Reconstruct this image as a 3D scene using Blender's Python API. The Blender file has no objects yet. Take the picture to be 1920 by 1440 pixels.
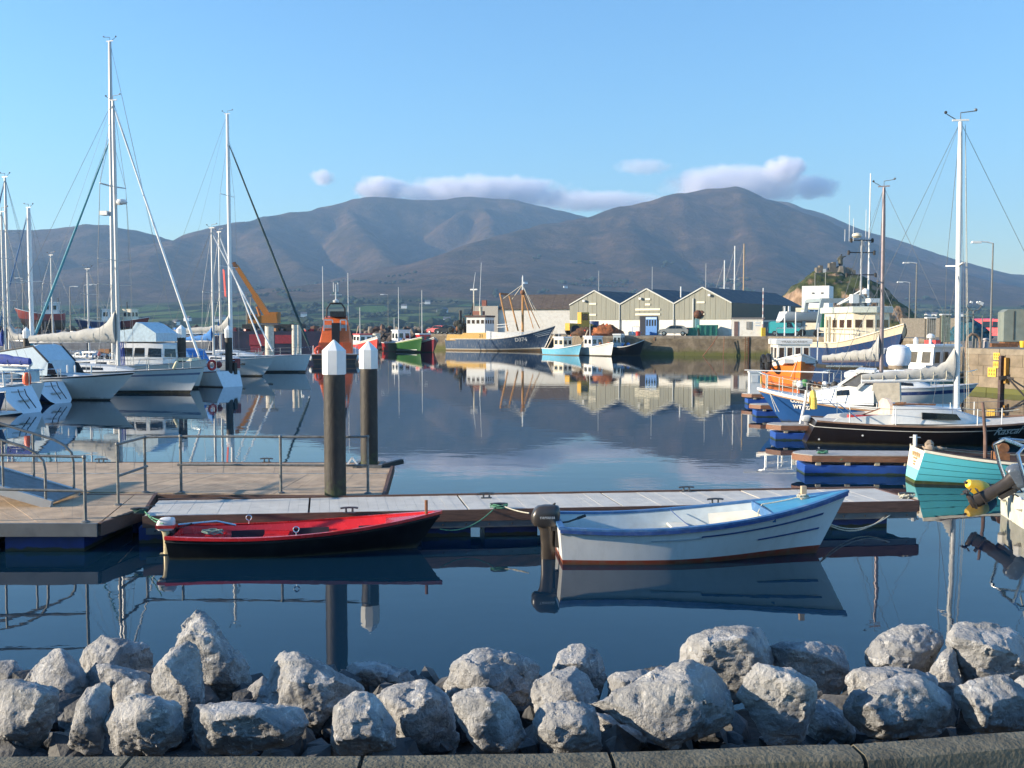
import bpy, bmesh, math, random
import numpy as np
from mathutils import Vector, Matrix, noise
R = math.radians
SC = bpy.context.scene
COL = SC.collection
random.seed(7)
rng = random.Random(11)

# ------------------------------------------------------------------ camera, sky, sun, exposure
CAMH, PITCH, FPX = 3.7, math.atan(108/1884), 1884.0
cam = bpy.data.cameras.new('camera'); cam.sensor_width = 36; cam.lens = 36*FPX/1920
cam.clip_start = .1; cam.clip_end = 30000
camo = bpy.data.objects.new('camera', cam); COL.objects.link(camo)
camo.location = (0, 0, CAMH); camo.rotation_euler = (math.pi/2-PITCH, 0, 0)
SC.camera = camo
SUN_EL, SUN_AZ = R(16), R(-100)            # azimuth from +Y, clockwise: the sun stands on the left, a little behind the camera
sdir = Vector((math.sin(SUN_AZ)*math.cos(SUN_EL), math.cos(SUN_AZ)*math.cos(SUN_EL), math.sin(SUN_EL)))
W = bpy.data.worlds.new('World'); SC.world = W; W.use_nodes = True
wn = W.node_tree.nodes; wl = W.node_tree.links
bg = wn['Background']; sky = wn.new('ShaderNodeTexSky'); sky.sky_type = 'NISHITA'
sky.sun_disc = False; sky.sun_elevation = SUN_EL; sky.sun_rotation = -SUN_AZ          # the texture counts the other way round
sky.air_density = 1.55; sky.dust_density = .0; sky.ozone_density = 7.6; sky.altitude = 0
wl.new(sky.outputs[0], bg.inputs[0]); bg.inputs[1].default_value = .15
sl = bpy.data.lights.new('sun', 'SUN'); sl.energy = 5.0; sl.angle = R(.5); sl.color = (1, .86, .66)
so = bpy.data.objects.new('sun', sl); COL.objects.link(so)
so.rotation_euler = (-sdir).to_track_quat('-Z', 'Y').to_euler()
SC.view_settings.view_transform = 'Standard'; SC.view_settings.look = 'None'
SC.view_settings.exposure = .9; SC.view_settings.gamma = 1
SC.render.engine = 'CYCLES'
cy = SC.cycles
cy.use_denoising = True; cy.max_bounces = 6; cy.diffuse_bounces = 2; cy.glossy_bounces = 3; cy.transmission_bounces = 3
cy.volume_bounces = 8; cy.transparent_max_bounces = 8; cy.use_adaptive_sampling = True; cy.adaptive_threshold = .02
cy.caustics_reflective = False; cy.caustics_refractive = False; cy.sample_clamp_indirect = 4
cy.volume_max_steps = 128; cy.volume_step_rate = 1

# ------------------------------------------------------------------ from pixels of the 1920x1440 photograph to metres
_F = Vector((0, math.cos(PITCH), -math.sin(PITCH))); _U = Vector((0, math.sin(PITCH), math.cos(PITCH)))
def ray(px, py): return _F + Vector(((px-960)/FPX, 0, 0)) + _U*((720-py)/FPX)
def at(px, py, Y):
    d = ray(px, py); return Vector((0, 0, CAMH)) + d*(Y/d.y)
def on(px, py, z=0.):
    d = ray(px, py); return Vector((0, 0, CAMH)) + d*((z-CAMH)/d.z)
def gp(px, Y, z=0.):                      # ground point under pixel column px at distance Y
    zc = Y*_F.y + (z-CAMH)*_F.z; return Vector(((px-960)/FPX*zc, Y, z))
def zat(py, Y): return at(960, py, Y).z

# ------------------------------------------------------------------ materials
MATS = {}
def _ramp(nt, stops, interp='LINEAR'):
    n = nt.nodes.new('ShaderNodeValToRGB'); n.color_ramp.interpolation = interp
    e = n.color_ramp.elements
    while len(e) < len(stops): e.new(.5)
    for q, (p, c) in zip(e, stops): q.position = p; q.color = (*c[:3], 1)
    return n
def mat(name, col, rough=.5, metal=0., var=.12, scale=6., bump=0., bscale=40., dirt=None, damt=.3, dscale=2.5, stretch=(1, 1, 1), spec=.5, coat=0., weed=None):
    """paint / metal / timber: base colour with grain, patches of dirt and fine relief"""
    if name in MATS: return MATS[name]
    m = bpy.data.materials.new(name); m.use_nodes = True; nt = m.node_tree; N, L = nt.nodes, nt.links
    b = N['Principled BSDF']; b.inputs['Roughness'].default_value = rough; b.inputs['Metallic'].default_value = metal
    b.inputs['Specular IOR Level'].default_value = spec; b.inputs['Coat Weight'].default_value = coat
    tc = N.new('ShaderNodeTexCoord'); mp = N.new('ShaderNodeMapping'); mp.inputs['Scale'].default_value = stretch
    L.new(tc.outputs['Object'], mp.inputs[0])
    nz = N.new('ShaderNodeTexNoise'); nz.inputs['Scale'].default_value = scale; nz.inputs['Detail'].default_value = 5
    L.new(mp.outputs[0], nz.inputs['Vector'])
    lo = tuple(max(0, c*(1-var*1.6)) for c in col); hi = tuple(min(1, c*(1+var*1.2)) for c in col)
    r = _ramp(nt, [(.25, lo), (.75, hi)]); L.new(nz.outputs['Fac'], r.inputs[0]); out = r.outputs[0]
    if dirt:
        n2 = N.new('ShaderNodeTexNoise'); n2.inputs['Scale'].default_value = dscale; n2.inputs['Detail'].default_value = 8; n2.inputs['Roughness'].default_value = .7
        L.new(mp.outputs[0], n2.inputs['Vector'])
        r2 = _ramp(nt, [(.5-.0, (0, 0, 0)), (.72, (1, 1, 1))]); L.new(n2.outputs['Fac'], r2.inputs[0])
        ma = N.new('ShaderNodeMath'); ma.operation = 'MULTIPLY'; ma.inputs[1].default_value = damt; L.new(r2.outputs[0], ma.inputs[0])
        mx = N.new('ShaderNodeMix'); mx.data_type = 'RGBA'; L.new(ma.outputs[0], mx.inputs[0]); L.new(out, mx.inputs[6]); mx.inputs[7].default_value = (*dirt, 1); out = mx.outputs[2]
    if weed:                                     # weed and slime up to a ragged line at height weed[0] above the water
        sz = N.new('ShaderNodeSeparateXYZ'); L.new(tc.outputs['Object'], sz.inputs[0])
        n4 = N.new('ShaderNodeTexNoise'); n4.inputs['Scale'].default_value = 7; n4.inputs['Detail'].default_value = 6; L.new(tc.outputs['Object'], n4.inputs['Vector'])
        m4 = N.new('ShaderNodeMath'); m4.operation = 'MULTIPLY_ADD'; L.new(n4.outputs['Fac'], m4.inputs[0]); m4.inputs[1].default_value = -weed[0]*1.6; L.new(sz.outputs['Z'], m4.inputs[2])
        r4 = N.new('ShaderNodeMapRange'); r4.inputs[1].default_value = -weed[0]*.1; r4.inputs[2].default_value = weed[0]*.25; r4.inputs[3].default_value = 1; r4.inputs[4].default_value = 0; L.new(m4.outputs[0], r4.inputs[0])
        x4 = N.new('ShaderNodeMix'); x4.data_type = 'RGBA'; L.new(r4.outputs[0], x4.inputs[0]); L.new(out, x4.inputs[6]); x4.inputs[7].default_value = (*weed[1], 1); out = x4.outputs[2]
    L.new(out, b.inputs['Base Color'])
    rr = N.new('ShaderNodeMapRange'); rr.inputs[3].default_value = max(.02, rough-.08); rr.inputs[4].default_value = min(1, rough+.1)
    L.new(nz.outputs['Fac'], rr.inputs[0]); L.new(rr.outputs[0], b.inputs['Roughness'])
    if bump:
        n3 = N.new('ShaderNodeTexNoise'); n3.inputs['Scale'].default_value = bscale; n3.inputs['Detail'].default_value = 4
        L.new(mp.outputs[0], n3.inputs['Vector'])
        bp = N.new('ShaderNodeBump'); bp.inputs['Strength'].default_value = bump; bp.inputs['Distance'].default_value = .02
        L.new(n3.outputs['Fac'], bp.inputs['Height']); L.new(bp.outputs[0], b.inputs['Normal'])
    MATS[name] = m; return m
def hullmat(name, bands, rough=.3, dirt=(.25, .16, .09), damt=.15, streak=True):
    """paint scheme of a hull: bands = [(v from, colour)], v = 0 at the waterline and 1 at the sheer (UV of the hull)"""
    if name in MATS: return MATS[name]
    m = bpy.data.materials.new(name); m.use_nodes = True; nt = m.node_tree; N, L = nt.nodes, nt.links
    b = N['Principled BSDF']; b.inputs['Roughness'].default_value = rough
    uv = N.new('ShaderNodeUVMap'); uv.uv_map = 'UVMap'; sp = N.new('ShaderNodeSeparateXYZ'); L.new(uv.outputs[0], sp.inputs[0])
    mr = N.new('ShaderNodeMapRange'); mr.inputs[1].default_value = -.5; mr.inputs[2].default_value = 1.; L.new(sp.outputs['Y'], mr.inputs[0])
    r = _ramp(nt, [(max(0, min(1, (v+.5)/1.5)), c) for v, c in bands], 'CONSTANT'); L.new(mr.outputs[0], r.inputs[0])
    tc = N.new('ShaderNodeTexCoord'); mp = N.new('ShaderNodeMapping'); mp.inputs['Scale'].default_value = (3, 3, .6) if streak else (1.5, 1.5, 1.5)
    L.new(tc.outputs['Object'], mp.inputs[0])
    n2 = N.new('ShaderNodeTexNoise'); n2.inputs['Scale'].default_value = 1.6; n2.inputs['Detail'].default_value = 9; n2.inputs['Roughness'].default_value = .7
    L.new(mp.outputs[0], n2.inputs['Vector'])
    r2 = _ramp(nt, [(.48, (0, 0, 0)), (.7, (1, 1, 1))]); L.new(n2.outputs['Fac'], r2.inputs[0])
    ma = N.new('ShaderNodeMath'); ma.operation = 'MULTIPLY'; ma.inputs[1].default_value = damt; L.new(r2.outputs[0], ma.inputs[0])
    mx = N.new('ShaderNodeMix'); mx.data_type = 'RGBA'; L.new(ma.outputs[0], mx.inputs[0]); L.new(r.outputs[0], mx.inputs[6]); mx.inputs[7].default_value = (*dirt, 1)
    sc = N.new('ShaderNodeMath'); sc.operation = 'MULTIPLY_ADD'; L.new(n2.outputs['Fac'], sc.inputs[0]); sc.inputs[1].default_value = -.22; L.new(sp.outputs['Y'], sc.inputs[2])     # scum at the waterline
    s2 = N.new('ShaderNodeMapRange'); s2.inputs[1].default_value = -.10; s2.inputs[2].default_value = .02; s2.inputs[3].default_value = .75; s2.inputs[4].default_value = 0; L.new(sc.outputs[0], s2.inputs[0])
    mw = N.new('ShaderNodeMix'); mw.data_type = 'RGBA'; L.new(s2.outputs[0], mw.inputs[0]); L.new(mx.outputs[2], mw.inputs[6]); mw.inputs[7].default_value = (.07, .06, .03, 1)
    L.new(mw.outputs[2], b.inputs['Base Color'])
    n3 = N.new('ShaderNodeTexNoise'); n3.inputs['Scale'].default_value = 3; L.new(tc.outputs['Object'], n3.inputs['Vector'])
    bp = N.new('ShaderNodeBump'); bp.inputs['Strength'].default_value = .12; bp.inputs['Distance'].default_value = .03
    L.new(n3.outputs['Fac'], bp.inputs['Height']); L.new(bp.outputs[0], b.inputs['Normal'])
    MATS[name] = m; return m

WHITE = mat('white gelcoat', (.72, .72, .70), .32, var=.05, dirt=(.45, .42, .35), damt=.25)
CREAM = mat('cream paint', (.74, .66, .50), .4, var=.06, dirt=(.42, .28, .15), damt=.35)
GREYP = mat('pale grey deck paint', (.50, .52, .53), .55, var=.08, dirt=(.3, .28, .24), damt=.3)
GLASS = mat('dark window glass', (.012, .015, .018), .06, var=.2, spec=.6)
BROWNGLASS = mat('brown tinted window', (.05, .028, .02), .08, var=.3, spec=.6)
CHROME = mat('stainless steel', (.62, .63, .64), .25, 1., var=.08)
GALV = mat('galvanised steel', (.20, .20, .19), .55, .5, var=.25, scale=14, bump=.15)
ALU = mat('anodised mast alloy', (.48, .48, .48), .38, .35, var=.06)
MASTW = mat('white painted spar', (.78, .78, .76), .35, var=.05)
MASTB = mat('dull bronze spar', (.22, .18, .19), .35, .3, var=.1)
WIRE = mat('rigging wire', (.20, .21, .22), .45, .5, var=.1)
ROPE = mat('pale rope', (.55, .52, .42), .9, var=.25, scale=30, bump=.4, bscale=120)
GROPE = mat('green rope', (.10, .28, .17), .9, var=.3, scale=30, bump=.4, bscale=120)
BLACK = mat('black rubber', (.012, .012, .013), .6, var=.3)
DARK = mat('dark gear', (.035, .032, .03), .6, var=.4, bump=.3)
RUST = mat('rusty steel', (.24, .105, .045), .8, var=.4, scale=8, bump=.4, dirt=(.07, .035, .02), damt=.6)
TEAK = mat('varnished wood', (.26, .12, .05), .4, var=.25, stretch=(1, 12, 12))
SAILC = mat('grey sail cloth', (.44, .43, .40), .8, var=.1, bump=.5, bscale=7)
SAILB = mat('navy sail cover', (.03, .06, .28), .8, var=.2, bump=.5, bscale=7)
BLUEC = mat('blue canvas', (.05, .20, .50), .8, var=.15, bump=.4, bscale=6)
REDP = mat('red paint', (.55, .035, .03), .35, var=.1, dirt=(.2, .03, .02), damt=.25)
ORANGEP = mat('rescue orange paint', (.85, .16, .03), .4, var=.08)
YELLOWP = mat('yellow paint', (.80, .50, .04), .45, var=.1, dirt=(.3, .15, .04), damt=.3)
BUOYO = mat('orange plastic', (.85, .12, .04), .45, var=.1)
FEND = mat('white fender', (.75, .74, .70), .5, var=.08)

# ------------------------------------------------------------------ mesh building
class MB:
    def __init__(s): s.v = []; s.f = []; s.m = []; s.uv = {}
    def add(s, vs, fs, mi=0):
        o = len(s.v); s.v += [tuple(v) for v in vs]
        for f in fs: s.f.append(tuple(i+o for i in f)); s.m.append(mi)
        return s
    def box(s, c, d, rz=0., mi=0, taper=1., rot=None):
        x, y, z = d[0]/2, d[1]/2, d[2]/2
        p = [(-x, -y, -z), (x, -y, -z), (x, y, -z), (-x, y, -z), (-x*taper, -y*taper, z), (x*taper, -y*taper, z), (x*taper, y*taper, z), (-x*taper, y*taper, z)]
        M = rot if rot is not None else Matrix.Rotation(rz, 3, 'Z')
        c = Vector(c)
        return s.add([c + M @ Vector(q) for q in p], [(3, 2, 1, 0), (4, 5, 6, 7), (0, 1, 5, 4), (1, 2, 6, 5), (2, 3, 7, 6), (3, 0, 4, 7)], mi)
    def bar(s, a, b, w, h=None, mi=0, up=(0, 0, 1)):
        a, b = Vector(a), Vector(b); h = w if h is None else h
        d = (b-a).normalized(); u = Vector(up)
        if abs(d.dot(u)) > .98: u = Vector((1, 0, 0))
        x = d.cross(u).normalized()*w/2; y = x.cross(d).normalized()*h/2
        return s.add([a-x-y, a+x-y, a+x+y, a-x+y, b-x-y, b+x-y, b+x+y, b-x+y], [(0, 1, 2, 3), (7, 6, 5, 4), (1, 0, 4, 5), (2, 1, 5, 6), (3, 2, 6, 7), (0, 3, 7, 4)], mi)
    def tube(s, pts, r, n=6, mi=0, r2=None, cap=True):
        pts = [Vector(p) for p in pts]; k = len(pts); rings = []
        pu = None
        for i, p in enumerate(pts):
            d = (pts[min(i+1, k-1)]-pts[max(i-1, 0)]).normalized()
            u = pu if pu is not None else (Vector((0, 0, 1)) if abs(d.z) < .9 else Vector((1, 0, 0)))
            x = d.cross(u)
            if x.length < 1e-4: x = d.cross(Vector((1, 0, 0)))
            x.normalize(); y = x.cross(d).normalized(); pu = y
            q = r if r2 is None else (r+(r2-r)*i/(k-1))
            if isinstance(r, (list, tuple)): q = r[i]
            rings.append([p + x*q*math.cos(2*math.pi*j/n) + y*q*math.sin(2*math.pi*j/n) for j in range(n)])
        return s.loft(rings, mi, cap)
    def loft(s, rings, mi=0, cap=True, closed=True):
        n = len(rings[0]); vs = [v for r_ in rings for v in r_]; fs = []
        for i in range(len(rings)-1):
            for j in range(n if closed else n-1):
                k = (j+1) % n; fs.append((i*n+j, i*n+k, (i+1)*n+k, (i+1)*n+j))
        if cap: fs.append(tuple(range(n-1, -1, -1))); fs.append(tuple((len(rings)-1)*n+j for j in range(n)))
        return s.add(vs, fs, mi)
    def lathe(s, prof, c=(0, 0, 0), n=16, mi=0, rot=None, cap=True):
        c = Vector(c); M = rot if rot is not None else Matrix.Identity(3)
        return s.loft([[c + M @ Vector((r*math.cos(2*math.pi*j/n), r*math.sin(2*math.pi*j/n), z)) for j in range(n)] for r, z in prof], mi, cap)
    def prism(s, poly, ax, a0, a1, mi=0):
        """poly of 2D points extruded along axis ax ('x','y','z') from a0 to a1"""
        f = {'z': lambda p, a: (p[0], p[1], a), 'y': lambda p, a: (p[0], a, p[1]), 'x': lambda p, a: (a, p[0], p[1])}[ax]
        return s.loft([[f(p, a0) for p in poly], [f(p, a1) for p in poly]], mi)
    def ball(s, c, r, mi=0, n=10, sz=1.):
        prof = [(max(1e-3, r*math.sin(math.pi*i/6)), -r*sz*math.cos(math.pi*i/6)) for i in range(7)]
        return s.lathe(prof, c, n, mi)
    def build(s, name, mats, parent=None, smooth=35, xf=None):
        me = bpy.data.meshes.new(name); v = s.v
        if xf is not None: v = [tuple(xf @ Vector(q)) for q in v]
        me.from_pydata(v, [], s.f)
        if not isinstance(mats, (list, tuple)): mats = [mats]
        for m in mats: me.materials.append(m)
        if len(mats) > 1: me.polygons.foreach_set('material_index', s.m)
        b = bmesh.new(); b.from_mesh(me); bmesh.ops.recalc_face_normals(b, faces=b.faces); b.to_mesh(me); b.free()
        if smooth:
            me.polygons.foreach_set('use_smooth', [True]*len(me.polygons)); me.set_sharp_from_angle(angle=R(smooth))
        return link(name, me, parent)
def link(name, me, parent=None):
    o = bpy.data.objects.new(name, me); COL.objects.link(o)
    if parent is not None: o.parent = parent
    return o
def tag(o, label=None, cat=None, group=None, kind=None):
    if label: o['label'] = label
    if cat: o['category'] = cat
    if group: o['group'] = group
    if kind: o['kind'] = kind
    return o
def thing(name, label, cat, loc=(0, 0, 0), rz=0., group=None):
    o = bpy.data.objects.new(name, None); COL.objects.link(o); o.location = loc; o.rotation_euler = (0, 0, rz)
    return tag(o, label, cat, group)
def dup(root, label=None):
    """copy of a thing with its parts and sub-parts"""
    c = root.copy(); COL.objects.link(c)
    if label: c['label'] = label
    for ch in [o for o in root.children]:
        d = ch.copy(); COL.objects.link(d); d.parent = c
        for g in [o for o in ch.children]:
            e = g.copy(); COL.objects.link(e); e.parent = d
    return c
def one(name, mesh_or_cb, mats, label, cat, loc=(0, 0, 0), rz=0., group=None, smooth=35):
    o = mesh_or_cb.build(name, mats, None, smooth); o.location = loc; o.rotation_euler = (0, 0, rz)
    return tag(o, label, cat, group)
def textmesh(s, size, shear=0., bold=0.):
    c = bpy.data.curves.new('lettering', 'FONT'); c.body = s; c.size = size; c.align_x = 'CENTER'; c.align_y = 'CENTER'; c.shear = shear; c.offset = bold; c.resolution_u = 2
    o = bpy.data.objects.new('lettering', c); COL.objects.link(o)
    dg = bpy.context.evaluated_depsgraph_get(); me = bpy.data.meshes.new_from_object(o.evaluated_get(dg))
    bpy.data.objects.remove(o); bpy.data.curves.remove(c); return me
def sag(a, b, drop, n=10):
    a, b = Vector(a), Vector(b); return [a.lerp(b, i/n) - Vector((0, 0, drop*4*(i/n)*(1-i/n))) for i in range(n+1)]
# ------------------------------------------------------------------ water, hills, air, clouds
def seg_field(X, Y, pts, w, lobes=1.):
    """tent of ground along a crest polyline of points (x, y, z): height at every grid point"""
    best = np.full(X.shape, -1e9)
    for a, b in zip(pts[:-1], pts[1:]):
        a = np.array(a); b = np.array(b); d = b[:2]-a[:2]; L2 = (d*d).sum()
        t = np.clip(((X-a[0])*d[0]+(Y-a[1])*d[1])/L2, 0, 1)
        dx = X-(a[0]+t*d[0]); dy = Y-(a[1]+t*d[1]); u = np.sqrt(dx*dx+dy*dy)/w
        z = a[2]+(b[2]-a[2])*t
        best = np.maximum(best, z*np.exp(-np.power(u, 1.35)))
    return best
def crest(l): return [tuple(at(px, py, Y)) for px, py, Y in l]
CRESTS = [
 (crest([(-500, 470, 3300), (-250, 455, 3300), (-100, 441, 3300), (0, 435, 3300), (110, 425, 3300), (190, 420, 3250), (240, 431, 3350), (300, 445, 3500)]), 620),
 (crest([(228, 556, 2300), (240, 520, 2500), (290, 478, 2800), (345, 452, 3100), (420, 425, 3400), (520, 405, 3600), (620, 385, 3800), (700, 369, 3900), (765, 377, 3950), (830, 378, 4000), (880, 371, 4100), (950, 374, 4100), (1010, 387, 4100), (1090, 406, 4200), (1200, 430, 4300)]), 560),
 (crest([(640, 386, 3800), (675, 412, 3550), (705, 450, 3200), (735, 500, 2850), (768, 552, 2450)]), 300),
 (crest([(420, 425, 3400), (405, 480, 2950), (370, 540, 2350)]), 420),
 (crest([(110, 425, 3300), (70, 480, 2800), (30, 540, 2250)]), 420), (crest([(-60, 440, 3300), (-120, 500, 2700), (-150, 545, 2200)]), 380),
 (crest([(500, 405, 3550), (520, 450, 3200), (560, 500, 2850), (585, 550, 2500)]), 400),
 (crest([(845, 415, 3650), (880, 398, 3750), (920, 388, 3800), (990, 402, 3900), (1060, 410, 4000)]), 330),
 (crest([(920, 388, 3800), (925, 420, 3500), (935, 455, 3250)]), 260),
 (crest([(740, 566, 1850), (775, 545, 2000), (850, 492, 2400), (950, 448, 2700), (1090, 404, 3000), (1200, 379, 3100), (1270, 360, 3150), (1325, 352, 3200), (1372, 354, 3200), (1408, 368, 3250), (1470, 420, 3200), (1540, 470, 3100), (1640, 530, 2900)]), 620),
 (crest([(1372, 354, 3200), (1400, 420, 2850), (1425, 490, 2450), (1430, 545, 2100)]), 330),
 (crest([(1180, 384, 3100), (1190, 440, 2700), (1200, 500, 2350), (1180, 552, 2000)]), 320),
 (crest([(1400, 376, 4000), (1450, 377, 4000), (1500, 392, 4000), (1550, 416, 3950), (1575, 430, 3950), (1602, 434, 3950), (1650, 474, 3900), (1700, 487, 3850), (1760, 499, 3800), (1850, 512, 3800), (1920, 519, 3800), (2100, 538, 3800), (2500, 560, 3800)]), 700),
]
def fbm(x, y, o=5, h=.9): return noise.fractal(Vector((x, y, .37)), h, 2.1, o)
def make_hills():
    pxs = np.linspace(-560, 2480, 460); rs = np.concatenate([np.linspace(860, 2000, 70), np.linspace(2020, 4450, 120)])
    A = (pxs-960)/FPX; RR, AA = np.meshgrid(rs, A, indexing='ij'); X = AA*RR; Y = RR
    base = np.interp(RR, [860, 900, 1250, 1800, 2300, 3000, 4450], [-2.5, .6, 7, 30, 62, 80, 60])
    F = np.array([[fbm(X[i, j]/520, Y[i, j]/520) for j in range(X.shape[1])] for i in range(X.shape[0])])
    G = np.array([[noise.ridged_multi_fractal(Vector((X[i, j]/300, Y[i, j]/420, 4.2)), 1., 2.1, 4, 1., 2.) for j in range(X.shape[1])] for i in range(X.shape[0])])
    Hh = base.copy()
    for pts, w in CRESTS:
        Hh = np.maximum(Hh, seg_field(X+F*60, Y+G*28, pts, w)*np.clip((RR-900)/800, 0, 1)**.8)
    k = np.clip((Hh-25)/160, 0, 1)
    for _ in range(2):
        P = np.pad(Hh, 1, mode='edge'); Hh = (P[1:-1, 1:-1]*2+P[:-2, 1:-1]+P[2:, 1:-1]+P[1:-1, :-2]+P[1:-1, 2:])/6
    Hh += k*(F*12 + (G-1.2)*8) + (1-k)*np.clip((RR-900)/400, 0, 1)*F*3
    nr, nc = X.shape
    me = bpy.data.meshes.new('hills')
    v = np.stack([X.ravel(), Y.ravel(), Hh.ravel()], 1)
    idx = np.arange(nr*nc).reshape(nr, nc)
    f = np.stack([idx[:-1, :-1].ravel(), idx[:-1, 1:].ravel(), idx[1:, 1:].ravel(), idx[1:, :-1].ravel()], 1)
    me.from_pydata(v.tolist(), [], f.tolist()); me.polygons.foreach_set('use_smooth', [True]*len(me.polygons))
    m = bpy.data.materials.new('moorland and fields'); m.use_nodes = True; nt = m.node_tree; N, L = nt.nodes, nt.links; b = N['Principled BSDF']; b.inputs['Roughness'].default_value = .95; b.inputs['Specular IOR Level'].default_value = .05
    tc = N.new('ShaderNodeTexCoord')
    def nz(scale, det=6, ro=.6, st=(1, 1, 1)):
        mp = N.new('ShaderNodeMapping'); mp.inputs['Scale'].default_value = st; L.new(tc.outputs['Object'], mp.inputs[0])
        n = N.new('ShaderNodeTexNoise'); n.inputs['Scale'].default_value = scale; n.inputs['Detail'].default_value = det; n.inputs['Roughness'].default_value = ro; L.new(mp.outputs[0], n.inputs['Vector']); return n.outputs['Fac']
    def mix(f, a, c):
        x = N.new('ShaderNodeMix'); x.data_type = 'RGBA'; L.new(f, x.inputs[0]); L.new(a, x.inputs[6]); L.new(c, x.inputs[7]); return x.outputs[2]
    moor = _ramp(nt, [(.32, (.016, .015, .009)), (.43, (.044, .034, .020)), (.52, (.078, .051, .031)), (.60, (.145, .090, .054)), (.70, (.115, .088, .040))]); L.new(nz(.012, 10, .68), moor.inputs[0])
    big = _ramp(nt, [(.4, (.040, .036, .019)), (.6, (.105, .064, .040))]); L.new(nz(.0028, 4), big.inputs[0])
    hm = N.new('ShaderNodeMix'); hm.data_type = 'RGBA'; hm.inputs[0].default_value = .35; L.new(moor.outputs[0], hm.inputs[6]); L.new(big.outputs[0], hm.inputs[7])
    vo = N.new('ShaderNodeTexVoronoi'); vo.inputs['Scale'].default_value = .0105; mp = N.new('ShaderNodeMapping'); mp.inputs['Scale'].default_value = (1, .75, 0); mp.inputs['Rotation'].default_value = (0, 0, .4); L.new(tc.outputs['Object'], mp.inputs[0]); L.new(mp.outputs[0], vo.inputs['Vector'])
    sx = N.new('ShaderNodeSeparateColor'); L.new(vo.outputs['Color'], sx.inputs[0])
    fld = _ramp(nt, [(0, (.035, .075, .022)), (.25, (.075, .14, .035)), (.5, (.05, .10, .03)), (.7, (.13, .17, .05)), (.88, (.16, .14, .06)), (1, (.04, .085, .03))]); L.new(sx.outputs[0], fld.inputs[0])
    ve = N.new('ShaderNodeTexVoronoi'); ve.feature = 'DISTANCE_TO_EDGE'; ve.inputs['Scale'].default_value = .0105; L.new(mp.outputs[0], ve.inputs['Vector'])
    hed = _ramp(nt, [(.05, (1, 1, 1)), (.10, (0, 0, 0))]); L.new(ve.outputs['Distance'], hed.inputs[0])
    hc = N.new('ShaderNodeRGB'); hc.outputs[0].default_value = (.016, .030, .014, 1)
    fields = mix(hed.outputs[0], fld.outputs[0], hc.outputs[0])
    wd = _ramp(nt, [(.56, (0, 0, 0)), (.62, (1, 1, 1))]); L.new(nz(.006, 6), wd.inputs[0]); fields = mix(wd.outputs[0], fields, hc.outputs[0])
    sz = N.new('ShaderNodeSeparateXYZ'); L.new(tc.outputs['Object'], sz.inputs[0])
    ad = N.new('ShaderNodeMath'); ad.operation = 'MULTIPLY_ADD'; L.new(nz(.004, 5), ad.inputs[0]); ad.inputs[1].default_value = -90; L.new(sz.outputs['Z'], ad.inputs[2])
    hz = N.new('ShaderNodeMapRange'); hz.inputs[1].default_value = -14; hz.inputs[2].default_value = 10; L.new(ad.outputs[0], hz.inputs[0])
    L.new(mix(hz.outputs[0], fields, hm.outputs[2]), b.inputs['Base Color'])
    bp = N.new('ShaderNodeBump'); bp.inputs['Strength'].default_value = 1.; bp.inputs['Distance'].default_value = 18; L.new(nz(.016, 10, .68), bp.inputs['Height']); L.new(bp.outputs[0], b.inputs['Normal'])
    me.materials.append(m)
    o = link('hills', me); tag(o, kind='structure')
    return X, Y, Hh
HX, HY, HZ = make_hills()
_hA = HX[0]/HY[0]; _hR = HY[:, 0]
def hill_z(x, y):
    i = int(np.clip(np.searchsorted(_hR, y), 1, len(_hR)-1)); j = int(np.clip(np.searchsorted(_hA, x/y), 1, len(_hA)-1)); return float(HZ[i, j])

def make_water():
    me = bpy.data.meshes.new('water'); xs = 3300
    me.from_pydata([(-xs, -6, 0), (xs, -6, 0), (xs, 1100, 0), (-xs, 1100, 0)], [], [(0, 1, 2, 3)])
    m = bpy.data.materials.new('calm harbour water'); m.use_nodes = True; nt = m.node_tree; N, L = nt.nodes, nt.links; b = N['Principled BSDF']
    b.inputs['Base Color'].default_value = (.0035, .020, .040, 1); b.inputs['Roughness'].default_value = .012; b.inputs['IOR'].default_value = 1.333
    tc = N.new('ShaderNodeTexCoord'); hs = []
    for sc, st, am in ((.55, (1, 1.7, 1), 1.), (2.6, (1, 1.4, 1), .22)):
        mp = N.new('ShaderNodeMapping'); mp.inputs['Scale'].default_value = st; L.new(tc.outputs['Object'], mp.inputs[0])
        n = N.new('ShaderNodeTexNoise'); n.inputs['Scale'].default_value = sc; n.inputs['Detail'].default_value = 2.5; L.new(mp.outputs[0], n.inputs['Vector'])
        mu = N.new('ShaderNodeMath'); mu.operation = 'MULTIPLY'; mu.inputs[1].default_value = am; L.new(n.outputs['Fac'], mu.inputs[0]); hs.append(mu)
    ad = N.new('ShaderNodeMath'); ad.operation = 'ADD'; L.new(hs[0].outputs[0], ad.inputs[0]); L.new(hs[1].outputs[0], ad.inputs[1])
    bp = N.new('ShaderNodeBump'); bp.inputs['Strength'].default_value = .55; bp.inputs['Distance'].default_value = .0055; L.new(ad.outputs[0], bp.inputs['Height']); L.new(bp.outputs[0], b.inputs['Normal'])
    me.materials.append(m); tag(link('water', me), kind='structure')
    sb = bpy.data.meshes.new('sea_bed'); sb.from_pydata([(-xs, -8, -4), (xs, -8, -4), (xs, 1100, -4), (-xs, 1100, -4)], [], [(0, 1, 2, 3)]); sb.materials.append(mat('harbour mud', (.05, .045, .035), .9, var=.3, scale=.4)); tag(link('sea_bed', sb), kind='structure')
make_water()

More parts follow.
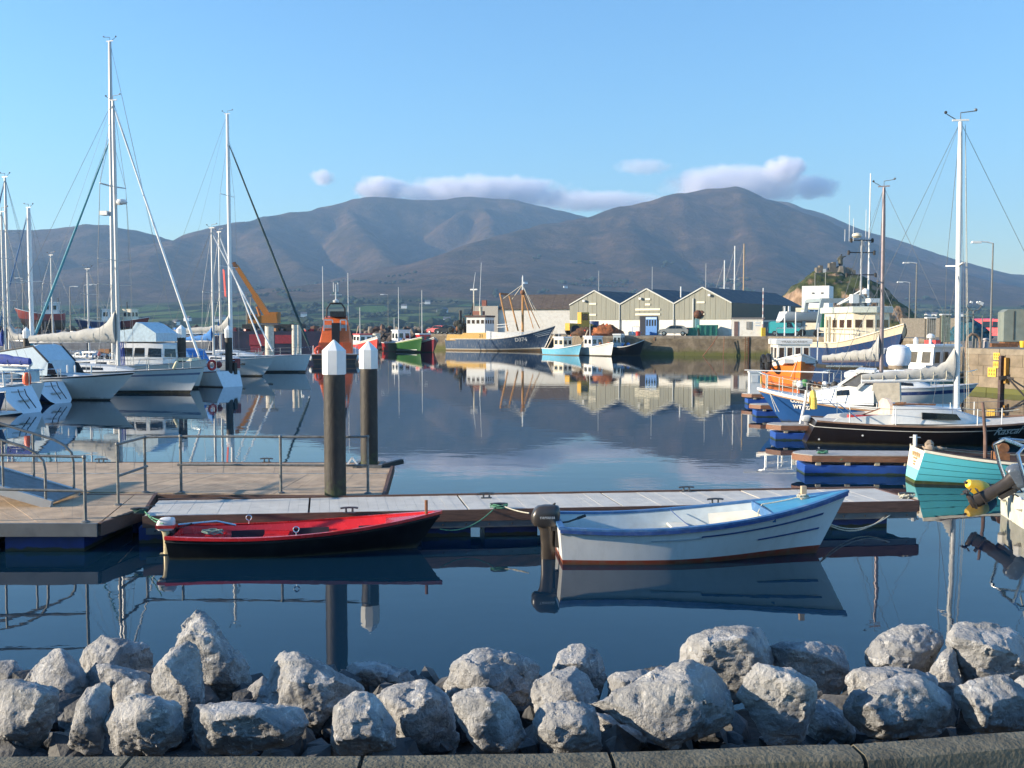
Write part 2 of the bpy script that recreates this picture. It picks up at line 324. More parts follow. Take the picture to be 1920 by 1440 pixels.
def make_haze():
    b = MB(); b.box((0, 2240, 318), (6800, 4520, 648))          # y -20..4500, z -6..642
    o = b.build('haze', [], None, smooth=0); m = bpy.data.materials.new('sea air'); m.use_nodes = True; nt = m.node_tree
    nt.nodes.remove(nt.nodes['Principled BSDF']); pv = nt.nodes.new('ShaderNodeVolumePrincipled')
    pv.inputs['Color'].default_value = (.44, .69, 1, 1); pv.inputs['Density'].default_value = HAZE; pv.inputs['Anisotropy'].default_value = .1
    nt.links.new(pv.outputs[0], nt.nodes['Material Output'].inputs['Volume']); o.data.materials.append(m); tag(o, kind='stuff')
HAZE = .000135
make_haze()

def cloud(px, py, Y, wpx, hpx, dens, label, seed, amp=1.3, tilt=0.):
    """a cloud: a closed body of vapour with a billowing, uneven density"""
    c = at(px, py, Y); s = Y/FPX; rx, rz = wpx*s/2, hpx*s/2; ry = min(rx, rz*2.2)
    me = bpy.data.meshes.new('cloud'); b = bmesh.new(); bmesh.ops.create_icosphere(b, subdivisions=3, radius=1.); b.to_mesh(me); b.free()
    o = link('cloud', me); o.location = c; o.scale = (rx, ry, rz); o.rotation_euler = (0, R(tilt), 0)
    m = bpy.data.materials.new('cloud vapour'); m.use_nodes = True; nt = m.node_tree; N, L = nt.nodes, nt.links
    N.remove(N['Principled BSDF']); pv = N.new('ShaderNodeVolumePrincipled'); pv.inputs['Color'].default_value = (.97, .95, 1, 1); pv.inputs['Anisotropy'].default_value = .0
    tc = N.new('ShaderNodeTexCoord'); ln = N.new('ShaderNodeVectorMath'); ln.operation = 'LENGTH'; L.new(tc.outputs['Object'], ln.inputs[0])
    ge = N.new('ShaderNodeMapping'); ge.inputs['Scale'].default_value = (rx/rz*.9, ry/rz*.9, 1.); ge.inputs['Location'].default_value = (seed, seed*.7, 0); L.new(tc.outputs['Object'], ge.inputs[0])
    n = N.new('ShaderNodeTexNoise'); n.inputs['Scale'].default_value = 1.5; n.inputs['Detail'].default_value = 5; n.inputs['Roughness'].default_value = .58; L.new(ge.outputs[0], n.inputs['Vector'])
    a = N.new('ShaderNodeMath'); a.operation = 'MULTIPLY_ADD'; L.new(n.outputs['Fac'], a.inputs[0]); a.inputs[1].default_value = amp; a.inputs[2].default_value = .42-amp/2
    d = N.new('ShaderNodeMath'); d.operation = 'SUBTRACT'; L.new(a.outputs[0], d.inputs[0]); d2 = N.new('ShaderNodeMath'); d2.operation = 'POWER'; L.new(ln.outputs['Value'], d2.inputs[0]); d2.inputs[1].default_value = 1.6; L.new(d2.outputs[0], d.inputs[1])
    k = N.new('ShaderNodeMapRange'); k.inputs[1].default_value = -.30; k.inputs[2].default_value = .30; k.inputs[3].default_value = 0; k.inputs[4].default_value = dens; k.interpolation_type = 'SMOOTHSTEP'; L.new(d.outputs[0], k.inputs[0])
    L.new(k.outputs[0], pv.inputs['Density']); L.new(pv.outputs[0], N['Material Output'].inputs['Volume']); m.cycles.volume_step_rate = .5
    me.materials.append(m); tag(o, label, 'cloud', 'clouds over the mountains')
CY = 6200
cloud(605, 333, CY, 62, 44, 0.0220, 'small round white cloud standing alone at the left end of the cloud row', 1.3)
cloud(712, 354, CY, 130, 62, 0.0264, 'bright puff of cloud above the rounded summit of the left mountain', 4.1)
cloud(900, 362, CY, 480, 84, 0.0198, 'long flat cloud bank lying along the middle mountain ridge', 7.7, 1.1)
cloud(1120, 378, CY+300, 400, 56, 0.0110, 'thin mauve tail of cloud between the two mountains', 9.2, 1.1)
cloud(1205, 313, CY, 150, 42, 0.0066, 'faint grey wisp of cloud high in the gap left of the right mountain', 12.9)
cloud(1385, 350, CY, 370, 104, 0.0154, 'large mauve cloud rising behind the peak of the right mountain', 15.1, 1.2)
cloud(1472, 318, CY-100, 110, 66, 0.0308, 'white towering top on the cloud right of the peak', 18.4)
cloud(1530, 352, CY, 120, 60, 0.0154, 'lilac end of the cloud trailing off beyond the right mountain', 21.4)

# hedgerow trees on the coastal plain: a far-off mass
def make_hedges():
    b = MB(); r = random.Random(5)
    tb = bmesh.new(); bmesh.ops.create_icosphere(tb, subdivisions=1, radius=1.); tv = [v.co.copy() for v in tb.verts]; tf = [tuple(v.index for v in f.verts) for f in tb.faces]; tb.free()
    for _ in range(150):
        Y = 930+1500*r.random()**1.5; px = r.uniform(380, 1960) if r.random() < .8 else r.uniform(-100, 2000); p = gp(px, Y); a = r.gauss(0, .35) if r.random() < .7 else r.gauss(1.4, .3)
        n = int(r.uniform(6, 22))
        for i in range(n):
            x = p.x+math.cos(a)*i*7+r.gauss(0, 2); y = p.y+math.sin(a)*i*7+r.gauss(0, 2); z = hill_z(x, y); s = r.uniform(1.2, 3.4) if r.random() < .85 else r.uniform(3, 6)
            if y < 905: continue
            b.add([(x+v.x*s*r.uniform(.9, 1.5)*1.3, y+v.y*s*1.4, z+s*.6+v.z*s*r.uniform(.8, 1.2)) for v in tv], tf)
    o = b.build('hedgerow_trees', mat('hedge foliage', (.022, .040, .016), .9, var=.5, scale=.05), None, smooth=0); tag(o, kind='stuff')
make_hedges()
def far_houses():
    wm = mat('far whitewash', (.78, .77, .74), .8, var=.05); rm = mat('far slate', (.12, .12, .13), .8)
    spots = [(758, 572, 1500), (824, 577, 1420), (834, 575, 1430), (838, 594, 1180), (802, 571, 1560), (570, 586, 1350), (352, 590, 1250), (408, 592, 1220), (418, 589, 1280), (1739, 582, 1450), (1752, 582, 1440), (1800, 579, 1500), (1700, 560, 1700), (985, 525, 2000), (1060, 524, 2020), (330, 601, 1120)]
    LB_ = ['white cottage in the fields above the crimson and green boats', 'white cottage left of the aft mast of the big trawler', 'second white cottage close by the trawler aft mast', 'low white cottage near the shore left of the trawler', 'white cottage right of the pole over the green boat', 'white cottage behind the dark slanting genoa', 'white cottage just right of the tallest masts', 'white cottage left of the tall white mast', 'white cottage right beside the tall white mast', 'white cottage in the fields right of the bronze mast', 'second of the pair of cottages right of the bronze mast', 'white cottage hidden close by the big white mast at the right', 'high white cottage on the slope above the navy trawler', 'white cottage high over the mast of the big trawler', 'white cottage high above the left warehouse', 'white cottage at the shore behind the furled white genoa']
    for i, (px, py, Y) in enumerate(spots):
        x = gp(px, Y).x; z = hill_z(x, Y); t = thing('white_cottage', 'tiny '+LB_[i], 'cottage', (x, Y, z), R(rng.uniform(-40, 40)), 'far white cottages below the mountains')
        b = MB(); b.box((0, 0, 1.6), (8, 5.5, 4.2)); b.build('wall', wm, t)
        b = MB(); b.prism([(-3.1, 3.6), (3.1, 3.6), (0, 6.2)], 'x', -4.2, 4.2); b.build('roof', rm, t)
far_houses()
# ------------------------------------------------------------------ near shore: bank, kerb, boulders
CONC = mat('weathered concrete', (.120, .108, .078), .9, var=.3, scale=9, bump=.5, bscale=60, dirt=(.065, .065, .042), damt=.6, dscale=3)
def make_shore():
    k = [on(px, py, 2.26) for px, py in ((-400, 1412), (0, 1415), (680, 1415), (1140, 1407), (1590, 1391), (1920, 1367), (2300, 1325))]   # back edge of the kerb top
    e0, e1 = (k[0]-k[1]).normalized(), (k[-1]-k[-2]).normalized(); k = [k[0]+e0*9]+k+[k[-1]+e1*9]           # carried on beyond the picture on both sides
    def off(i, d):
        a = k[max(i-1, 0)]; c = k[min(i+1, len(k)-1)]; t = (c-a).normalized(); n = Vector((t.y, -t.x, 0)); return k[i]+n*d
    root = thing('kerb', None, None); tag(root, kind='structure'); del_keys = [q for q in ('label', 'category') if q in root.keys()]
    # kerb stones, with open joints
    joints = [-2600, -2150, -1700, -1250, -800, -330, 250, 681, 1141, 1592, 2050, 2500, 2950, 3400, 3850, 4300]
    def pt(px):
        q = [-2600, -400, 0, 680, 1140, 1590, 1920, 2300, 4300]; i = max(j for j in range(len(q)) if q[j] <= px) if px < 4300 else len(q)-2; i = min(i, len(q)-2)
        t = (px-q[i])/(q[i+1]-q[i]); a, b = off(i, 0), off(i+1, 0); c, d = off(i, .13), off(i+1, .13); return a.lerp(b, t), c.lerp(d, t)
    for a, c in zip(joints[:-1], joints[1:]):
        b = MB(); n = 10; rings = []
        for i in range(n+1):
            p, q = pt(a+4+(c-a-8)*i/n); u = (q-p).normalized(); jz = noise.noise(Vector((p.x*3, p.y*3, 1)))*.006
            rings.append([p+Vector((0, 0, -.3)), p+Vector((0, 0, -.012+jz)), p+u*.015+Vector((0, 0, jz)), q-u*.03+Vector((0, 0, jz)), q-u*.008+Vector((0, 0, -.012+jz)), q+Vector((0, 0, -.035)), q+u*.012+Vector((0, 0, -.3))])
        b.loft(rings); o = b.build('kerb_stone', CONC, root, 30)
    # bank of rubble and the road on which the photographer stands
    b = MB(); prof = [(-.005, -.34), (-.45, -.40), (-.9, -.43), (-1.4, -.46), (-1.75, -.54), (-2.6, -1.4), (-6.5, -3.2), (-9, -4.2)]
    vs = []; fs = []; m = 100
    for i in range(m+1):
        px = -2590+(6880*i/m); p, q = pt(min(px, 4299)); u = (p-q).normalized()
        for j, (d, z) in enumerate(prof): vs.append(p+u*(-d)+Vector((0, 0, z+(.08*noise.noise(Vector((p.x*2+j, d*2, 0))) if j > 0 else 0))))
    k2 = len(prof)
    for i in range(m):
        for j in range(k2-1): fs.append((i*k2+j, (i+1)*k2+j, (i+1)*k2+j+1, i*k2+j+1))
    b.add(vs, fs); tag(b.build('bank', mat('dark shore rubble', (.040, .038, .036), .95, var=.5, scale=14, bump=1., bscale=20), None), kind='structure')  # bank colour darkened so gaps between boulders read as black shade
    b = MB(); vs = []; fs = []
    for i in range(m+1):
        px = -2590+(6880*i/m); p, q = pt(min(px, 4299)); vs += [q+Vector((0, 0, -.125)), Vector((q.x*1.2, -5.5, 2.13))]
    for i in range(m): fs.append((2*i, 2*i+1, 2*i+3, 2*i+2))
    b.add(vs, fs); tag(b.build('road', mat('grey asphalt', (.055, .055, .055), .9, var=.3, scale=40, bump=.6, bscale=120), None), kind='structure')
make_shore()

def rockmat():
    m = bpy.data.materials.new('grey limestone'); m.use_nodes = True; nt = m.node_tree; N, L = nt.nodes, nt.links; b = N['Principled BSDF']; b.inputs['Roughness'].default_value = .85; b.inputs['Specular IOR Level'].default_value = .3
    tc = N.new('ShaderNodeTexCoord'); oi = N.new('ShaderNodeObjectInfo')
    ml = N.new('ShaderNodeMath'); ml.operation = 'MULTIPLY'; ml.inputs[1].default_value = 37.; L.new(oi.outputs['Random'], ml.inputs[0])
    vv = N.new('ShaderNodeVectorMath'); vv.operation = 'ADD'; L.new(tc.outputs['Object'], vv.inputs[0]); L.new(ml.outputs[0], vv.inputs[1])
    def nz(sc, d=6, ro=.6, vec=None, dis=0.):
        n = N.new('ShaderNodeTexNoise'); n.inputs['Scale'].default_value = sc; n.inputs['Detail'].default_value = d; n.inputs['Roughness'].default_value = ro; n.inputs['Distortion'].default_value = dis; L.new(vec or vv.outputs[0], n.inputs['Vector']); return n.outputs['Fac']
    c = _ramp(nt, [(.28, (.12, .123, .13)), (.42, (.25, .252, .257)), (.56, (.38, .375, .37)), (.72, (.52, .51, .50))]); L.new(nz(5, 9, .66, dis=.6), c.inputs[0])
    w = _ramp(nt, [(.56, (0, 0, 0)), (.68, (1, 1, 1))]); L.new(nz(13, 8, .7, dis=1.2), w.inputs[0])
    x = N.new('ShaderNodeMix'); x.data_type = 'RGBA'; L.new(w.outputs[0], x.inputs[0]); L.new(c.outputs[0], x.inputs[6]); x.inputs[7].default_value = (.66, .65, .63, 1)
    wv = N.new('ShaderNodeTexVoronoi'); wv.feature = 'DISTANCE_TO_EDGE'; wv.inputs['Scale'].default_value = 5; dv = N.new('ShaderNodeVectorMath'); dv.operation = 'ADD'; n7 = N.new('ShaderNodeTexNoise'); n7.inputs['Scale'].default_value = 6; n7.inputs['Detail'].default_value = 4; L.new(vv.outputs[0], n7.inputs['Vector']); sc7 = N.new('ShaderNodeVectorMath'); sc7.operation = 'SCALE'; sc7.inputs['Scale'].default_value = .35; L.new(n7.outputs['Color'], sc7.inputs[0]); L.new(vv.outputs[0], dv.inputs[0]); L.new(sc7.outputs[0], dv.inputs[1]); L.new(dv.outputs[0], wv.inputs['Vector'])
    ve = _ramp(nt, [(.0, (.5, .5, .5)), (.012, (0, 0, 0))]); L.new(wv.outputs['Distance'], ve.inputs[0])
    y = N.new('ShaderNodeMix'); y.data_type = 'RGBA'; L.new(ve.outputs[0], y.inputs[0]); L.new(x.outputs[2], y.inputs[6]); y.inputs[7].default_value = (.52, .50, .47, 1)
    li = _ramp(nt, [(.64, (0, 0, 0)), (.78, (.45, .45, .45))]); L.new(nz(2.1, 7, .6), li.inputs[0])
    z = N.new('ShaderNodeMix'); z.data_type = 'RGBA'; L.new(li.outputs[0], z.inputs[0]); L.new(y.outputs[2], z.inputs[6]); z.inputs[7].default_value = (.30, .23, .13, 1)
    L.new(z.outputs[2], b.inputs['Base Color'])
    ad = N.new('ShaderNodeMath'); ad.operation = 'MULTIPLY_ADD'; L.new(nz(48, 6, .65), ad.inputs[0]); ad.inputs[1].default_value = .35; L.new(nz(14, 8, .62), ad.inputs[2])
    bp = N.new('ShaderNodeBump'); bp.inputs['Strength'].default_value = 1.; bp.inputs['Distance'].default_value = .05; L.new(ad.outputs[0], bp.inputs['Height']); L.new(bp.outputs[0], b.inputs['Normal'])
    return m
ROCKM = rockmat()
ROCKS = [
 (5.2, [(-30, 1240), (10, 1238), (35, 1240), (47, 1262), (35, 1300), (-30, 1300)], 'low grey boulder at the far left edge behind the first row'),
 (4.9, [(37, 1278), (50, 1245), (75, 1230), (100, 1215), (125, 1220), (137, 1238), (152, 1250), (172, 1275), (178, 1310), (140, 1340), (100, 1345), (60, 1310)], 'knobbly grey boulder with a hollow in its face, second from the left edge'),
 (5.3, [(147, 1240), (165, 1212), (190, 1190), (215, 1195), (238, 1205), (265, 1205), (290, 1225), (297, 1262), (270, 1285), (200, 1290), (160, 1270)], 'broad cracked boulder standing left of the tall pointed one'),
 (4.85, [(162, 1262), (180, 1246), (205, 1245), (230, 1255), (285, 1262), (290, 1292), (240, 1310), (180, 1300)], 'small dark boulder wedged under the broad cracked one'),
 (4.1, [(-50, 1290), (0, 1277), (28, 1276), (100, 1278), (110, 1297), (107, 1335), (90, 1385), (70, 1407), (10, 1415), (-50, 1412)], 'large pitted boulder at the left edge against the kerb'),
 (4.5, [(205, 1288), (235, 1272), (280, 1275), (305, 1295), (295, 1335), (215, 1335)], 'shaded flat boulder between the slanted slab and the upright egg'),
 (4.0, [(127, 1390), (130, 1370), (145, 1320), (165, 1290), (200, 1270), (210, 1285), (206, 1320), (197, 1345), (193, 1412), (160, 1418), (135, 1402)], 'narrow slanted slab of rock leaning right with a sunlit edge'),
 (3.95, [(195, 1340), (215, 1320), (250, 1303), (300, 1305), (345, 1322), (352, 1350), (332, 1395), (300, 1416), (200, 1416), (193, 1370)], 'flat-topped block of rock right of the slanted slab'),
 (5.05, [(350, 1148), (362, 1141), (385, 1148), (400, 1163), (430, 1213), (465, 1245), (473, 1275), (445, 1325), (380, 1330), (340, 1300), (312, 1235), (330, 1180)], 'tallest boulder, a pointed peak standing against the water'),
 (4.45, [(285, 1262), (300, 1235), (330, 1205), (350, 1200), (372, 1210), (381, 1245), (383, 1290), (375, 1318), (330, 1325), (298, 1308), (287, 1285)], 'smooth egg-shaped boulder leaning on the tallest one'),
 (4.8, [(460, 1290), (500, 1262), (508, 1300), (490, 1325), (458, 1320)], 'small pale boulder peeping out left of the dark broad pyramid'),
 (3.95, [(352, 1335), (365, 1320), (400, 1318), (450, 1315), (520, 1320), (570, 1330), (588, 1360), (577, 1385), (520, 1402), (430, 1418), (392, 1415), (383, 1388), (358, 1370)], 'long rough boulder with ledges lying in front of the dark pyramid'),
 (4.55, [(475, 1312), (490, 1290), (515, 1250), (528, 1223), (560, 1222), (600, 1240), (640, 1263), (682, 1292), (665, 1310), (630, 1350), (600, 1380), (490, 1350)], 'dark broad pyramid boulder with a pale ridge line'),
 (5.15, [(630, 1255), (665, 1243), (710, 1242), (760, 1255), (790, 1275), (785, 1292), (720, 1312), (680, 1308), (640, 1280)], 'long low boulder at the water behind the dark pyramid'),
 (3.95, [(622, 1340), (635, 1305), (660, 1292), (690, 1295), (720, 1325), (742, 1350), (743, 1400), (700, 1415), (640, 1415), (622, 1390)], 'round boulder with a bright triangular top face near the kerb joint'),
 (4.25, [(700, 1300), (740, 1283), (800, 1278), (830, 1290), (850, 1330), (860, 1380), (840, 1418), (760, 1418), (742, 1380), (735, 1340)], 'shaded bluish boulder right of the round one'),
 (4.75, [(832, 1280), (840, 1245), (870, 1225), (905, 1215), (940, 1222), (975, 1230), (1010, 1248), (1010, 1275), (985, 1310), (930, 1315), (880, 1310), (842, 1298)], 'lumpy pale boulder overhanging the middle of the row'),
 (4.0, [(842, 1300), (870, 1292), (910, 1288), (950, 1300), (980, 1340), (988, 1375), (960, 1412), (905, 1418), (885, 1392), (860, 1350)], 'speckled boulder under the lumpy pale one'),
 (4.95, [(1028, 1250), (1045, 1225), (1070, 1210), (1098, 1207), (1115, 1215), (1130, 1240), (1138, 1272), (1125, 1310), (1090, 1320), (1040, 1310)], 'upright boulder with a white crown in the middle of the back row'),
 (4.5, [(1000, 1272), (1030, 1253), (1075, 1246), (1100, 1262), (1125, 1300), (1112, 1345), (1060, 1355), (1010, 1345), (998, 1310)], 'blue-grey shaded boulder in front of the white-crowned one'),
 (3.95, [(990, 1345), (1010, 1325), (1050, 1315), (1090, 1315), (1115, 1330), (1140, 1365), (1143, 1395), (1110, 1413), (1050, 1416), (1010, 1390)], 'rounded pale boulder left of the biggest one'),
 (4.75, [(1138, 1272), (1150, 1260), (1180, 1262), (1215, 1255), (1238, 1262), (1210, 1300), (1150, 1310)], 'small bright boulder peeping over the biggest one'),
 (4.3, [(1110, 1335), (1200, 1355), (1250, 1400), (1222, 1416), (1140, 1412), (1120, 1375)], 'dark boulder in the shade under the biggest one'),
 (4.05, [(1105, 1320), (1150, 1295), (1210, 1268), (1270, 1240), (1300, 1238), (1330, 1250), (1360, 1285), (1390, 1320), (1386, 1345), (1330, 1377), (1262, 1406), (1238, 1396), (1200, 1362), (1150, 1342)], 'biggest boulder, a long slanting slab with a deep diagonal groove'),
 (4.95, [(1268, 1240), (1275, 1215), (1300, 1190), (1330, 1180), (1400, 1175), (1425, 1180), (1440, 1210), (1460, 1240), (1450, 1275), (1400, 1285), (1370, 1295), (1320, 1260)], 'tall flat-topped boulder above the biggest one'),
 (4.95, [(1445, 1215), (1470, 1205), (1540, 1205), (1580, 1215), (1600, 1240), (1597, 1270), (1560, 1300), (1480, 1295), (1450, 1265)], 'flat boulder with a sunlit left cheek, next right of the flat-topped one'),
 (4.0, [(1382, 1300), (1400, 1265), (1420, 1246), (1450, 1250), (1500, 1258), (1530, 1275), (1532, 1310), (1510, 1340), (1505, 1385), (1480, 1396), (1440, 1394), (1420, 1352)], 'wedge-shaped boulder narrowing down to the kerb'),
 (4.3, [(1500, 1345), (1530, 1308), (1560, 1318), (1590, 1340), (1612, 1370), (1595, 1392), (1510, 1396)], 'dark low boulder in the gap right of the wedge'),
 (4.55, [(1585, 1268), (1600, 1252), (1660, 1250), (1720, 1255), (1762, 1275), (1755, 1320), (1640, 1330), (1600, 1310)], 'wide shaded boulder behind the one with two pale faces'),
 (5.0, [(1620, 1220), (1650, 1190), (1690, 1172), (1740, 1174), (1765, 1185), (1770, 1207), (1742, 1240), (1700, 1262), (1640, 1258)], 'boulder with a sharp sunlit prow under the reflected mast'),
 (4.7, [(1735, 1252), (1755, 1225), (1785, 1212), (1795, 1230), (1810, 1268), (1795, 1290), (1740, 1282)], 'small triangular boulder left of the yellow-stained one'),
 (4.8, [(1770, 1190), (1785, 1172), (1850, 1170), (1930, 1180), (1965, 1230), (1935, 1275), (1870, 1280), (1820, 1268), (1802, 1238), (1788, 1207)], 'big yellow-stained boulder at the right edge by the water'),
 (4.05, [(1578, 1320), (1600, 1300), (1640, 1292), (1690, 1262), (1720, 1262), (1770, 1285), (1793, 1320), (1787, 1360), (1742, 1382), (1660, 1388), (1620, 1375), (1588, 1348)], 'wide boulder with two pale faces in the front row at the right'),
 (4.35, [(1890, 1275), (1925, 1262), (1970, 1280), (1970, 1330), (1910, 1325)], 'small boulder at the right edge behind the last front one'),
 (4.05, [(1785, 1290), (1820, 1270), (1860, 1262), (1890, 1270), (1920, 1300), (1965, 1330), (1955, 1362), (1860, 1374), (1825, 1370), (1803, 1335)], 'last boulder of the front row at the right, pale with a crest'),
]
def make_rock(i, d, poly, label):
    r = random.Random(100+i)
    P = [at(px, py, d) for px, py in poly]
    if d > 4.2:                                   # the back rocks stand on the bank
        z1 = max(p.z for p in P); z0 = min(p.z for p in P); zb = min(z0, 1.80 if d < 5.1 else 1.74); zm = (z0+z1)/2
        P = [Vector((p.x, p.y, p.z if p.z > zm else zm-(zm-p.z)*(zm-zb)/(zm-z0))) for p in P]
    c = sum(P, Vector())/len(P); P = [c+(p-c)*1.055 for p in P]; w = max(p.x for p in P)-min(p.x for p in P); h = max(p.z for p in P)-min(p.z for p in P); s = min(w, h)*.5+max(w, h)*.12
    vd = (c-CAMV).normalized(); pts = []
    for p in P: pts.append(p*1.)
    nf = 7
    for k, (f, dep) in enumerate(((.74, -.62), (.8, .62), (.40, -.80), (.42, .8))):
        off = Vector((r.uniform(-.12, .12)*w, 0, r.uniform(-.10, .12)*h))*(1-f)*1.5
        for p in P:
            if r.random() < .34: pts.append(c+off+(p-c)*f*r.uniform(.86, 1.08)+vd*s*dep*r.uniform(.75, 1.1))
    b = bmesh.new(); vs = [b.verts.new(p-c) for p in pts]
    res = bmesh.ops.convex_hull(b, input=vs, use_existing_faces=False)
    bmesh.ops.delete(b, geom=[g for g in res['geom_interior'] if isinstance(g, bmesh.types.BMVert)], context='VERTS')
    lone = [v for v in b.verts if not v.link_faces]; bmesh.ops.delete(b, geom=lone, context='VERTS')
    for k in range(7):                            # broken faces: planes that slice the body
        d_ = Vector((r.uniform(-1, 1), r.uniform(-1, .35), r.uniform(-.5, 1))).normalized(); ext = max(v.co.dot(d_) for v in b.verts)
        bmesh.ops.bisect_plane(b, geom=b.verts[:]+b.edges[:]+b.faces[:], plane_co=d_*ext*r.uniform(.80, .96), plane_no=d_, clear_outer=True)
        bmesh.ops.contextual_create(b, geom=[e for e in b.edges if e.is_boundary]) if any(e.is_boundary for e in b.edges) else None
    me = bpy.data.meshes.new('boulder'); b.to_mesh(me); b.free()
    o = link('boulder', me); o.location = c
    md = o.modifiers.new('r', 'REMESH'); md.mode = 'VOXEL'; md.voxel_size = max(.0105, s/34)
    dg = bpy.context.evaluated_depsgraph_get(); m2 = bpy.data.meshes.new_from_object(o.evaluated_get(dg)); o.modifiers.clear(); o.data = m2; m2.name = 'boulder'
    b = bmesh.new(); b.from_mesh(m2)
    for _ in range(1): bmesh.ops.smooth_vert(b, verts=b.verts, factor=.4, use_axis_x=True, use_axis_y=True, use_axis_z=True)
    b.normal_update(); sd = Vector((i*3.7, i*1.3, i*2.1)); k = max(s, .12)
    tx = Vector((r.uniform(-1, 1), r.uniform(-1, 1), r.uniform(-1, 1))).normalized()
    for v in b.verts:
        q = v.co/k
        g = noise.ridged_multi_fractal(q*1.5+sd, .9, 2.2, 5, 1., 2.)-1.2
        cell = noise.cell(q*2.3+sd+tx*noise.noise(q*2+sd)*1.2)-.5          # broken facets
        f = noise.fractal(q*6.5+sd, .8, 2.1, 5)
        v.co += v.normal*k*(.016*g+.034*cell+.022*f)
    b.to_mesh(m2); b.free(); m2.materials.clear(); m2.materials.append(ROCKM)
    m2.polygons.foreach_set('use_smooth', [True]*len(m2.polygons)); m2.set_sharp_from_angle(angle=R(42))
    tag(o, label, 'boulder', 'limestone boulders along the kerb')
CAMV = Vector((0, 0, CAMH))
for i, (d, poly, label) in enumerate(ROCKS): make_rock(i, d, poly, label)


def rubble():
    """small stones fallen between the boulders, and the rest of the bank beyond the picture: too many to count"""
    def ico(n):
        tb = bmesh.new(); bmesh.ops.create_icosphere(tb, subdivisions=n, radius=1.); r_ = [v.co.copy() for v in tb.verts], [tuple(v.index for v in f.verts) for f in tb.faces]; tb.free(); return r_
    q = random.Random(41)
    for out, n, m in ((False, 360, mat('gap-shade rubble', (.075, .075, .076), .7, var=.4, scale=12, bump=.5)), (True, 90, ROCKM)):  # stones between the boulders painted dark to imitate shade in the gaps
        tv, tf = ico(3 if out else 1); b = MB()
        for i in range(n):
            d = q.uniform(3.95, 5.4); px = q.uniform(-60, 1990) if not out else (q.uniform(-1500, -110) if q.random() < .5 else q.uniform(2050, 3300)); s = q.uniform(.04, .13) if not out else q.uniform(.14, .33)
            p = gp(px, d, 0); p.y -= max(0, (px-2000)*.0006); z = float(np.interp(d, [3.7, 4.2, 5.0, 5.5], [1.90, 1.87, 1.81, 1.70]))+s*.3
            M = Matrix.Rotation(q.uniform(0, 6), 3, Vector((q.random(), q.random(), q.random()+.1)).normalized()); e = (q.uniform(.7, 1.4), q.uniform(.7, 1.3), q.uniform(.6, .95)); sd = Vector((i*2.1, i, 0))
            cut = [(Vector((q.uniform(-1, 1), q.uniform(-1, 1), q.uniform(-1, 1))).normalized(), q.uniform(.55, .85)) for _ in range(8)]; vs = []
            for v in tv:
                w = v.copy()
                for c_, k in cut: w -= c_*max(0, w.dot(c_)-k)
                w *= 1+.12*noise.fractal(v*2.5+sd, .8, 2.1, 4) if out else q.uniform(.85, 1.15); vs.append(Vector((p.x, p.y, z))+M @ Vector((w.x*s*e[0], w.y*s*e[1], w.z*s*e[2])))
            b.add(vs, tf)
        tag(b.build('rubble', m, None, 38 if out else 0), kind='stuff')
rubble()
# ------------------------------------------------------------------ marina pontoons, piles, railings, gangway
DECKM = mat('weathered decking', (.46, .33, .215), .85, var=.2, scale=3, bump=.5, bscale=30, dirt=(.17, .11, .07), damt=.55, dscale=1.4, stretch=(1, 1, 1))
DECKP = mat('pale decking', (.56, .53, .475), .85, var=.12, scale=4, bump=.5, bscale=40, dirt=(.24, .19, .15), damt=.4, dscale=2)
FASC = mat('brown timber fascia', (.13, .065, .045), .7, var=.3, scale=3, stretch=(1, 12, 12), bump=.3)
CHAN = mat('grey steel channel', (.16, .17, .18), .55, .6, var=.2, scale=5, dirt=(.06, .05, .04), damt=.5)
FLOATM = mat('dark blue plastic float', (.016, .042, .20), .45, var=.2, scale=3, dirt=(.05, .06, .07), damt=.3, weed=(.07, (.03, .035, .015)))
FLOATB = mat('bright blue tarpaulin float', (.018, .075, .34), .5, var=.2, scale=2, bump=.35, bscale=5, dirt=(.05, .08, .13), damt=.45, weed=(.05, (.03, .05, .03)))
PILEM = mat('black steel pile', (.024, .020, .017), .6, var=.5, scale=4, bump=.4, bscale=18, dirt=(.10, .078, .052), damt=.62, dscale=3.5, stretch=(1, 1, .5), weed=(.75, (.035, .045, .015)))
CAPM = mat('white pile cap plastic', (.80, .80, .78), .45, var=.04, dirt=(.5, .5, .44), damt=.2)

def planks(root, A, B, C, D, zt, m, w=.145, name='plank', gap=.012, th=.03, cross=True, maxn=120):
    """deck boards over the quad A-B (near edge) / D-C (far edge); boards lie across the walk"""
    A, B, C, D = (Vector((p[0], p[1], 0)) for p in (A, B, C, D)); L = max((B-A).length, (C-D).length); n = max(1, int(L/w))
    step = 1/n
    for i in range(n):
        t0 = i*step+gap/L/2; t1 = (i+1)*step-gap/L/2; z = zt+rng.uniform(-.003, .002)
        q = [A.lerp(B, t0), A.lerp(B, t1), D.lerp(C, t1), D.lerp(C, t0)]
        b = MB(); b.loft([[p+Vector((0, 0, z-th)) for p in q], [p+Vector((0, 0, z)) for p in q]]); b.build(name, m, root, 0)
def edge_strip(root, a, b, z0, z1, out, name, m, tilt=0.):
    """a beam along the edge a-b, thickness out (towards the outside)"""
    a = Vector((a[0], a[1], 0)); b = Vector((b[0], b[1], 0)); t = (b-a).normalized(); n = Vector((t.y, -t.x, 0))*out
    mb = MB(); mb.loft([[p+Vector((0, 0, z0)), p+n+Vector((0, 0, z0)), p+n+Vector((0, 0, z1)), p+Vector((0, 0, z1))] for p in (a, b)]); return mb.build(name, m, root, 0)
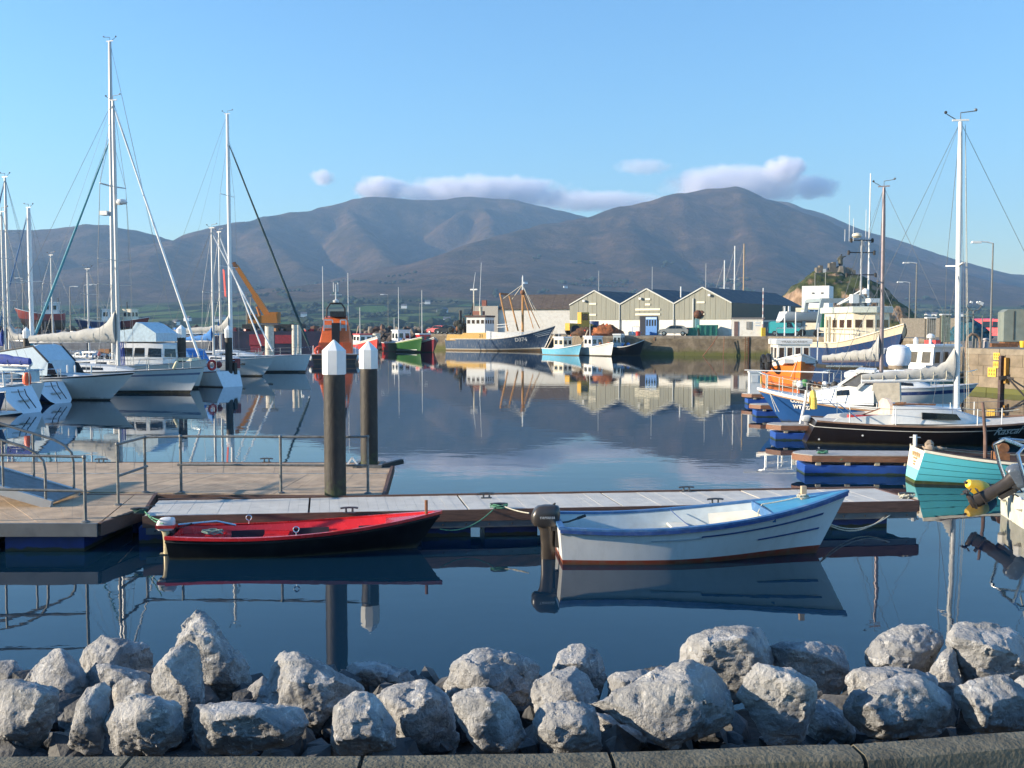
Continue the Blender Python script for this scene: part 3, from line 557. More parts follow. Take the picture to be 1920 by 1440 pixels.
def block(root, p, q, w, z0, z1, name, m, n=(0, 0)):
    """a float: box from p to q (plan centre line), width w"""
    p = Vector((p[0], p[1], 0)); q = Vector((q[0], q[1], 0)); t = (q-p).normalized(); s = Vector((t.y, -t.x, 0))*w/2; e = .03
    mb = MB(); r = []
    for z, g in ((z0, .02), (z0+e, 0), (z1-e, 0), (z1, .02)):
        r.append([p+s*(1-g)+t*g+Vector((0, 0, z)), q+s*(1-g)-t*g+Vector((0, 0, z)), q-s*(1-g)-t*g+Vector((0, 0, z)), p-s*(1-g)+t*g+Vector((0, 0, z))])
    mb.loft(r); return mb.build(name, m, root, 0)
def cleat_mb(s=1.):
    b = MB(); b.tube([(-.15*s, 0, .085*s), (-.09*s, 0, .095*s), (0, 0, .098*s), (.09*s, 0, .095*s), (.15*s, 0, .085*s)], .018*s, 6)
    for x in (-.055, .055): b.lathe([(.02*s, .0), (.016*s, .09*s)], (x*s, 0, 0), 6)
    b.box((0, 0, .008*s), (.2*s, .07*s, .016*s)); return b
CLEAT = mat('cast iron cleat', (.12, .125, .13), .5, .5, var=.3)
def cleat(p, rz, label, z=.5):
    one('mooring_cleat', cleat_mb(), CLEAT, label, 'cleat', (p[0], p[1], z), rz, 'mooring cleats on the pontoons')

ZD = .5
# --- finger pontoon in front (the two rowing boats lie along it)
f_nl, f_nr, f_fr, f_fl = on(268, 968, ZD), on(1720, 939, ZD), on(1641, 915.5, ZD), on(296, 938.5, ZD)
FP = thing('finger_pontoon', 'long pale floating finger pontoon with the red and the white boat alongside', 'pontoon')
ft = (f_nr-f_nl).normalized()
for k in range(5):                         # five deck sections with a joint between them
    a, b = k/5+.0012, (k+1)/5-.0012
    planks(FP, f_nl.lerp(f_nr, a), f_nl.lerp(f_nr, b), f_fl.lerp(f_fr, b), f_fl.lerp(f_fr, a), ZD, DECKP, w=.17, gap=.0022)
edge_strip(FP, f_nl, f_nr, ZD-.19, ZD+.006, .05, 'fascia_board', FASC)
edge_strip(FP, f_nl+ft*.05, f_nr-ft*.02, ZD-.31, ZD-.195, .03, 'steel_channel', CHAN)
edge_strip(FP, f_fr, f_fl, ZD-.19, ZD+.03, .05, 'fascia_board', FASC)
edge_strip(FP, f_nr, f_fr, ZD-.19, ZD+.004, .05, 'fascia_board', FASC)
edge_strip(FP, f_nl+Vector((.1, .04, 0)), f_nr+Vector((-.1, .04, 0)), ZD-.3, ZD-.05, -.05, 'inner_beam', CHAN)
for k in range(34):                        # bolts in the channel
    p = f_nl.lerp(f_nr, (k+.5)/34)+Vector((.0, -.035, 0)); b = MB(); b.lathe([(.016, -.02), (.016, .0), (.008, .012)], (p.x, p.y, ZD-.25), 6, rot=Matrix.Rotation(R(90), 3, 'X')); b.build('bolt', DARK, FP)
fm_l, fm_r = (f_nl+f_fl)/2, (f_nr+f_fr)/2
for a, c in ((250, 330), (345, 470), (500, 610), (650, 750), (773, 866), (893, 995), (1060, 1170), (1200, 1310), (1350, 1460), (1588, 1702)):
    p = on(a, 1000, .1); q = on(c, 1000, .1); la = (p.x-fm_l.x)/(fm_r.x-fm_l.x)*.985+.012; lc = (q.x-fm_l.x)/(fm_r.x-fm_l.x)*.985+.012
    block(FP, fm_l.lerp(fm_r, la), fm_l.lerp(fm_r, lc), 1.2, -.3, ZD-.2, 'float', FLOATM)
# --- main walkway pontoon
w_fl, w_fr = on(-560, 865.5, ZD), on(735, 868.5, ZD); w_nr, w_nl = on(716, 929.5, ZD), on(292, 923.5, ZD)
m_l, m_r = on(-560, 887, ZD), on(728, 887.5, ZD)
WP = thing('walkway_pontoon', 'wide brown floating walkway with two white-capped piles at its end', 'pontoon')
wl_ext = w_nl + (w_nl-w_nr).normalized()*14
planks(WP, (m_l.x, m_l.y), m_r, w_fr, w_fl, ZD, DECKM, w=.3, gap=.0025)
planks(WP, (wl_ext.x, wl_ext.y), w_nr, m_r-Vector((0, .09, 0)), m_l-Vector((0, .09, 0)), ZD, DECKM, w=.3, gap=.0025)
edge_strip(WP, m_l-Vector((0, .045, 0)), m_r-Vector((0, .045, 0)), ZD-.1, ZD+.012, .035, 'joint_angle', mat('worn steel angle', (.5, .5, .49), .4, .6, var=.2))
edge_strip(WP, w_nl-Vector((9, 0, 0)), w_nr, ZD-.2, ZD+.008, .05, 'fascia_board', FASC)
edge_strip(WP, w_nl, w_nr, ZD-.34, ZD-.205, .03, 'steel_channel', CHAN)
edge_strip(WP, w_nr, w_fr, ZD-.2, ZD+.03, .06, 'fascia_board', FASC)
edge_strip(WP, w_fr, w_fl, ZD-.2, ZD+.01, .05, 'fascia_board', FASC)
for i in range(11):
    x0 = w_nr.x-.6-i*2.1; block(WP, (x0-1.3, 21.2), (x0, 21.2), 3.8, -.3, ZD-.2, 'float', FLOATM)
# --- left landing pontoon, with the slanted corner to the finger
l_nr, l_nl, l_c = on(184, 981, ZD), on(-460, 981, ZD), on(272, 951, ZD)
LP = thing('landing_pontoon', 'brown landing pontoon at the left edge under the foot of the gangway', 'pontoon')
planks(LP, l_nl, l_nr, (w_nl.x-.35, w_nl.y-.1), (wl_ext.x-2, w_nl.y-.1), ZD-.002, DECKM, w=.3, gap=.0025)
b = MB(); q = [l_nr+Vector((.04, 0, 0)), l_c, w_nl+Vector((.0, -.1, 0)), Vector((w_nl.x-.33, w_nl.y-.1, ZD))]
b.loft([[Vector((p.x, p.y, ZD-.04)) for p in q], [Vector((p.x, p.y, ZD+.002)) for p in q]]); b.build('corner_plate', DECKM, LP, 0)
for i in range(6):
    a = l_nr.lerp(l_c, .28+i*.115); c = a+Vector((.16, .34, 0)); b = MB(); b.bar((a.x, a.y-.02, ZD+.012), (c.x, c.y, ZD+.012), .022, .016); b.build('grating_bar', DARK, LP, 0)
edge_strip(LP, l_nl, l_nr, ZD-.21, ZD+.004, .06, 'fascia_board', CHAN)
edge_strip(LP, l_nr, l_c, ZD-.21, ZD+.006, .05, 'fascia_board', FASC)
edge_strip(LP, l_c, Vector((w_nl.x, w_nl.y-.05, 0)), ZD-.21, ZD+.006, .05, 'fascia_board', FASC)
for i in range(4):
    x0 = l_nr.x-.3-i*1.9; block(LP, (x0-1.3, l_nr.y+1.2), (x0, l_nr.y+1.2), 2.1, -.3, ZD-.215, 'float', FLOATM)
# --- piles
def pile(px, d, top_py, dia, label, capw=1.12, capm=None, bodym=None, caph=.45, cone=.20, base=-2):
    x = gp(px, d).x; zt = zat(top_py, d); t = thing('mooring_pile', label, 'pile', (x, d, 0), 0, 'white-capped mooring piles'); r = dia/2
    b = MB(); b.lathe([(r, base), (r, 0), (r*1.0, 1.), (r, zt-cone-.12)], n=28); b.build('post', bodym or PILEM, t)
    b = MB(); c = r*capw; b.lathe([(c*.97, zt-cone-caph), (c, zt-cone-caph+.02), (c, zt-cone), (.012, zt)], n=8, rot=Matrix.Rotation(R(22.5), 3, 'Z')); b.build('cap', capm or CAPM, t, 20)
    return t
P1 = pile(629.5, 18.86, 637, .405, 'nearest black mooring pile with a white pointed cap, beside the finger pontoon')
P2 = pile(693, 22.9, 639.5, .395, 'black pile with white cap through the right end of the walkway', caph=.43)
gd = thing('pile_guide', 'steel guide frame round the pile at the walkway end', 'pile guide', (gp(693, 22.9).x, 22.9, ZD))
for s in (-1, 1):
    b = MB(); b.box((s*.28, 0, .03), (.09, .75, .09)); b.box((0, s*.31, .03), (.47, .09, .08)); b.build('guide_bar', GALV, gd, 0)
b = MB(); b.bar((.30, -.2, .02), (.75, .1, .1), .12, .10); b.build('end_roller', DARK, gd, 0)
mk = thing('white_sign_frame', 'small white A-shaped marker on the walkway between the two piles', 'marker', (gp(661, 22.6).x, 22.6, ZD))
for s in (-1, 1): b = MB(); b.bar((s*.17, 0, 0), (0, 0, .24), .045, .035); b.build('leg', MASTW, mk, 0)

# --- railings of galvanised tube
def railing(name, label, posts, rails, z=ZD):
    t = thing(name, label, 'railing')
    for (px, yb, yt) in posts:
        p = on(px, yb, z); zt = zat(yt, p.y)
        b = MB(); b.tube([(p.x, p.y, z-.02), (p.x, p.y, zt)], .026, 10); b.build('post', GALV, t)
        b = MB(); b.lathe([(.075, 0), (.075, .012), (.04, .03)], (p.x, p.y, z), 10); b.build('foot_plate', GALV, t)
        b = MB(); b.ball((p.x, p.y, zt), .038, n=8); b.build('joint', GALV, t)
    for (px0, yb0, py0), (px1, yb1, py1) in rails:
        a, c = on(px0, yb0, z), on(px1, yb1, z); b = MB(); b.tube([(a.x, a.y, zat(py0, a.y)), (c.x, c.y, zat(py1, c.y))], .024, 10); b.build('rail', GALV, t)
    return t
railing('railing', 'galvanised tube railing along the near side of the brown walkway', [(222, 947, 833), (273, 923.5, 820), (340, 923.5, 818), (527, 924.5, 819), (690, 925.5, 819)],
        [((222, 947, 833), (273, 923.5, 820)), ((273, 923.5, 820), (340, 923.5, 818)), ((340, 923.5, 818), (527, 924.5, 819)), ((527, 924.5, 819), (690, 925.5, 819)),
         ((222, 947, 893), (277, 923.5, 874)), ((334, 923.5, 871), (527, 924.5, 872)), ((527, 924.5, 872), (690, 925.5, 873))])
railing('railing', 'galvanised tube railing on the landing pontoon at the left edge', [(160.5, 979, 857), (-90, 979, 853)],
        [((-90, 979, 851), (160.5, 979, 856.5)), ((-90, 979, 915), (160.5, 979, 921)), ((160.5, 979, 921), (164, 979, 921))])
# --- gangway coming down from the left
GW = thing('gangway', 'sloping metal gangway with curved handrails ending on the landing pontoon', 'gangway')
gA, gB = on(104, 944, ZD+.03), Vector((0, 0, 0)); dy = 1.5
e0 = Vector((gA.x, gA.y-.15, ZD+.03)); sl_ = (zat(908, gA.y)-(ZD+.05))/(gp(0, gA.y).x-gA.x)
far = Vector((gA.x-9, gA.y, ZD+.03-9*sl_ if sl_ < 0 else ZD+2)); far.z = ZD+.03+9*.30
n0 = Vector((0, 1, 0))
for s, nm in ((0, 0), (1.15, 1)):
    b = MB(); b.bar(e0+n0*s, Vector((far.x, e0.y, far.z))+n0*s, .09, .16); b.build('side_beam', ALU, GW, 0)
b = MB(); b.loft([[e0+Vector((0, .05, .03)), e0+Vector((0, 1.1, .03)), e0+Vector((0, 1.1, .06)), e0+Vector((0, .05, .06))], [Vector((far.x, e0.y+.05, far.z+.03)), Vector((far.x, e0.y+1.1, far.z+.03)), Vector((far.x, e0.y+1.1, far.z+.06)), Vector((far.x, e0.y+.05, far.z+.06))]]); b.build('tread', mat('grey tread plate', (.22, .22, .22), .6, .4, var=.2, bump=.4), GW, 0)
gs = (far.z-ZD)/9
for s in (0, 1.15):
    o_ = Vector((e0.x, e0.y+s, ZD)); P_ = lambda dx, h: o_+Vector((-dx, 0, h+max(0, dx)*gs))
    b = MB(); b.tube([P_(.1, 0), P_(.1, .62), P_(.13, .78), P_(.25, .88), P_(.45, .93), P_(9, .93)], .026, 8); b.build('handrail', GALV, GW)
    for k in range(1, 7): b = MB(); b.tube([P_(.45+k*.95-.55, .05), P_(.45+k*.95-.55, .93)], .022, 8); b.build('baluster', GALV, GW)
# --- cleats
ang = math.atan2(ft.y, ft.x)
for px, py, lb in ((190, 865.5, 'cleat on the far edge of the walkway left of the tall railing posts'), (500, 864.5, 'cleat on the far edge of the walkway near the middle railing post')):
    p = on(px, py+2.5, ZD); cleat(p, 0, lb)
for px, py, lb in ((655, 962, 'dark cleat on the finger pontoon behind the red boat'), (912, 934, 'cleat on the far edge of the finger pontoon between the two boats'), (1287, 922, 'cleat on the far edge of the finger pontoon above the white boat'), (1341, 945, 'dark cleat on the near edge of the finger pontoon behind the white boat'), (1700, 934, 'cleat on the right tip of the finger pontoon holding a sagging rope'), (936, 954, 'cleat wrapped in green rope between red and white boat'), (262, 963, 'cleat with dark green rope at the left end of the finger pontoon')):
    cleat(on(px, py, ZD), ang, lb)
def rope(pts, r, m, label, cat='rope'):
    b = MB(); b.tube(pts, r, 6); return one('mooring_rope', b, m, label, cat)
def coil(p, r0, n, rad, seed=0):
    q = random.Random(seed); return [(p[0]+r0*(1+.3*q.uniform(-1, 1))*math.cos(i*.8), p[1]+r0*.5*(1+.3*q.uniform(-1, 1))*math.sin(i*.8), p[2]+.02+.07*q.random()) for i in range(n)]
pc = on(936, 954, ZD); rope(coil(pc, .13, 40, .01, 3), .011, GROPE, 'tangle of green rope wound round the cleat between the two boats')
rope(sag(pc+Vector((.05, 0, .06)), on(992, 962, .52), .02), .011, ROPE, 'pale rope from the green tangle to the outboard of the white boat')
rope(sag(pc+Vector((-.05, -.03, .05)), at(825, 992, 16.6), .16), .010, GROPE, 'green rope hanging from the finger pontoon to the bow of the red boat')
pc = on(262, 963, ZD); rope(coil(pc, .10, 34, .01, 4), .012, mat('dark green rope', (.03, .09, .075), .9, var=.3), 'coil of dark green rope at the left end of the finger pontoon')
for k in (0, 1): rope(sag(pc+Vector((.1, -.03, .04)), at(300+6*k, 975+6*k, 15.9), .03+.03*k), .009, GROPE, ('upper' if k == 0 else 'lower')+' thin green line from the dark coil to the red boat motor')
pc = on(1700, 934, ZD); rope(coil(pc, .13, 36, .01, 5), .011, ROPE, 'pale rope wound round the cleat at the right tip of the finger pontoon')
for k in (0, 1): rope(sag(pc+Vector((-.1+.12*k, -.06, .02)), at(1530, 968, 17.1), .42-.04*k, 16), .011, ROPE, ('inner' if k == 0 else 'outer')+' slack rope sagging from the pontoon tip to the bow of the white boat')

# --- finger pontoons on the right with bright blue floats
def small_finger(pxl, pyn, pxr, dd, label, cut):
    """left end at column pxl, near edge at row pyn; runs to the right out of the picture"""
    a = on(pxl, pyn, ZD); x1 = gp(pxr, a.y).x; t = thing('finger_pontoon', label, 'pontoon', (0, 0, 0), 0, 'short finger pontoons with blue floats on the right')
    sk = .055; pr = lambda x, o: Vector((x, a.y+(x-a.x)*sk*-1+o, 0))
    b = MB(); n = 6; out = []
    nose = [pr(a.x+.35-.35*math.sin(math.pi*(i/n)), 1.0*(i/n)) for i in range(n+1)]
    out = nose+[pr(x1, 1.), pr(x1, 0)]
    b.loft([[p+Vector((0, 0, ZD-.02)) for p in out], [p+Vector((0, 0, ZD)) for p in out]]); b.build('deck', mat('grey finger deck', (.37, .35, .33), .85, var=.15, bump=.4), t, 0)
    o2 = [p+(p-pr(a.x+1.4, .5))*.02 for p in out]; b = MB(); b.loft([[p+Vector((0, 0, ZD-.17)) for p in o2], [p+Vector((0, 0, ZD-.022)) for p in o2]]); b.build('timber_fender', mat('reddish fender timber', (.22, .10, .055), .6, var=.3, stretch=(.6, 8, 8)), t, 25)
    k = 0; x = a.x+.5
    while x < x1-.3:
        b = MB(); p = pr(x, .04); b.box((p.x, p.y, ZD-.215), (.12, .06, .09)); b.build('bracket', mat('pale wood block', (.5, .42, .3), .8), t, 0); x += .72
    block(t, pr(a.x+.20, .5), pr(x1-.1, .5), .9, -.3, ZD-.26, 'float', FLOATB)
    return a
r1 = small_finger(1497, 853, 1790, 0, 'nearest short finger pontoon, left of the turquoise boat, with a long blue float', 0)
r2 = small_finger(1445, 797, 1640, 0, 'short finger pontoon whose blue float shows under the stern of the black yacht', 0)
r3 = small_finger(1411, 759, 1560, 0, 'short finger pontoon whose tip shows left of the blue hull', 0)
r4 = small_finger(1396, 738.5, 1500, 0, 'farthest short finger pontoon carrying a white service pedestal', 0)
cleat((r1.x+.65, r1.y+.2, 0), 0, 'cleat with green rope on the nearest short finger pontoon')
rope(coil((r1.x+.65, r1.y+.15, ZD), .12, 34, .01, 8), .010, GROPE, 'green rope heaped on the nearest short finger pontoon')
rope(coil((r1.x+1.05, r1.y-.04, ZD-.16), .05, 20, .01, 9), .010, GROPE, 'green rope hanging over the edge of the nearest short finger pontoon')
b = MB(); b.box((0, 0, .5), (.5, .35, 1.)); b.box((0, -.18, .7), (.3, .03, .35)); b.box((0, 0, 1.02), (.56, .4, .06)); one('service_pedestal', b, WHITE, 'white service pedestal on the farthest short finger pontoon', 'pedestal', (r4.x+.55, r4.y+.45, ZD))
# --- remote piles among the yachts
pile(342, 60, 609, .50, 'dark pile with white cap in front of the motor sailer wheelhouse', 1.08, caph=.52, cone=.25)
pile(430, 62, 610, .44, 'dark pile with white cap by the tall white mast', 1.08, caph=.52, cone=.25)
pile(52, 66, 613, .42, 'dark pile with white cap at the far left among the masts', 1.08, caph=.5, cone=.25)
def white_pile(px, d, top, dia, label, plate):
    x = gp(px, d).x; zt = zat(top, d); t = thing('mooring_pile', label, 'pile', (x, d, 0), 0, 'bare white piles behind the yachts'); b = MB(); b.lathe([(dia/2, -2), (dia/2, zt)], n=20); b.build('post', mat('chalky white pile', (.66, .60, .50), .7, var=.15, dirt=(.4, .33, .22), damt=.4), t)
    if plate: b = MB(); b.box((0, 0, zt+.04), (dia*1.75, dia*1.2, .09)); b.build('top_plate', GALV, t, 0)
white_pile(506, 92, 609, .80, 'thick white pile with a flat steel plate on top', True)
white_pile(553, 92, 609, .50, 'thinner bare white pile left of the orange lifeboat', False)
white_pile(561, 94, 609, .48, 'dark shaded pile close behind the thin white pile', False)
# ------------------------------------------------------------------ the quay and what stands on it
ZQ = 2.45
def quaymat():
    m = bpy.data.materials.new('old quay stone'); m.use_nodes = True; nt = m.node_tree; N, L = nt.nodes, nt.links; b = N['Principled BSDF']; b.inputs['Roughness'].default_value = .9
    tc = N.new('ShaderNodeTexCoord'); sz = N.new('ShaderNodeSeparateXYZ'); L.new(tc.outputs['Object'], sz.inputs[0])
    n = N.new('ShaderNodeTexNoise'); n.inputs['Scale'].default_value = 1.1; n.inputs['Detail'].default_value = 8; n.inputs['Roughness'].default_value = .65; L.new(tc.outputs['Object'], n.inputs['Vector'])
    c = _ramp(nt, [(.3, (.085, .065, .045)), (.5, (.17, .135, .09)), (.68, (.27, .215, .15))]); L.new(n.outputs['Fac'], c.inputs[0])
    mp = N.new('ShaderNodeMapping'); mp.inputs['Scale'].default_value = (.5, .5, 1); L.new(tc.outputs['Object'], mp.inputs[0]); n2 = N.new('ShaderNodeTexNoise'); n2.inputs['Scale'].default_value = 1.; n2.inputs['Detail'].default_value = 6; L.new(mp.outputs[0], n2.inputs['Vector'])
    ad = N.new('ShaderNodeMath'); ad.operation = 'MULTIPLY_ADD'; L.new(n2.outputs['Fac'], ad.inputs[0]); ad.inputs[1].default_value = 1.1; L.new(sz.outputs['Z'], ad.inputs[2])
    r = _ramp(nt, [(.0, (1, 1, 1)), (.30, (1, 1, 1)), (.38, (.55, .55, .55)), (.5, (0, 0, 0))]); mr = N.new('ShaderNodeMapRange'); mr.inputs[1].default_value = 0; mr.inputs[2].default_value = 3; L.new(ad.outputs[0], mr.inputs[0]); L.new(mr.outputs[0], r.inputs[0])
    al = N.new('ShaderNodeMix'); al.data_type = 'RGBA'; L.new(r.outputs[0], al.inputs[0]); L.new(c.outputs[0], al.inputs[6]); al.inputs[7].default_value = (.105, .11, .03, 1)
    L.new(al.outputs[2], b.inputs['Base Color']); bp = N.new('ShaderNodeBump'); bp.inputs['Strength'].default_value = .6; bp.inputs['Distance'].default_value = .08; L.new(n.outputs['Fac'], bp.inputs['Height']); L.new(bp.outputs[0], b.inputs['Normal']); return m
QM = quaymat(); QTOP = mat('worn quay surface', (.20, .175, .14), .9, var=.25, scale=.8, bump=.3, dirt=(.10, .09, .07), damt=.5, dscale=.6)
QL = [gp(797, 166), gp(1062, 152), gp(1098, 131), gp(1440, 124.5), gp(1725, 104), gp(1790, 76), gp(1813, 57.5), gp(2010, 51)]
def make_quay():
    root = thing('quay', None, None); tag(root, kind='structure')
    back = [Vector((95, 60, 0)), Vector((140, 420, 0)), Vector((30, 420, 0)), Vector((QL[0].x+6, 235, 0)), Vector((QL[0].x+1, 185, 0))]
    outl = [Vector((p.x, p.y, 0)) for p in QL]+back
    b = MB(); b.add([p+Vector((0, 0, ZQ)) for p in outl], [tuple(range(len(outl)))]); b.build('quay_top', QTOP, root, 0)
    b = MB(); n = len(outl)
    for i in range(n):
        p, q = outl[i], outl[(i+1) % n]; b.add([p+Vector((0, 0, -3)), q+Vector((0, 0, -3)), q+Vector((0, 0, ZQ-.3)), p+Vector((0, 0, ZQ-.3))], [(0, 1, 2, 3)])
    b.build('quay_wall', QM, root, 0)
    # coping stones along the front, courses of big blocks on the near wall
    cop = mat('coping stone', (.24, .20, .15), .9, var=.25, scale=2, bump=.4, dirt=(.12, .10, .07), damt=.5)
    for p, q in zip(outl[:len(QL)-1], outl[1:len(QL)]):
        t = (q-p).normalized(); nn = Vector((t.y, -t.x, 0)); L = (q-p).length; k = max(1, int(L/2.2))
        for i in range(k):
            a = p+t*(L*i/k+.015); c = p+t*(L*(i+1)/k-.015); e = .04+rng.uniform(0, .03); b = MB(); z = ZQ+rng.uniform(.004, .02)
            b.loft([[a+nn*e+Vector((0, 0, ZQ-.31)), c+nn*e+Vector((0, 0, ZQ-.31)), c-nn*.6+Vector((0, 0, ZQ-.31)), a-nn*.6+Vector((0, 0, ZQ-.31))], [a+nn*e+Vector((0, 0, z)), c+nn*e+Vector((0, 0, z)), c-nn*.6+Vector((0, 0, z)), a-nn*.6+Vector((0, 0, z))]]); b.build('coping_stone', cop, root, 0)
    blk = mat('quay block', (.245, .195, .14), .9, var=.28, scale=1.5, bump=.5, bscale=12, dirt=(.12, .11, .05), damt=.5, dscale=1.2)
    for i0, i1, hs, wd in ((6, 7, ((-.4, .28), (.30, .92), (.94, 1.5), (1.52, 2.13)), 1.5), (5, 6, ((-.4, .5), (.52, 1.3), (1.32, 2.13)), 1.8), (3, 4, ((-.4, .5), (.52, 1.3), (1.32, 2.13)), 2.4), (2, 3, ((-.4, .5), (.52, 1.3), (1.32, 2.13)), 2.4), (0, 1, ((-.4, .5), (.52, 1.3), (1.32, 2.13)), 2.6)):
        p, q = outl[i0], outl[i1]; t = (q-p).normalized(); nn = Vector((t.y, -t.x, 0)); L = (q-p).length
        for r_, (z0, z1) in enumerate(hs):
            x = -.4*(r_ % 2)
            while x < L:
                w = wd*rng.uniform(.7, 1.3); a = p+t*max(0, x+.012); c = p+t*min(L, x+w-.012); x += w
                if (c-a).length < .2: continue
                e = .02+rng.uniform(0, .03); b = MB(); b.loft([[a+nn*(-.1), c+nn*(-.1), c+nn*e, a+nn*e], ] if 0 else [[a-nn*.1+Vector((0, 0, z0)), c-nn*.1+Vector((0, 0, z0)), c+nn*e+Vector((0, 0, z0)), a+nn*e+Vector((0, 0, z0))], [a-nn*.1+Vector((0, 0, z1)), c-nn*.1+Vector((0, 0, z1)), c+nn*e+Vector((0, 0, z1)), a+nn*e+Vector((0, 0, z1))]]); b.build('wall_block', QM if i0 != 6 or z0 < .2 else blk, root, 0)
make_quay()
def qp(px, Y): return gp(px, Y, ZQ)

# ---- the three warehouses
CLAD = mat('olive grey cladding', (.235, .238, .195), .65, var=.12, scale=1.2, stretch=(2, 2, .25), dirt=(.32, .27, .17), damt=.4, dscale=1.1)
CLADD = mat('dark green side cladding', (.035, .055, .05), .6, var=.2)
WWALL = mat('whitewashed wall', (.76, .73, .66), .8, var=.06, scale=2, dirt=(.42, .32, .2), damt=.4, dscale=1.3, bump=.2)
SHROOF = mat('dark sheet roof', (.045, .047, .05), .6, var=.3, scale=.7, stretch=(1, 1, 1), dirt=(.22, .15, .12), damt=.6, dscale=.9)
TRIM = mat('pale metal trim', (.52, .53, .50), .5, var=.1)
SA, SB = Vector((gp(1068, 150).x, 150, ZQ)), Vector((gp(1371, 136).x, 136, ZQ))
U_ = (SB-SA).normalized(); V_ = Vector((-U_.y, U_.x, 0)); SW = (SB-SA).length
def shed(u0, u1, za, label, depth=30., ze=6.83):
    """one gabled bay: u along the front, v to the back, built in a local frame at its front left corner"""
    t = thing('warehouse', label, 'warehouse', SA+U_*u0, math.atan2(U_.y, U_.x), 'gabled warehouses on the quay'); w = u1-u0; E = ze-ZQ; A = za-ZQ; M_ = 2.2
    b = MB(); b.box((w/2, depth/2, M_/2-.1), (w-.06, depth-.1, M_+.2)); b.build('wall', WWALL, t, 0)
    n = 11
    for i in range(n):                     # cladding sheets of the gable
        a, c = w*i/n+.015, w*(i+1)/n-.015; h = lambda x: E+(A-E)*(1-abs(x-w/2)/(w/2)); e = -.03-.02*(i % 2)
        pts = [(a, M_), (c, M_), (c, h(c))]+([(w/2, A)] if a < w/2 < c else [])+[(a, h(a))]
        b = MB(); b.prism(pts, 'y', e, .06); b.build('cladding_sheet', CLAD, t, 0)
    for s, x0 in ((1, 0), (-1, w)):
        n2 = 9
        for i in range(n2):                # roof sheets running down the slope
            y0, y1 = depth*i/n2-(.12 if i == 0 else 0)+.01, depth*(i+1)/n2-.01; q = [(x0-s*.06, E-.02), (w/2, A+.0), (w/2, A+.09), (x0-s*.06, E+.08)]
            b = MB(); b.prism(q, 'y', y0, y1); b.build('roof_sheet', SHROOF, t, 0)
        b = MB(); b.bar((x0, -.14, E+.06), (w/2, -.14, A+.08), .10, .16); b.build('barge_board', TRIM, t, 0)
    return t, w, E, A
def strip(t, u, w, z, h=.26):
    b = MB(); b.box((u, -.09, z), (w, .10, h), taper=1.); b.build('sign_strip', mat('cream strip', (.78, .72, .55), .6, var=.08), t, 0)
w3 = SW/3
s1, _, E1, A1 = shed(0, w3, 8.85, 'left warehouse of three, with a plain white base half hidden by a yellow loader')
s2, _, E2, A2 = shed(w3+.02, 2*w3, 8.95, 'middle warehouse of three, with an open blue door')
s3, _, E3, A3 = shed(2*w3+.02, SW, 8.98, 'right warehouse of three, with a dark green side wall')
for t in (s1, s3):
    for z in (2.95, 4.55): strip(t, w3*.47, 1.15, z)
for z, w in ((2.95, 3.9), (3.65, 3.9), (4.35, .8), (5.1, .8)): strip(s2, w3*.52, w, z, .28)
b = MB(); b.box((w3-.02, 15, (E3+2.2)/2+.0), (.14, 29.9, E3-2.2)); b.build('side_cladding', CLADD, s3, 0)
for t, u in ((s1, w3-.06), (s2, w3-.06)):
    b = MB(); b.tube([(u, -.1, E1), (u, -.1, .3)], .09, 8); b.build('downpipe', TRIM, t)
# door of the middle shed
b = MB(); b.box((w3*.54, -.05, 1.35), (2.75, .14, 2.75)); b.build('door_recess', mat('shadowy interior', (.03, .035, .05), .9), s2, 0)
BLD = mat('bright blue door', (.045, .19, .50), .5, var=.12, dirt=(.2, .3, .4), damt=.3)
b = MB(); b.box((w3*.54+.45, -.15, 1.3), (1.75, .08, 2.55)); dr = b.build('door', BLD, s2, 0)
for i in range(4): b = MB(); b.box((w3*.54-.2+i*.42, -.2, 1.75), (.22, .03, .85)); b.build('pane', GLASS, dr, 0)
b = MB(); b.box((w3*.54+.45, -.2, 2.4), (1.7, .03, .28)); b.build('transom', mat('pale blue', (.35, .5, .65), .5), dr, 0)
for t, u, z in ((s1, 2.6, 5.0), (s2, 3.3, 5.2), (s3, 5.3, 5.5)):
    b = MB(); b.box((u, -.3, z), (.34, .35, .28)); b.bar((u, -.1, z+.1), (u, -.02, z+.1), .06); b.build('floodlight', WHITE, t, 0)
b = MB(); b.tube([(2.9, -.14, 5.1), (2.9, -.14, .6)], .12, 8); b.build('flue_pipe', TRIM, s3)
for t, u, v, h in ((s1, w3*.54, .6, 3.0), (s2, w3*.56, .6, 3.3), (s3, w3*.52, .6, 3.5)):
    b = MB(); b.tube([(u, v, A1), (u, v, A1+h)], .05, 6, r2=.035); b.build('pole', ALU, t)
b = MB(); b.tube([(w3*.85, 5, E2+.6), (w3*.85, 5, E2+2.6)], .11, 8); b.build('vent_pipe', WHITE, s2)
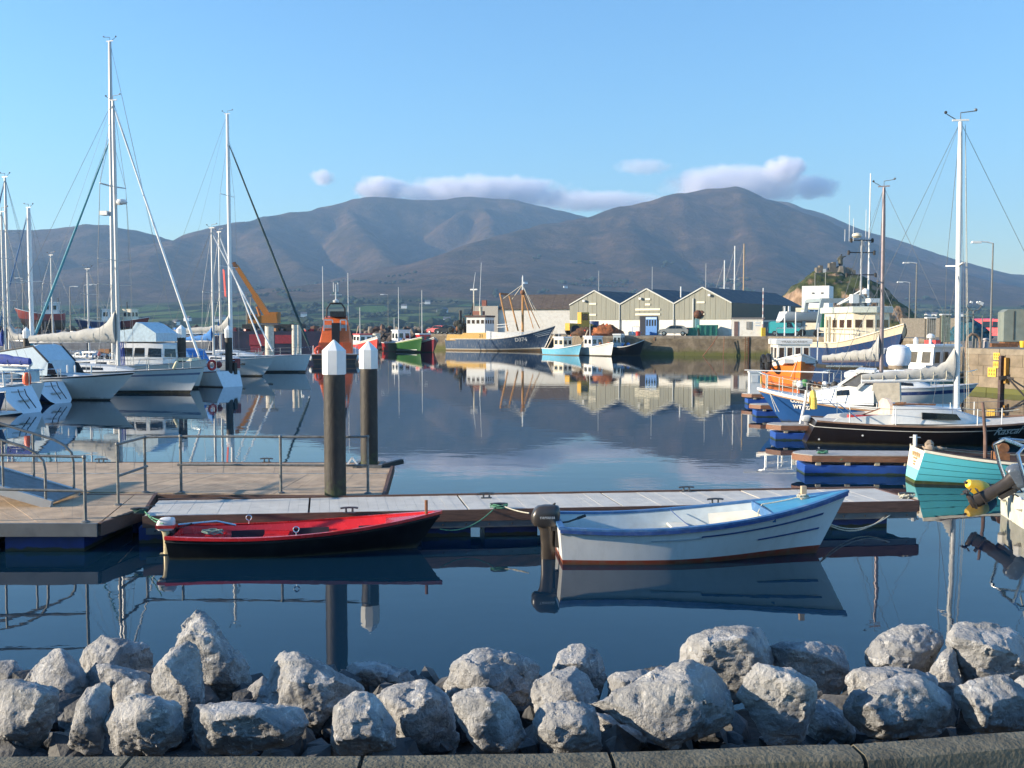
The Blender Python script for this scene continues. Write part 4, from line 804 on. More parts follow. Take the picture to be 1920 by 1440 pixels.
# ---- long low building behind on the left
LB = thing('long_building', 'long white building with a brown slate roof behind the fishing trawler', 'building', Vector((gp(935, 176).x, 176, ZQ)), R(-14)); lw = 19
b = MB(); b.box((lw/2, 4, 2.15), (lw, 8, 4.3)); b.build('wall', WWALL, LB, 0)
for i in range(10):
    for s in (0, 1):
        q = [(-.3, 4.2), (4, 6.75), (4, 6.87), (-.3, 4.35)] if s == 0 else [(8.3, 4.2), (4, 6.75), (4, 6.87), (8.3, 4.35)]
        b = MB(); b.prism(q, 'x', lw*i/10-.1+.012, lw*(i+1)/10-.1-.012); b.build('roof_panel', mat('brown slate', (.115, .085, .068), .8, var=.25, scale=2, dirt=(.22, .17, .05), damt=.4), LB, 0)
b = MB(); b.box((lw-1.6, -.06, 3.7), (3.4, .1, 1.0)); b.build('sign_board', mat('sky blue board', (.15, .38, .58), .5), LB, 0)
for i, (u, w) in enumerate(((lw-2.5, .5), (lw-1.8, .6), (lw-1.0, .5))): b = MB(); b.box((u, -.08, 2.85), (w, .06, .16)); b.build('lettering', mat('grey lettering', (.25, .25, .25), .6), LB, 0)
b = MB(); b.box((-2.2, 3, 2.4), (4.4, 7, 4.8)); b.build('annex', mat('pale annex wall', (.46, .42, .36), .8, var=.1), LB, 0)
b = MB(); b.box((-3.4, 3, 5.3), (.8, .8, 1.2)); b.build('chimney', mat('red chimney', (.28, .10, .07), .8, var=.2), LB, 0)
# ---- little white hut
HT = thing('white_hut', 'small flat-roofed white hut with a barred window on the quay edge', 'hut', qp(1372, 128.5), R(-14)); hw = 3.95
b = MB(); b.box((hw/2, 1.3, 1.12), (hw, 2.6, 2.24)); b.build('wall', WWALL, HT, 0)
b = MB(); b.box((hw/2, 1.3, 2.3), (hw+.25, 2.9, .13)); b.build('roof', mat('grey flat roof', (.22, .2, .2), .7), HT, 0)
b = MB(); b.box((.55, -.03, .95), (.52, .08, 1.85)); b.build('door', mat('brown door', (.16, .10, .09), .6), HT, 0)
b = MB(); b.box((2.15, -.02, 1.35), (.66, .06, 1.0)); wi = b.build('window', GLASS, HT, 0)
for i in range(4): b = MB(); b.box((1.92+i*.155, -.07, 1.35), (.05, .04, 1.0)); b.build('bar', WHITE, wi, 0)
for z in (1.7, 1.35): b = MB(); b.box((3.2, -.02, z), (.6, .03, .09)); b.build('notice', mat('faded blue notice', (.4, .5, .62), .6), HT, 0)
# low wall behind the hut
b = MB(); b.box((5, 0, .95), (10, .4, 1.9)); one('boundary_wall', b, mat('grey rendered wall', (.30, .28, .27), .85, var=.15), 'grey rendered wall behind the white hut and the barrier pole', 'wall', qp(1405, 142), R(-12), smooth=0)
# ---- barrier pole
BP = thing('barrier_pole', 'upright red and white barrier pole on a yellow base', 'barrier', qp(1431, 127.5)); zt = zat(540, 127.5)-ZQ
b = MB(); b.box((0, 0, .55), (.5, .4, 1.1)); b.build('base', YELLOWP, BP, 0)
for i in range(12): b = MB(); b.lathe([(.065, 1.1+(zt-1.1)*i/12), (.065, 1.1+(zt-1.1)*(i+1)/12)], (-.08, 0, 0), 8); b.build('band', WHITE if i % 2 else mat('faded red band', (.45, .30, .29), .5), BP)
# ------------------------------------------------------------------ hulls
class Hull:
    """x from stern (0) to bow (L), y to port, z up from the waterline"""
    def __init__(s, L, B, zs, zm, zb, tm=.35, bs=.75, tb=.42, pw=2.1, rake=.5, sr=.0, wl=.86, wlb=.25, draft=.4, ex=1.0, bowr=0.):
        s.__dict__.update(locals())
    def sheer(s, t):
        if t < s.tm: return s.zm+(s.zs-s.zm)*((s.tm-t)/s.tm)**2
        return s.zm+(s.zb-s.zm)*((t-s.tm)/(1-s.tm))**1.8
    def hb(s, t):
        if t < s.tb: y = s.bs+(1-s.bs)*math.sin(math.pi/2*t/s.tb)
        else: y = 1-((t-s.tb)/(1-s.tb))**s.pw
        return max(s.B/2*y, .012)
    def p(s, t, v, side=1, out=0.):
        sh = s.sheer(t); h = s.hb(t); w = s.wl if t < s.tb else s.wl+(s.wlb-s.wl)*((t-s.tb)/(1-s.tb))**1.3
        if v >= 0: y = h*(w+(1-w)*v**s.ex); z = v*sh; x0 = s.sr*(1-v); x1 = s.L-s.rake*(1-v)
        else: y = h*w*math.sqrt(max(0, 1-v*v)); z = v*s.draft; x0 = s.sr*(1-.3*v); x1 = s.L-s.rake*(1-1.2*v)
        return Vector((x0+(x1-x0)*t, side*(y+out), z))
    def at_x(s, x, v, side=1, out=0.):
        t = x/s.L
        for _ in range(6): q = s.p(t, v, side); t += (x-q.x)/s.L
        return s.p(min(1, max(0, t)), v, side, out)
    def tx(s, x, v=1.):
        t = x/s.L
        for _ in range(6): t += (x-s.p(t, v).x)/s.L
        return min(1, max(0, t))
    def mesh(s, name, m, parent, nt=30, vs=None, transom=None, open_top=True, full=False):
        vs = vs or ([-1, -.85, -.6] if full else [])+[-.35, -.12, 0, .12, .25, .4, .55, .7, .85, 1]
        ts = [1-(1-i/nt)**1.25 for i in range(nt+1)]; nv = len(vs); V = []; F = []; UV = []
        for side in (1, -1):
            for t in ts:
                for v in vs: V.append(s.p(t, v, side)); UV.append((t, v))
        off = (nt+1)*nv
        for side in (0, 1):
            for i in range(nt):
                for j in range(nv-1):
                    a = side*off+i*nv+j; q = (a, a+nv, a+nv+1, a+1); F.append(q if side else q[::-1])
        nf = len(F); mi = [0]*nf
        for j in range(nv-1): F.append((j, j+1, off+j+1, off+j)); mi.append(1 if transom else 0)
        me = bpy.data.meshes.new(name); me.from_pydata([tuple(v) for v in V], [], F); ul = me.uv_layers.new(name='UVMap')
        for l in me.loops: ul.data[l.index].uv = UV[l.vertex_index]
        me.materials.append(m)
        if transom: me.materials.append(transom); me.polygons.foreach_set('material_index', mi)
        b = bmesh.new(); b.from_mesh(me); bmesh.ops.remove_doubles(b, verts=[v for v in b.verts if v.co.x > s.L*.7], dist=.03); bmesh.ops.recalc_face_normals(b, faces=b.faces); b.to_mesh(me); b.free()
        me.polygons.foreach_set('use_smooth', [True]*len(me.polygons)); me.set_sharp_from_angle(angle=R(48)); return link(name, me, parent)
    def deck(s, name, m, parent, dz=0., t0=0., t1=1., camber=.04, inset=0., nt=24):
        b = MB(); rows = []
        for i in range(nt+1):
            t = t0+(t1-t0)*i/nt; v = 1+dz/s.sheer(t); p = s.p(t, v); y = max(.004, p.y-inset); rows.append([Vector((p.x, y*k, p.z+camber*(1-k*k))) for k in (-1, -.5, 0, .5, 1)])
        b.loft(rows, cap=False, closed=False); return b.build(name, m, parent, 40)
    def rail(s, name, m, parent, r=.03, dz=0., t0=0., t1=1., nt=26, out=.0, h=None, sides=(1, -1), v=None):
        for side in sides:
            b = MB(); pts = [s.p(t0+(t1-t0)*i/nt, (1+dz/s.sheer(t0+(t1-t0)*i/nt)) if v is None else v, side, out) for i in range(nt+1)]
            if h is None: b.tube(pts, r, 6)
            else:
                rows = [[q+Vector((0, side*r, -h/2)), q+Vector((0, side*r, h/2)), q+Vector((0, -side*r, h/2)), q+Vector((0, -side*r, -h/2))] for q in pts]; b.loft(rows)
            b.build(name, m, parent, 40)
    def inner(s, name, m, parent, th=.05, zf=.1, t0=.02, t1=.97, nt=26, nv=6, floor=None):
        """inner skin of an open boat down to its floor"""
        b = MB(); rows = []
        for i in range(nt+1):
            t = t0+(t1-t0)*i/nt; sh = s.sheer(t); row = []
            for k in range(nv+1):
                v = 1-(1-zf/sh)*k/nv; q = s.p(t, v); row.append(Vector((q.x, max(.004, q.y-th), q.z)))
            rows.append(row+[Vector((q.x, -q.y, q.z)) for q in reversed(row)])
        b.loft(rows, cap=False, closed=False)
        b.add(rows[0], [tuple(range(len(rows[0])))]); return b.build(name, m, parent, 40)
    def floor(s, name, m, parent, z, x0, x1, th=.03, inset=.05, nt=16):
        """level plate inside the hull between x0 and x1"""
        b = MB(); top = []
        for i in range(nt+1):
            x = x0+(x1-x0)*i/nt; q = s.at_x(x, max(0, z-th)/s.sheer(s.tx(x))); y = max(.01, q.y-inset); top.append([Vector((x, -y, z-th)), Vector((x, -y, z)), Vector((x, y, z)), Vector((x, y, z-th))])
        b.loft(top); return b.build(name, m, parent, 30)
    def bulk(s, name, m, parent, x, z0, z1, th=.03, inset=.05):
        b = MB(); pts = []
        for k in range(5):
            z = z0+(z1-z0)*k/4; q = s.at_x(x, max(0, z)/s.sheer(s.tx(x))); pts.append((max(.01, q.y-inset), z))
        b.prism(pts+[(-y, z) for y, z in reversed(pts)], 'x', x-th/2, x+th/2); return b.build(name, m, parent, 0)
    def stripe(s, name, m, parent, v0, v1, t0, t1, sides=(1, -1), out=.012, nt=18):
        for side in sides:
            b = MB(); rows = []
            for i in range(nt+1):
                t = t0+(t1-t0)*i/nt; rows.append([s.p(t, v0, side, out*.2), s.p(t, v0, side, out), s.p(t, v1, side, out), s.p(t, v1, side, out*.2)])
            b.loft(rows); b.build(name, m, parent, 40)
    def letter(s, txt, size, m, parent, xc, zc, side, shear=0., bold=.0, slope=0.):
        me = textmesh(txt, size, shear, bold)
        for v in me.vertices:
            dx = v.co.x*(1 if side < 0 else -1); x = xc+dx; sh = s.sheer(s.tx(x)); z = zc+v.co.y+slope*dx; q = s.at_x(x, min(.99, z/sh), side, .012); v.co = (x, q.y, z)
        me.materials.append(m); return link('lettering', me, parent)
def place(name, label, cat, st, bw, group=None, z=0.):
    """a boat whose waterline runs from st (stern) to bw (bow), both world points; returns the thing and the length"""
    d = bw-st; t = thing(name, label, cat, (st.x, st.y, z), math.atan2(d.y, d.x), group); return t, math.hypot(d.x, d.y)

def outboard(parent, x, z, body, legm, tilt=0., s=1., stripe=None, yaw=0., y=0., words=None):
    """an outboard motor hung on the transom at x (stern), powerhead at height z; a part with sub-parts"""
    e = bpy.data.objects.new('outboard_motor', None); COL.objects.link(e); e.parent = parent; e.location = (x, y, z); e.rotation_euler = (0, tilt, yaw); e.scale = (s, s, s)
    b = MB(); pr = []                        # cowl: rounded box lofted over its height
    for zz, lx, ly, cx in ((0, .19, .115, -.10), (.05, .225, .135, -.105), (.16, .235, .14, -.10), (.26, .215, .13, -.08), (.315, .17, .10, -.06), (.335, .09, .05, -.05)):
        pr.append([Vector((cx+lx*math.copysign(abs(math.cos(a))**.55, math.cos(a)), ly*math.copysign(abs(math.sin(a))**.55, math.sin(a)), zz)) for a in [2*math.pi*i/20 for i in range(20)]])
    b.loft(pr); b.build('cowl', body, e, 50)
    b = MB(); pr = []
    for zz, lx, ly, cx in ((.0, .15, .085, -.09), (-.10, .125, .08, -.07), (-.30, .115, .065, -.06), (-.55, .12, .06, -.055), (-.72, .13, .045, -.06), (-.86, .075, .03, -.05)):
        pr.append([Vector((cx+lx*math.cos(a), ly*math.sin(a), zz)) for a in [2*math.pi*i/14 for i in range(14)]])
    b.loft(pr); b.build('leg', legm, e, 50)
    b = MB(); b.box((-.09, 0, -.62), (.34, .17, .014)); b.build('cavitation_plate', legm, e, 0)
    b = MB(); b.lathe([(.01, -.2), (.05, -.12), (.055, .08), (.02, .16)], (-.09, 0, -.80), 10, rot=Matrix.Rotation(R(90), 3, 'Y')); b.build('gearcase', legm, e)
    b = MB()
    for k in range(3): a = 2*math.pi*k/3; b.box((-.29, .07*math.cos(a), -.80+.07*math.sin(a)), (.02, .07, .09), rot=Matrix.Rotation(a, 3, 'X') @ Matrix.Rotation(.5, 3, 'Z'))
    b.build('propeller', legm, e, 0)
    b = MB(); b.box((.085, 0, -.20), (.07, .20, .30)); b.box((.06, .07, -.03), (.12, .03, .10)); b.box((.06, -.07, -.03), (.12, .03, .10)); b.build('clamp_bracket', DARK, e, 0)
    b = MB(); b.tube([(.10, 0, .03), (.28, .02, .05), (.52, .03, .13)], .016, 6); b.tube([(.42, .025, .10), (.56, .032, .145)], .024, 8); b.build('tiller', DARK, e)
    b = MB(); b.tube([(.02, .0, .33), (.06, 0, .36)], .015, 6); b.build('pull_cord', DARK, e)
    if stripe: b = MB(); b.box((-.1, 0, .10), (.475, .283, .085)); b.build('stripe', stripe, e, 0)
    if words:
        for sd in (-1, 1):
            me = textmesh(words, .062, .25); 
            for v in me.vertices: v.co = (-.09+(v.co.x if sd < 0 else -v.co.x), sd*.147, .145+v.co.y)
            me.materials.append(WHITE); link('lettering', me, e)
    return e

# ------------------------------------------------------------------ the red boat
REDI = mat('glossy red gelcoat', (.62, .020, .022), .25, var=.08, dirt=(.30, .02, .02), damt=.2, coat=.3)
def red_boat():
    t, L0 = place('rowing_boat', 'small open boat, red inside and black outside, with a white and red outboard', 'boat', on(322, 1039, 0), on(818, 1026, 0), 'open boats along the finger pontoon')
    L = L0+.10
    h = Hull(L, 1.24, .37, .34, .60, tm=.28, bs=.80, tb=.40, pw=2.3, rake=.42, sr=.04, wl=.78, wlb=.12)
    h.mesh('hull', hullmat('black hull', [(0, (.006, .006, .007)), ], .35, dirt=(.03, .03, .035), damt=.4), t)
    h.inner('inner_hull', REDI, t, th=.04, zf=.08)
    h.rail('gunwale', REDI, t, r=.036, h=.05, out=.0)
    h.rail('rubbing_strake', BLACK, t, r=.02, dz=-.07, out=.012)
    h.floor('floor', mat('wet red floor', (.30, .02, .02), .3), t, .10, .06, L*.86, inset=.03)
    # side lockers with dark cut-outs, seats
    for x0, x1 in ((.05, .80), (1.45, 1.85), (2.55, 2.95)):
        h.floor('thwart', REDI, t, .25, x0, x1, .05, .04, 4); h.bulk('bulkhead', REDI, t, x1-.03, .09, .20, .04)
    for s in (1, -1):
        for x0, x1 in ((.88, 1.42), (1.9, 2.5), (3.0, 3.5)):
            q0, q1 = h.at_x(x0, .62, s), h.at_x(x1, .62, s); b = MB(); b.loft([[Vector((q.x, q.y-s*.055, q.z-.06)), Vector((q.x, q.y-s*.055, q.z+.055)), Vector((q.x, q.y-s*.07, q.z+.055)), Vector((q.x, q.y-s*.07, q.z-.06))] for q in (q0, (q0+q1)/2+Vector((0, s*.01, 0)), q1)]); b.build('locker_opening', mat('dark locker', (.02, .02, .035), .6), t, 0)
    h.deck('foredeck', REDI, t, dz=-.015, t0=.79, t1=.995, camber=.02, inset=.03)
    q = h.p(.79, 1); h.bulk('bulkhead', REDI, t, q.x, .12, q.z-.03)
    b = MB(); b.tube([(h.p(.94, 1).x, 0, .50), (h.p(.94, 1).x, .0, .80)], .026, 8); b.build('mooring_post', RUST, t)
    for x, s in ((1.15, 1), (2.05, -1)):
        q = h.at_x(x, 1., s); b = MB(); b.tube([(q.x, q.y, q.z-.02), (q.x, q.y, q.z+.07)], .012, 6); rg = [Vector((q.x+.045*math.cos(a), q.y, q.z+.115+.045*math.sin(a))) for a in [2*math.pi*i/12 for i in range(13)]]; b.tube(rg, .011, 6, cap=False); b.build('rowlock', CHROME, t)
    b = MB(); b.tube([(.10, .05, .47), (.7, .12, .50), (1.0, .16, .42)], .02, 6); b.build('tiller_extension', CHROME, t)
    b = MB(); b.tube(coil((.62, .2, .26), .15, 40, .01, 6), .012, 5); b.build('coiled_line', mat('grey-green line', (.2, .3, .26), .9), t)
    outboard(t, -.02, .40, mat('white and dark cowl', (.70, .68, .66), .35, var=.08), mat('cream motor leg', (.62, .52, .32), .35, .2, var=.15), s=.62, stripe=mat('red cowl stripe', (.65, .05, .04), .4))
red_boat()
# ------------------------------------------------------------------ the white boat
def white_boat():
    t, L0 = place('rowing_boat', 'white open boat with blue gunwale, red bottom and a brown-grey outboard', 'boat', on(1041, 1044, 0), on(1532, 1037, 0), 'open boats along the finger pontoon')
    L = L0+.5
    h = Hull(L, 1.62, .60, .57, 1.02, tm=.22, bs=.84, tb=.40, pw=2.2, rake=.52, sr=.06, wl=.80, wlb=.10)
    wp = hullmat('white boat paint', [(0, (.28, .045, .022)), ((.50+.13)/1.0-.5, (.70, .70, .69))], .35, dirt=(.42, .40, .34), damt=.3)
    wt = hullmat('white boat transom', [(0, (.28, .045, .022)), (.13, (.74, .74, .72))], .4, damt=.2)
    h.mesh('hull', wp, t)
    BLU = mat('worn sky-blue paint', (.040, .135, .31), .5, var=.15, scale=9, dirt=(.5, .55, .58), damt=.22, dscale=6)
    BLD2 = mat('worn deep-blue paint', (.022, .065, .22), .5, var=.2, scale=9, dirt=(.4, .45, .5), damt=.2, dscale=7)
    DKB = mat('turquoise deck paint', (.07, .30, .48), .5, var=.1, dirt=(.3, .45, .5), damt=.2)
    CRM = mat('cream inner paint', (.70, .67, .58), .6, var=.08, dirt=(.45, .36, .24), damt=.3)
    h.inner('inner_hull', mat('pale blue-grey inner paint', (.50, .56, .57), .6, var=.08, dirt=(.4, .36, .28), damt=.3), t, th=.045, zf=.10)
    h.rail('gunwale', BLU, t, r=.05, h=.035, out=-.01)
    h.rail('rubbing_strake', BLD2, t, r=.03, h=.055, dz=-.042, out=.022)
    q = h.p(0, 1); b = MB(); b.box((.03, 0, q.z-.0), (.09, q.y*2+.06, .05)); b.build('transom_cap', BLU, t, 0)
    h.stripe('spray_rail', BLD2, t, .70, .735, .47, .93, out=.022); h.stripe('spray_rail', BLD2, t, .43, .46, .70, .95, out=.022)
    h.stripe('faded_rail', mat('faded blue-grey paint', (.40, .45, .50), .5), t, .665, .695, .30, .475, out=.018)
    h.floor('floor', mat('grey floor', (.40, .44, .44), .7, dirt=(.25, .2, .14), damt=.5), t, .16, .08, L*.8)
    t1 = .71; h.deck('foredeck', DKB, t, dz=-.005, t0=t1, t1=.998, camber=.03, inset=.02)
    qa = h.p(t1, 1); b = MB(); b.box((qa.x-.015, 0, qa.z-.065), (.05, qa.y*2-.1, .14)); b.build('coaming', BLU, t, 0)
    b = MB(); rows = []
    for i in range(9):
        x = qa.x-.75+i*.16; q = [h.at_x(x, v) for v in (.34, .5, .66, .82)]; k = max(0, i-5)*.09
        rows.append([Vector((x, u.y-.058-k*.2, u.z)) for u in reversed(q)]+[Vector((x, -u.y+.058+k*.2, u.z)) for u in q])
    b.loft(rows, cap=False, closed=False); b.build('cuddy_lining', CRM, t, 40)
    h.bulk('bulkhead', CRM, t, qa.x+.35, .18, qa.z-.04)
    yb = h.hb(.46); h.floor('thwart', CRM, t, .40, L*.44-.15, L*.44+.15, .035, .05, 4)
    h.bulk('bulkhead', mat('pale grey panel', (.52, .57, .58), .6), t, L*.44+.13, .17, .37)
    h.floor('stern_seat', CRM, t, .37, .05, .45, .04, .05, 4)
    b = MB(); b.box((L*.52, -.25, .15), (.42, .25, .05)); b.build('loose_board', WHITE, t, 0)
    xp = h.p(.845, 1).x; zp = h.p(.845, 1).z
    b = MB(); b.box((xp, 0, zp+.10), (.085, .085, .27), taper=.92); b.build('samson_post', mat('pale bare timber', (.55, .38, .24), .7), t, 0)
    b = MB(); b.tube(coil((xp, 0, zp+.015), .085, 36, .01, 2), .013, 5); b.tube(sag((xp-.05, .05, zp+.05), (qa.x, .12, qa.z+.03), .01), .010, 5); b.tube([(qa.x, .12, qa.z+.03), (qa.x-.06, .12, qa.z-.1), (qa.x-.08, .12, .3)], .010, 5); b.build('bow_line', ROPE, t)
    b = MB(); b.tube(sag((L*.42, yb*.85, .62), (L*.55, -.3, .2), .05), .008, 5); b.build('thin_line', BLD2, t)
    for s in (1, -1): q = h.at_x(.04, .86, s); b = MB(); b.ball((q.x, q.y, q.z), .022, n=8); b.build('stern_eye', CHROME, t)
    outboard(t, -.07, .54, mat('brown-grey motor cowl', (.048, .041, .036), .3, var=.1, coat=.2), mat('brown-grey motor leg', (.070, .056, .044), .35, .3, var=.15), s=.98, y=-.12, words='YAMAHA')
white_boat()
# ------------------------------------------------------------------ the turquoise boat and the workboat with a tilted outboard
def turquoise_boat():
    st, bw = on(1713, 905, 0)+Vector((.15, .2, 0)), on(1713, 905, 0)+Vector((5.3, -.35, 0))
    t, L = place('wooden_boat', 'turquoise planked boat with a white stern, green weed at its waterline', 'boat', st, bw)
    h = Hull(L, 1.9, .80, .55, .95, tm=.55, bs=.62, tb=.5, pw=2.2, rake=.4, sr=-.16, wl=.62, wlb=.2, ex=.8)
    m = hullmat('turquoise planks', [(0, (.03, .06, .015)), ((.0+.10), (.10, .50, .60))], .45, dirt=(.12, .45, .48), damt=.3)
    tm_ = hullmat('white stern board', [(0, (.05, .10, .02)), (.10, (.22, .62, .64)), (.42, (.78, .74, .62))], .5, damt=.2)
    h.mesh('hull', m, t, transom=tm_)
    for v in (.30, .50, .70): h.stripe('plank_seam', mat('dark plank seam', (.02, .14, .17), .7), t, v, v+.014, .005, .99, out=.007)
    h.rail('gunwale', mat('white rail paint', (.70, .66, .55), .5, var=.1, dirt=(.35, .2, .1), damt=.3), t, r=.035, h=.06)
    h.inner('inner_hull', mat('dark brown inside', (.055, .035, .03), .7, var=.3), t, th=.06, zf=.2); h.floor('floor', DARK, t, .30, .1, L*.85)
    h.rail('capping', mat('dark wooden capping', (.06, .04, .035), .6), t, r=.05, h=.02, dz=.04, out=-.03)
    b = MB(); b.tube([(1.6, .1, .2), (1.58, .1, 1.1), (1.5, .1, 1.9)], .05, 8, r2=.035); b.build('mast_stump', mat('weathered post', (.16, .10, .08), .8, var=.3), t)
    b = MB(); b.lathe([(.12, -.22), (.12, -.18), (.05, -.17), (.05, .17), (.12, .18), (.12, .22)], (1.9, .0, .85), 12, rot=Matrix.Rotation(R(90), 3, 'X')); b.box((1.9, 0, .58), (.25, .5, .3)); b.build('winch', RUST, t)
    b = MB(); b.lathe([(.10, 0), (.11, .2), (.04, .28)], (.38, .35, .68), 8); b.ball((.32, .1, .76), .12); b.tube(coil((.45, .2, .72), .22, 50, .01, 12), .02, 5); b.build('fishing_gear', mat('tangled gear', (.34, .26, .19), .9, var=.4), t)
    b = MB(); b.lathe([(.05, 0), (.05, .3)], (.1, .55, .76), 8); b.box((.1, .55, 1.0), (.25, .03, .02)); b.build('cleat_post', WHITE, t)
    # writing on the stern board, too worn to read
    wm = mat('worn ochre lettering', (.40, .27, .14), .7)
    nrm = h.p(0, 1)-h.p(0, .3); nrm.normalize()
    for r_, (z, n, s) in enumerate(((.66, 4, .13), (.57, 5, .05), (.49, 3, .045), (.43, 3, .045))):
        b = MB()
        for i in range(n): b.box((h.p(0, z/.80).x-.012, (i-(n-1)/2)*s*1.25-.05, z), (.012, s*.8, s*rng.uniform(.7, 1.)))
        b.build('worn_letters', wm, t, 0)
turquoise_boat()
def tilt_boat():
    t, L = place('workboat', 'blue and white workboat at the right edge with its big grey outboard tilted up', 'boat', on(1893, 978, 0)+Vector((.05, 0, 0)), on(1893, 978, 0)+Vector((4.6, -.9, 0)))
    h = Hull(L, 1.9, .52, .55, .8, bs=.9, tb=.4, rake=.5, wl=.9)
    h.mesh('hull', hullmat('blue workboat paint', [(0, (.02, .10, .33)), (.62, (.58, .60, .52))], .4, damt=.3), t, transom=mat('mossy white stern', (.62, .60, .50), .6, dirt=(.25, .28, .1), damt=.5))
    h.inner('inner_hull', WHITE, t, th=.06, zf=.15); h.rail('gunwale', WHITE, t, r=.05, h=.05)
    h.deck('stern_deck', mat('pale green-grey deck', (.45, .50, .44), .6), t, dz=-.0, t0=0, t1=.2)
    ar = [(.12, .75, .5), (-.05, .78, 1.0), (-.15, .75, 1.38), (-.02, .65, 1.50), (.7, .5, 1.46)]
    for s in (1, -1):
        b = MB(); b.tube([(x, y*s, z) for x, y, z in ar], .035, 8); b.tube([(.7, .5*s, 1.46), (1.0, .55*s, 1.3), (1.5, .8*s, .6)], .035, 8); b.build('roll_bar', CHROME, t)
    for x in (0., .7): b = MB(); b.tube([(x, -.6, 1.5), (x, .6, 1.5)], .035, 8); b.build('cross_bar', CHROME, t)
    b = MB(); b.lathe([(.06, 0), (.06, .1), (.03, .13)], (.5, 0, 1.53), 10); b.build('lamp', DARK, t); b = MB(); b.box((.95, .1, 1.57), (.3, .25, .08)); b.build('aerial_box', WHITE, t, 0)
    b = MB(); b.tube([(.3, .4, 1.5), (.5, .4, 2.6)], .018, 6, r2=.008); b.build('aerial', ROPE, t)
    b = MB(); b.box((1.7, -.2, .75), (.7, .6, .7), taper=.85); b.build('console', WHITE, t, 0)
    for y in (-.55, .5): b = MB(); b.lathe([(.02, 0), (.09, .05), (.09, .2), (.02, .26)], (-.03, y, .3), 10); b.build('fender', FEND, t)
    outboard(t, .02, .72, mat('grey motor cowl', (.10, .12, .15), .25, .1, var=.1, coat=.4), mat('dark motor leg', (.06, .05, .045), .4, .2, var=.2), tilt=R(58), s=1.02)
tilt_boat()
BY = thing('marker_buoy', 'yellow and black pointed buoy hanging under the tilted outboard', 'buoy', on(1838, 916, .20)); Mx = Matrix.Rotation(R(-68), 3, 'Y') @ Matrix.Rotation(R(12), 3, 'X')
b = MB(); b.lathe([(.03, .36), (.09, .33), (.16, .12), (.175, .0), (.17, -.10)], (0, 0, 0), 16, rot=Mx); b.build('float', YELLOWP, BY)
b = MB(); b.lathe([(.172, -.10), (.18, -.16), (.13, -.34), (.05, -.42)], (0, 0, 0), 16, rot=Mx); b.build('lower_half', BLACK, BY)
b = MB(); b.lathe([(.03, .36), (.03, .42)], (0, 0, 0), 8, rot=Mx); b.build('eye', DARK, BY)
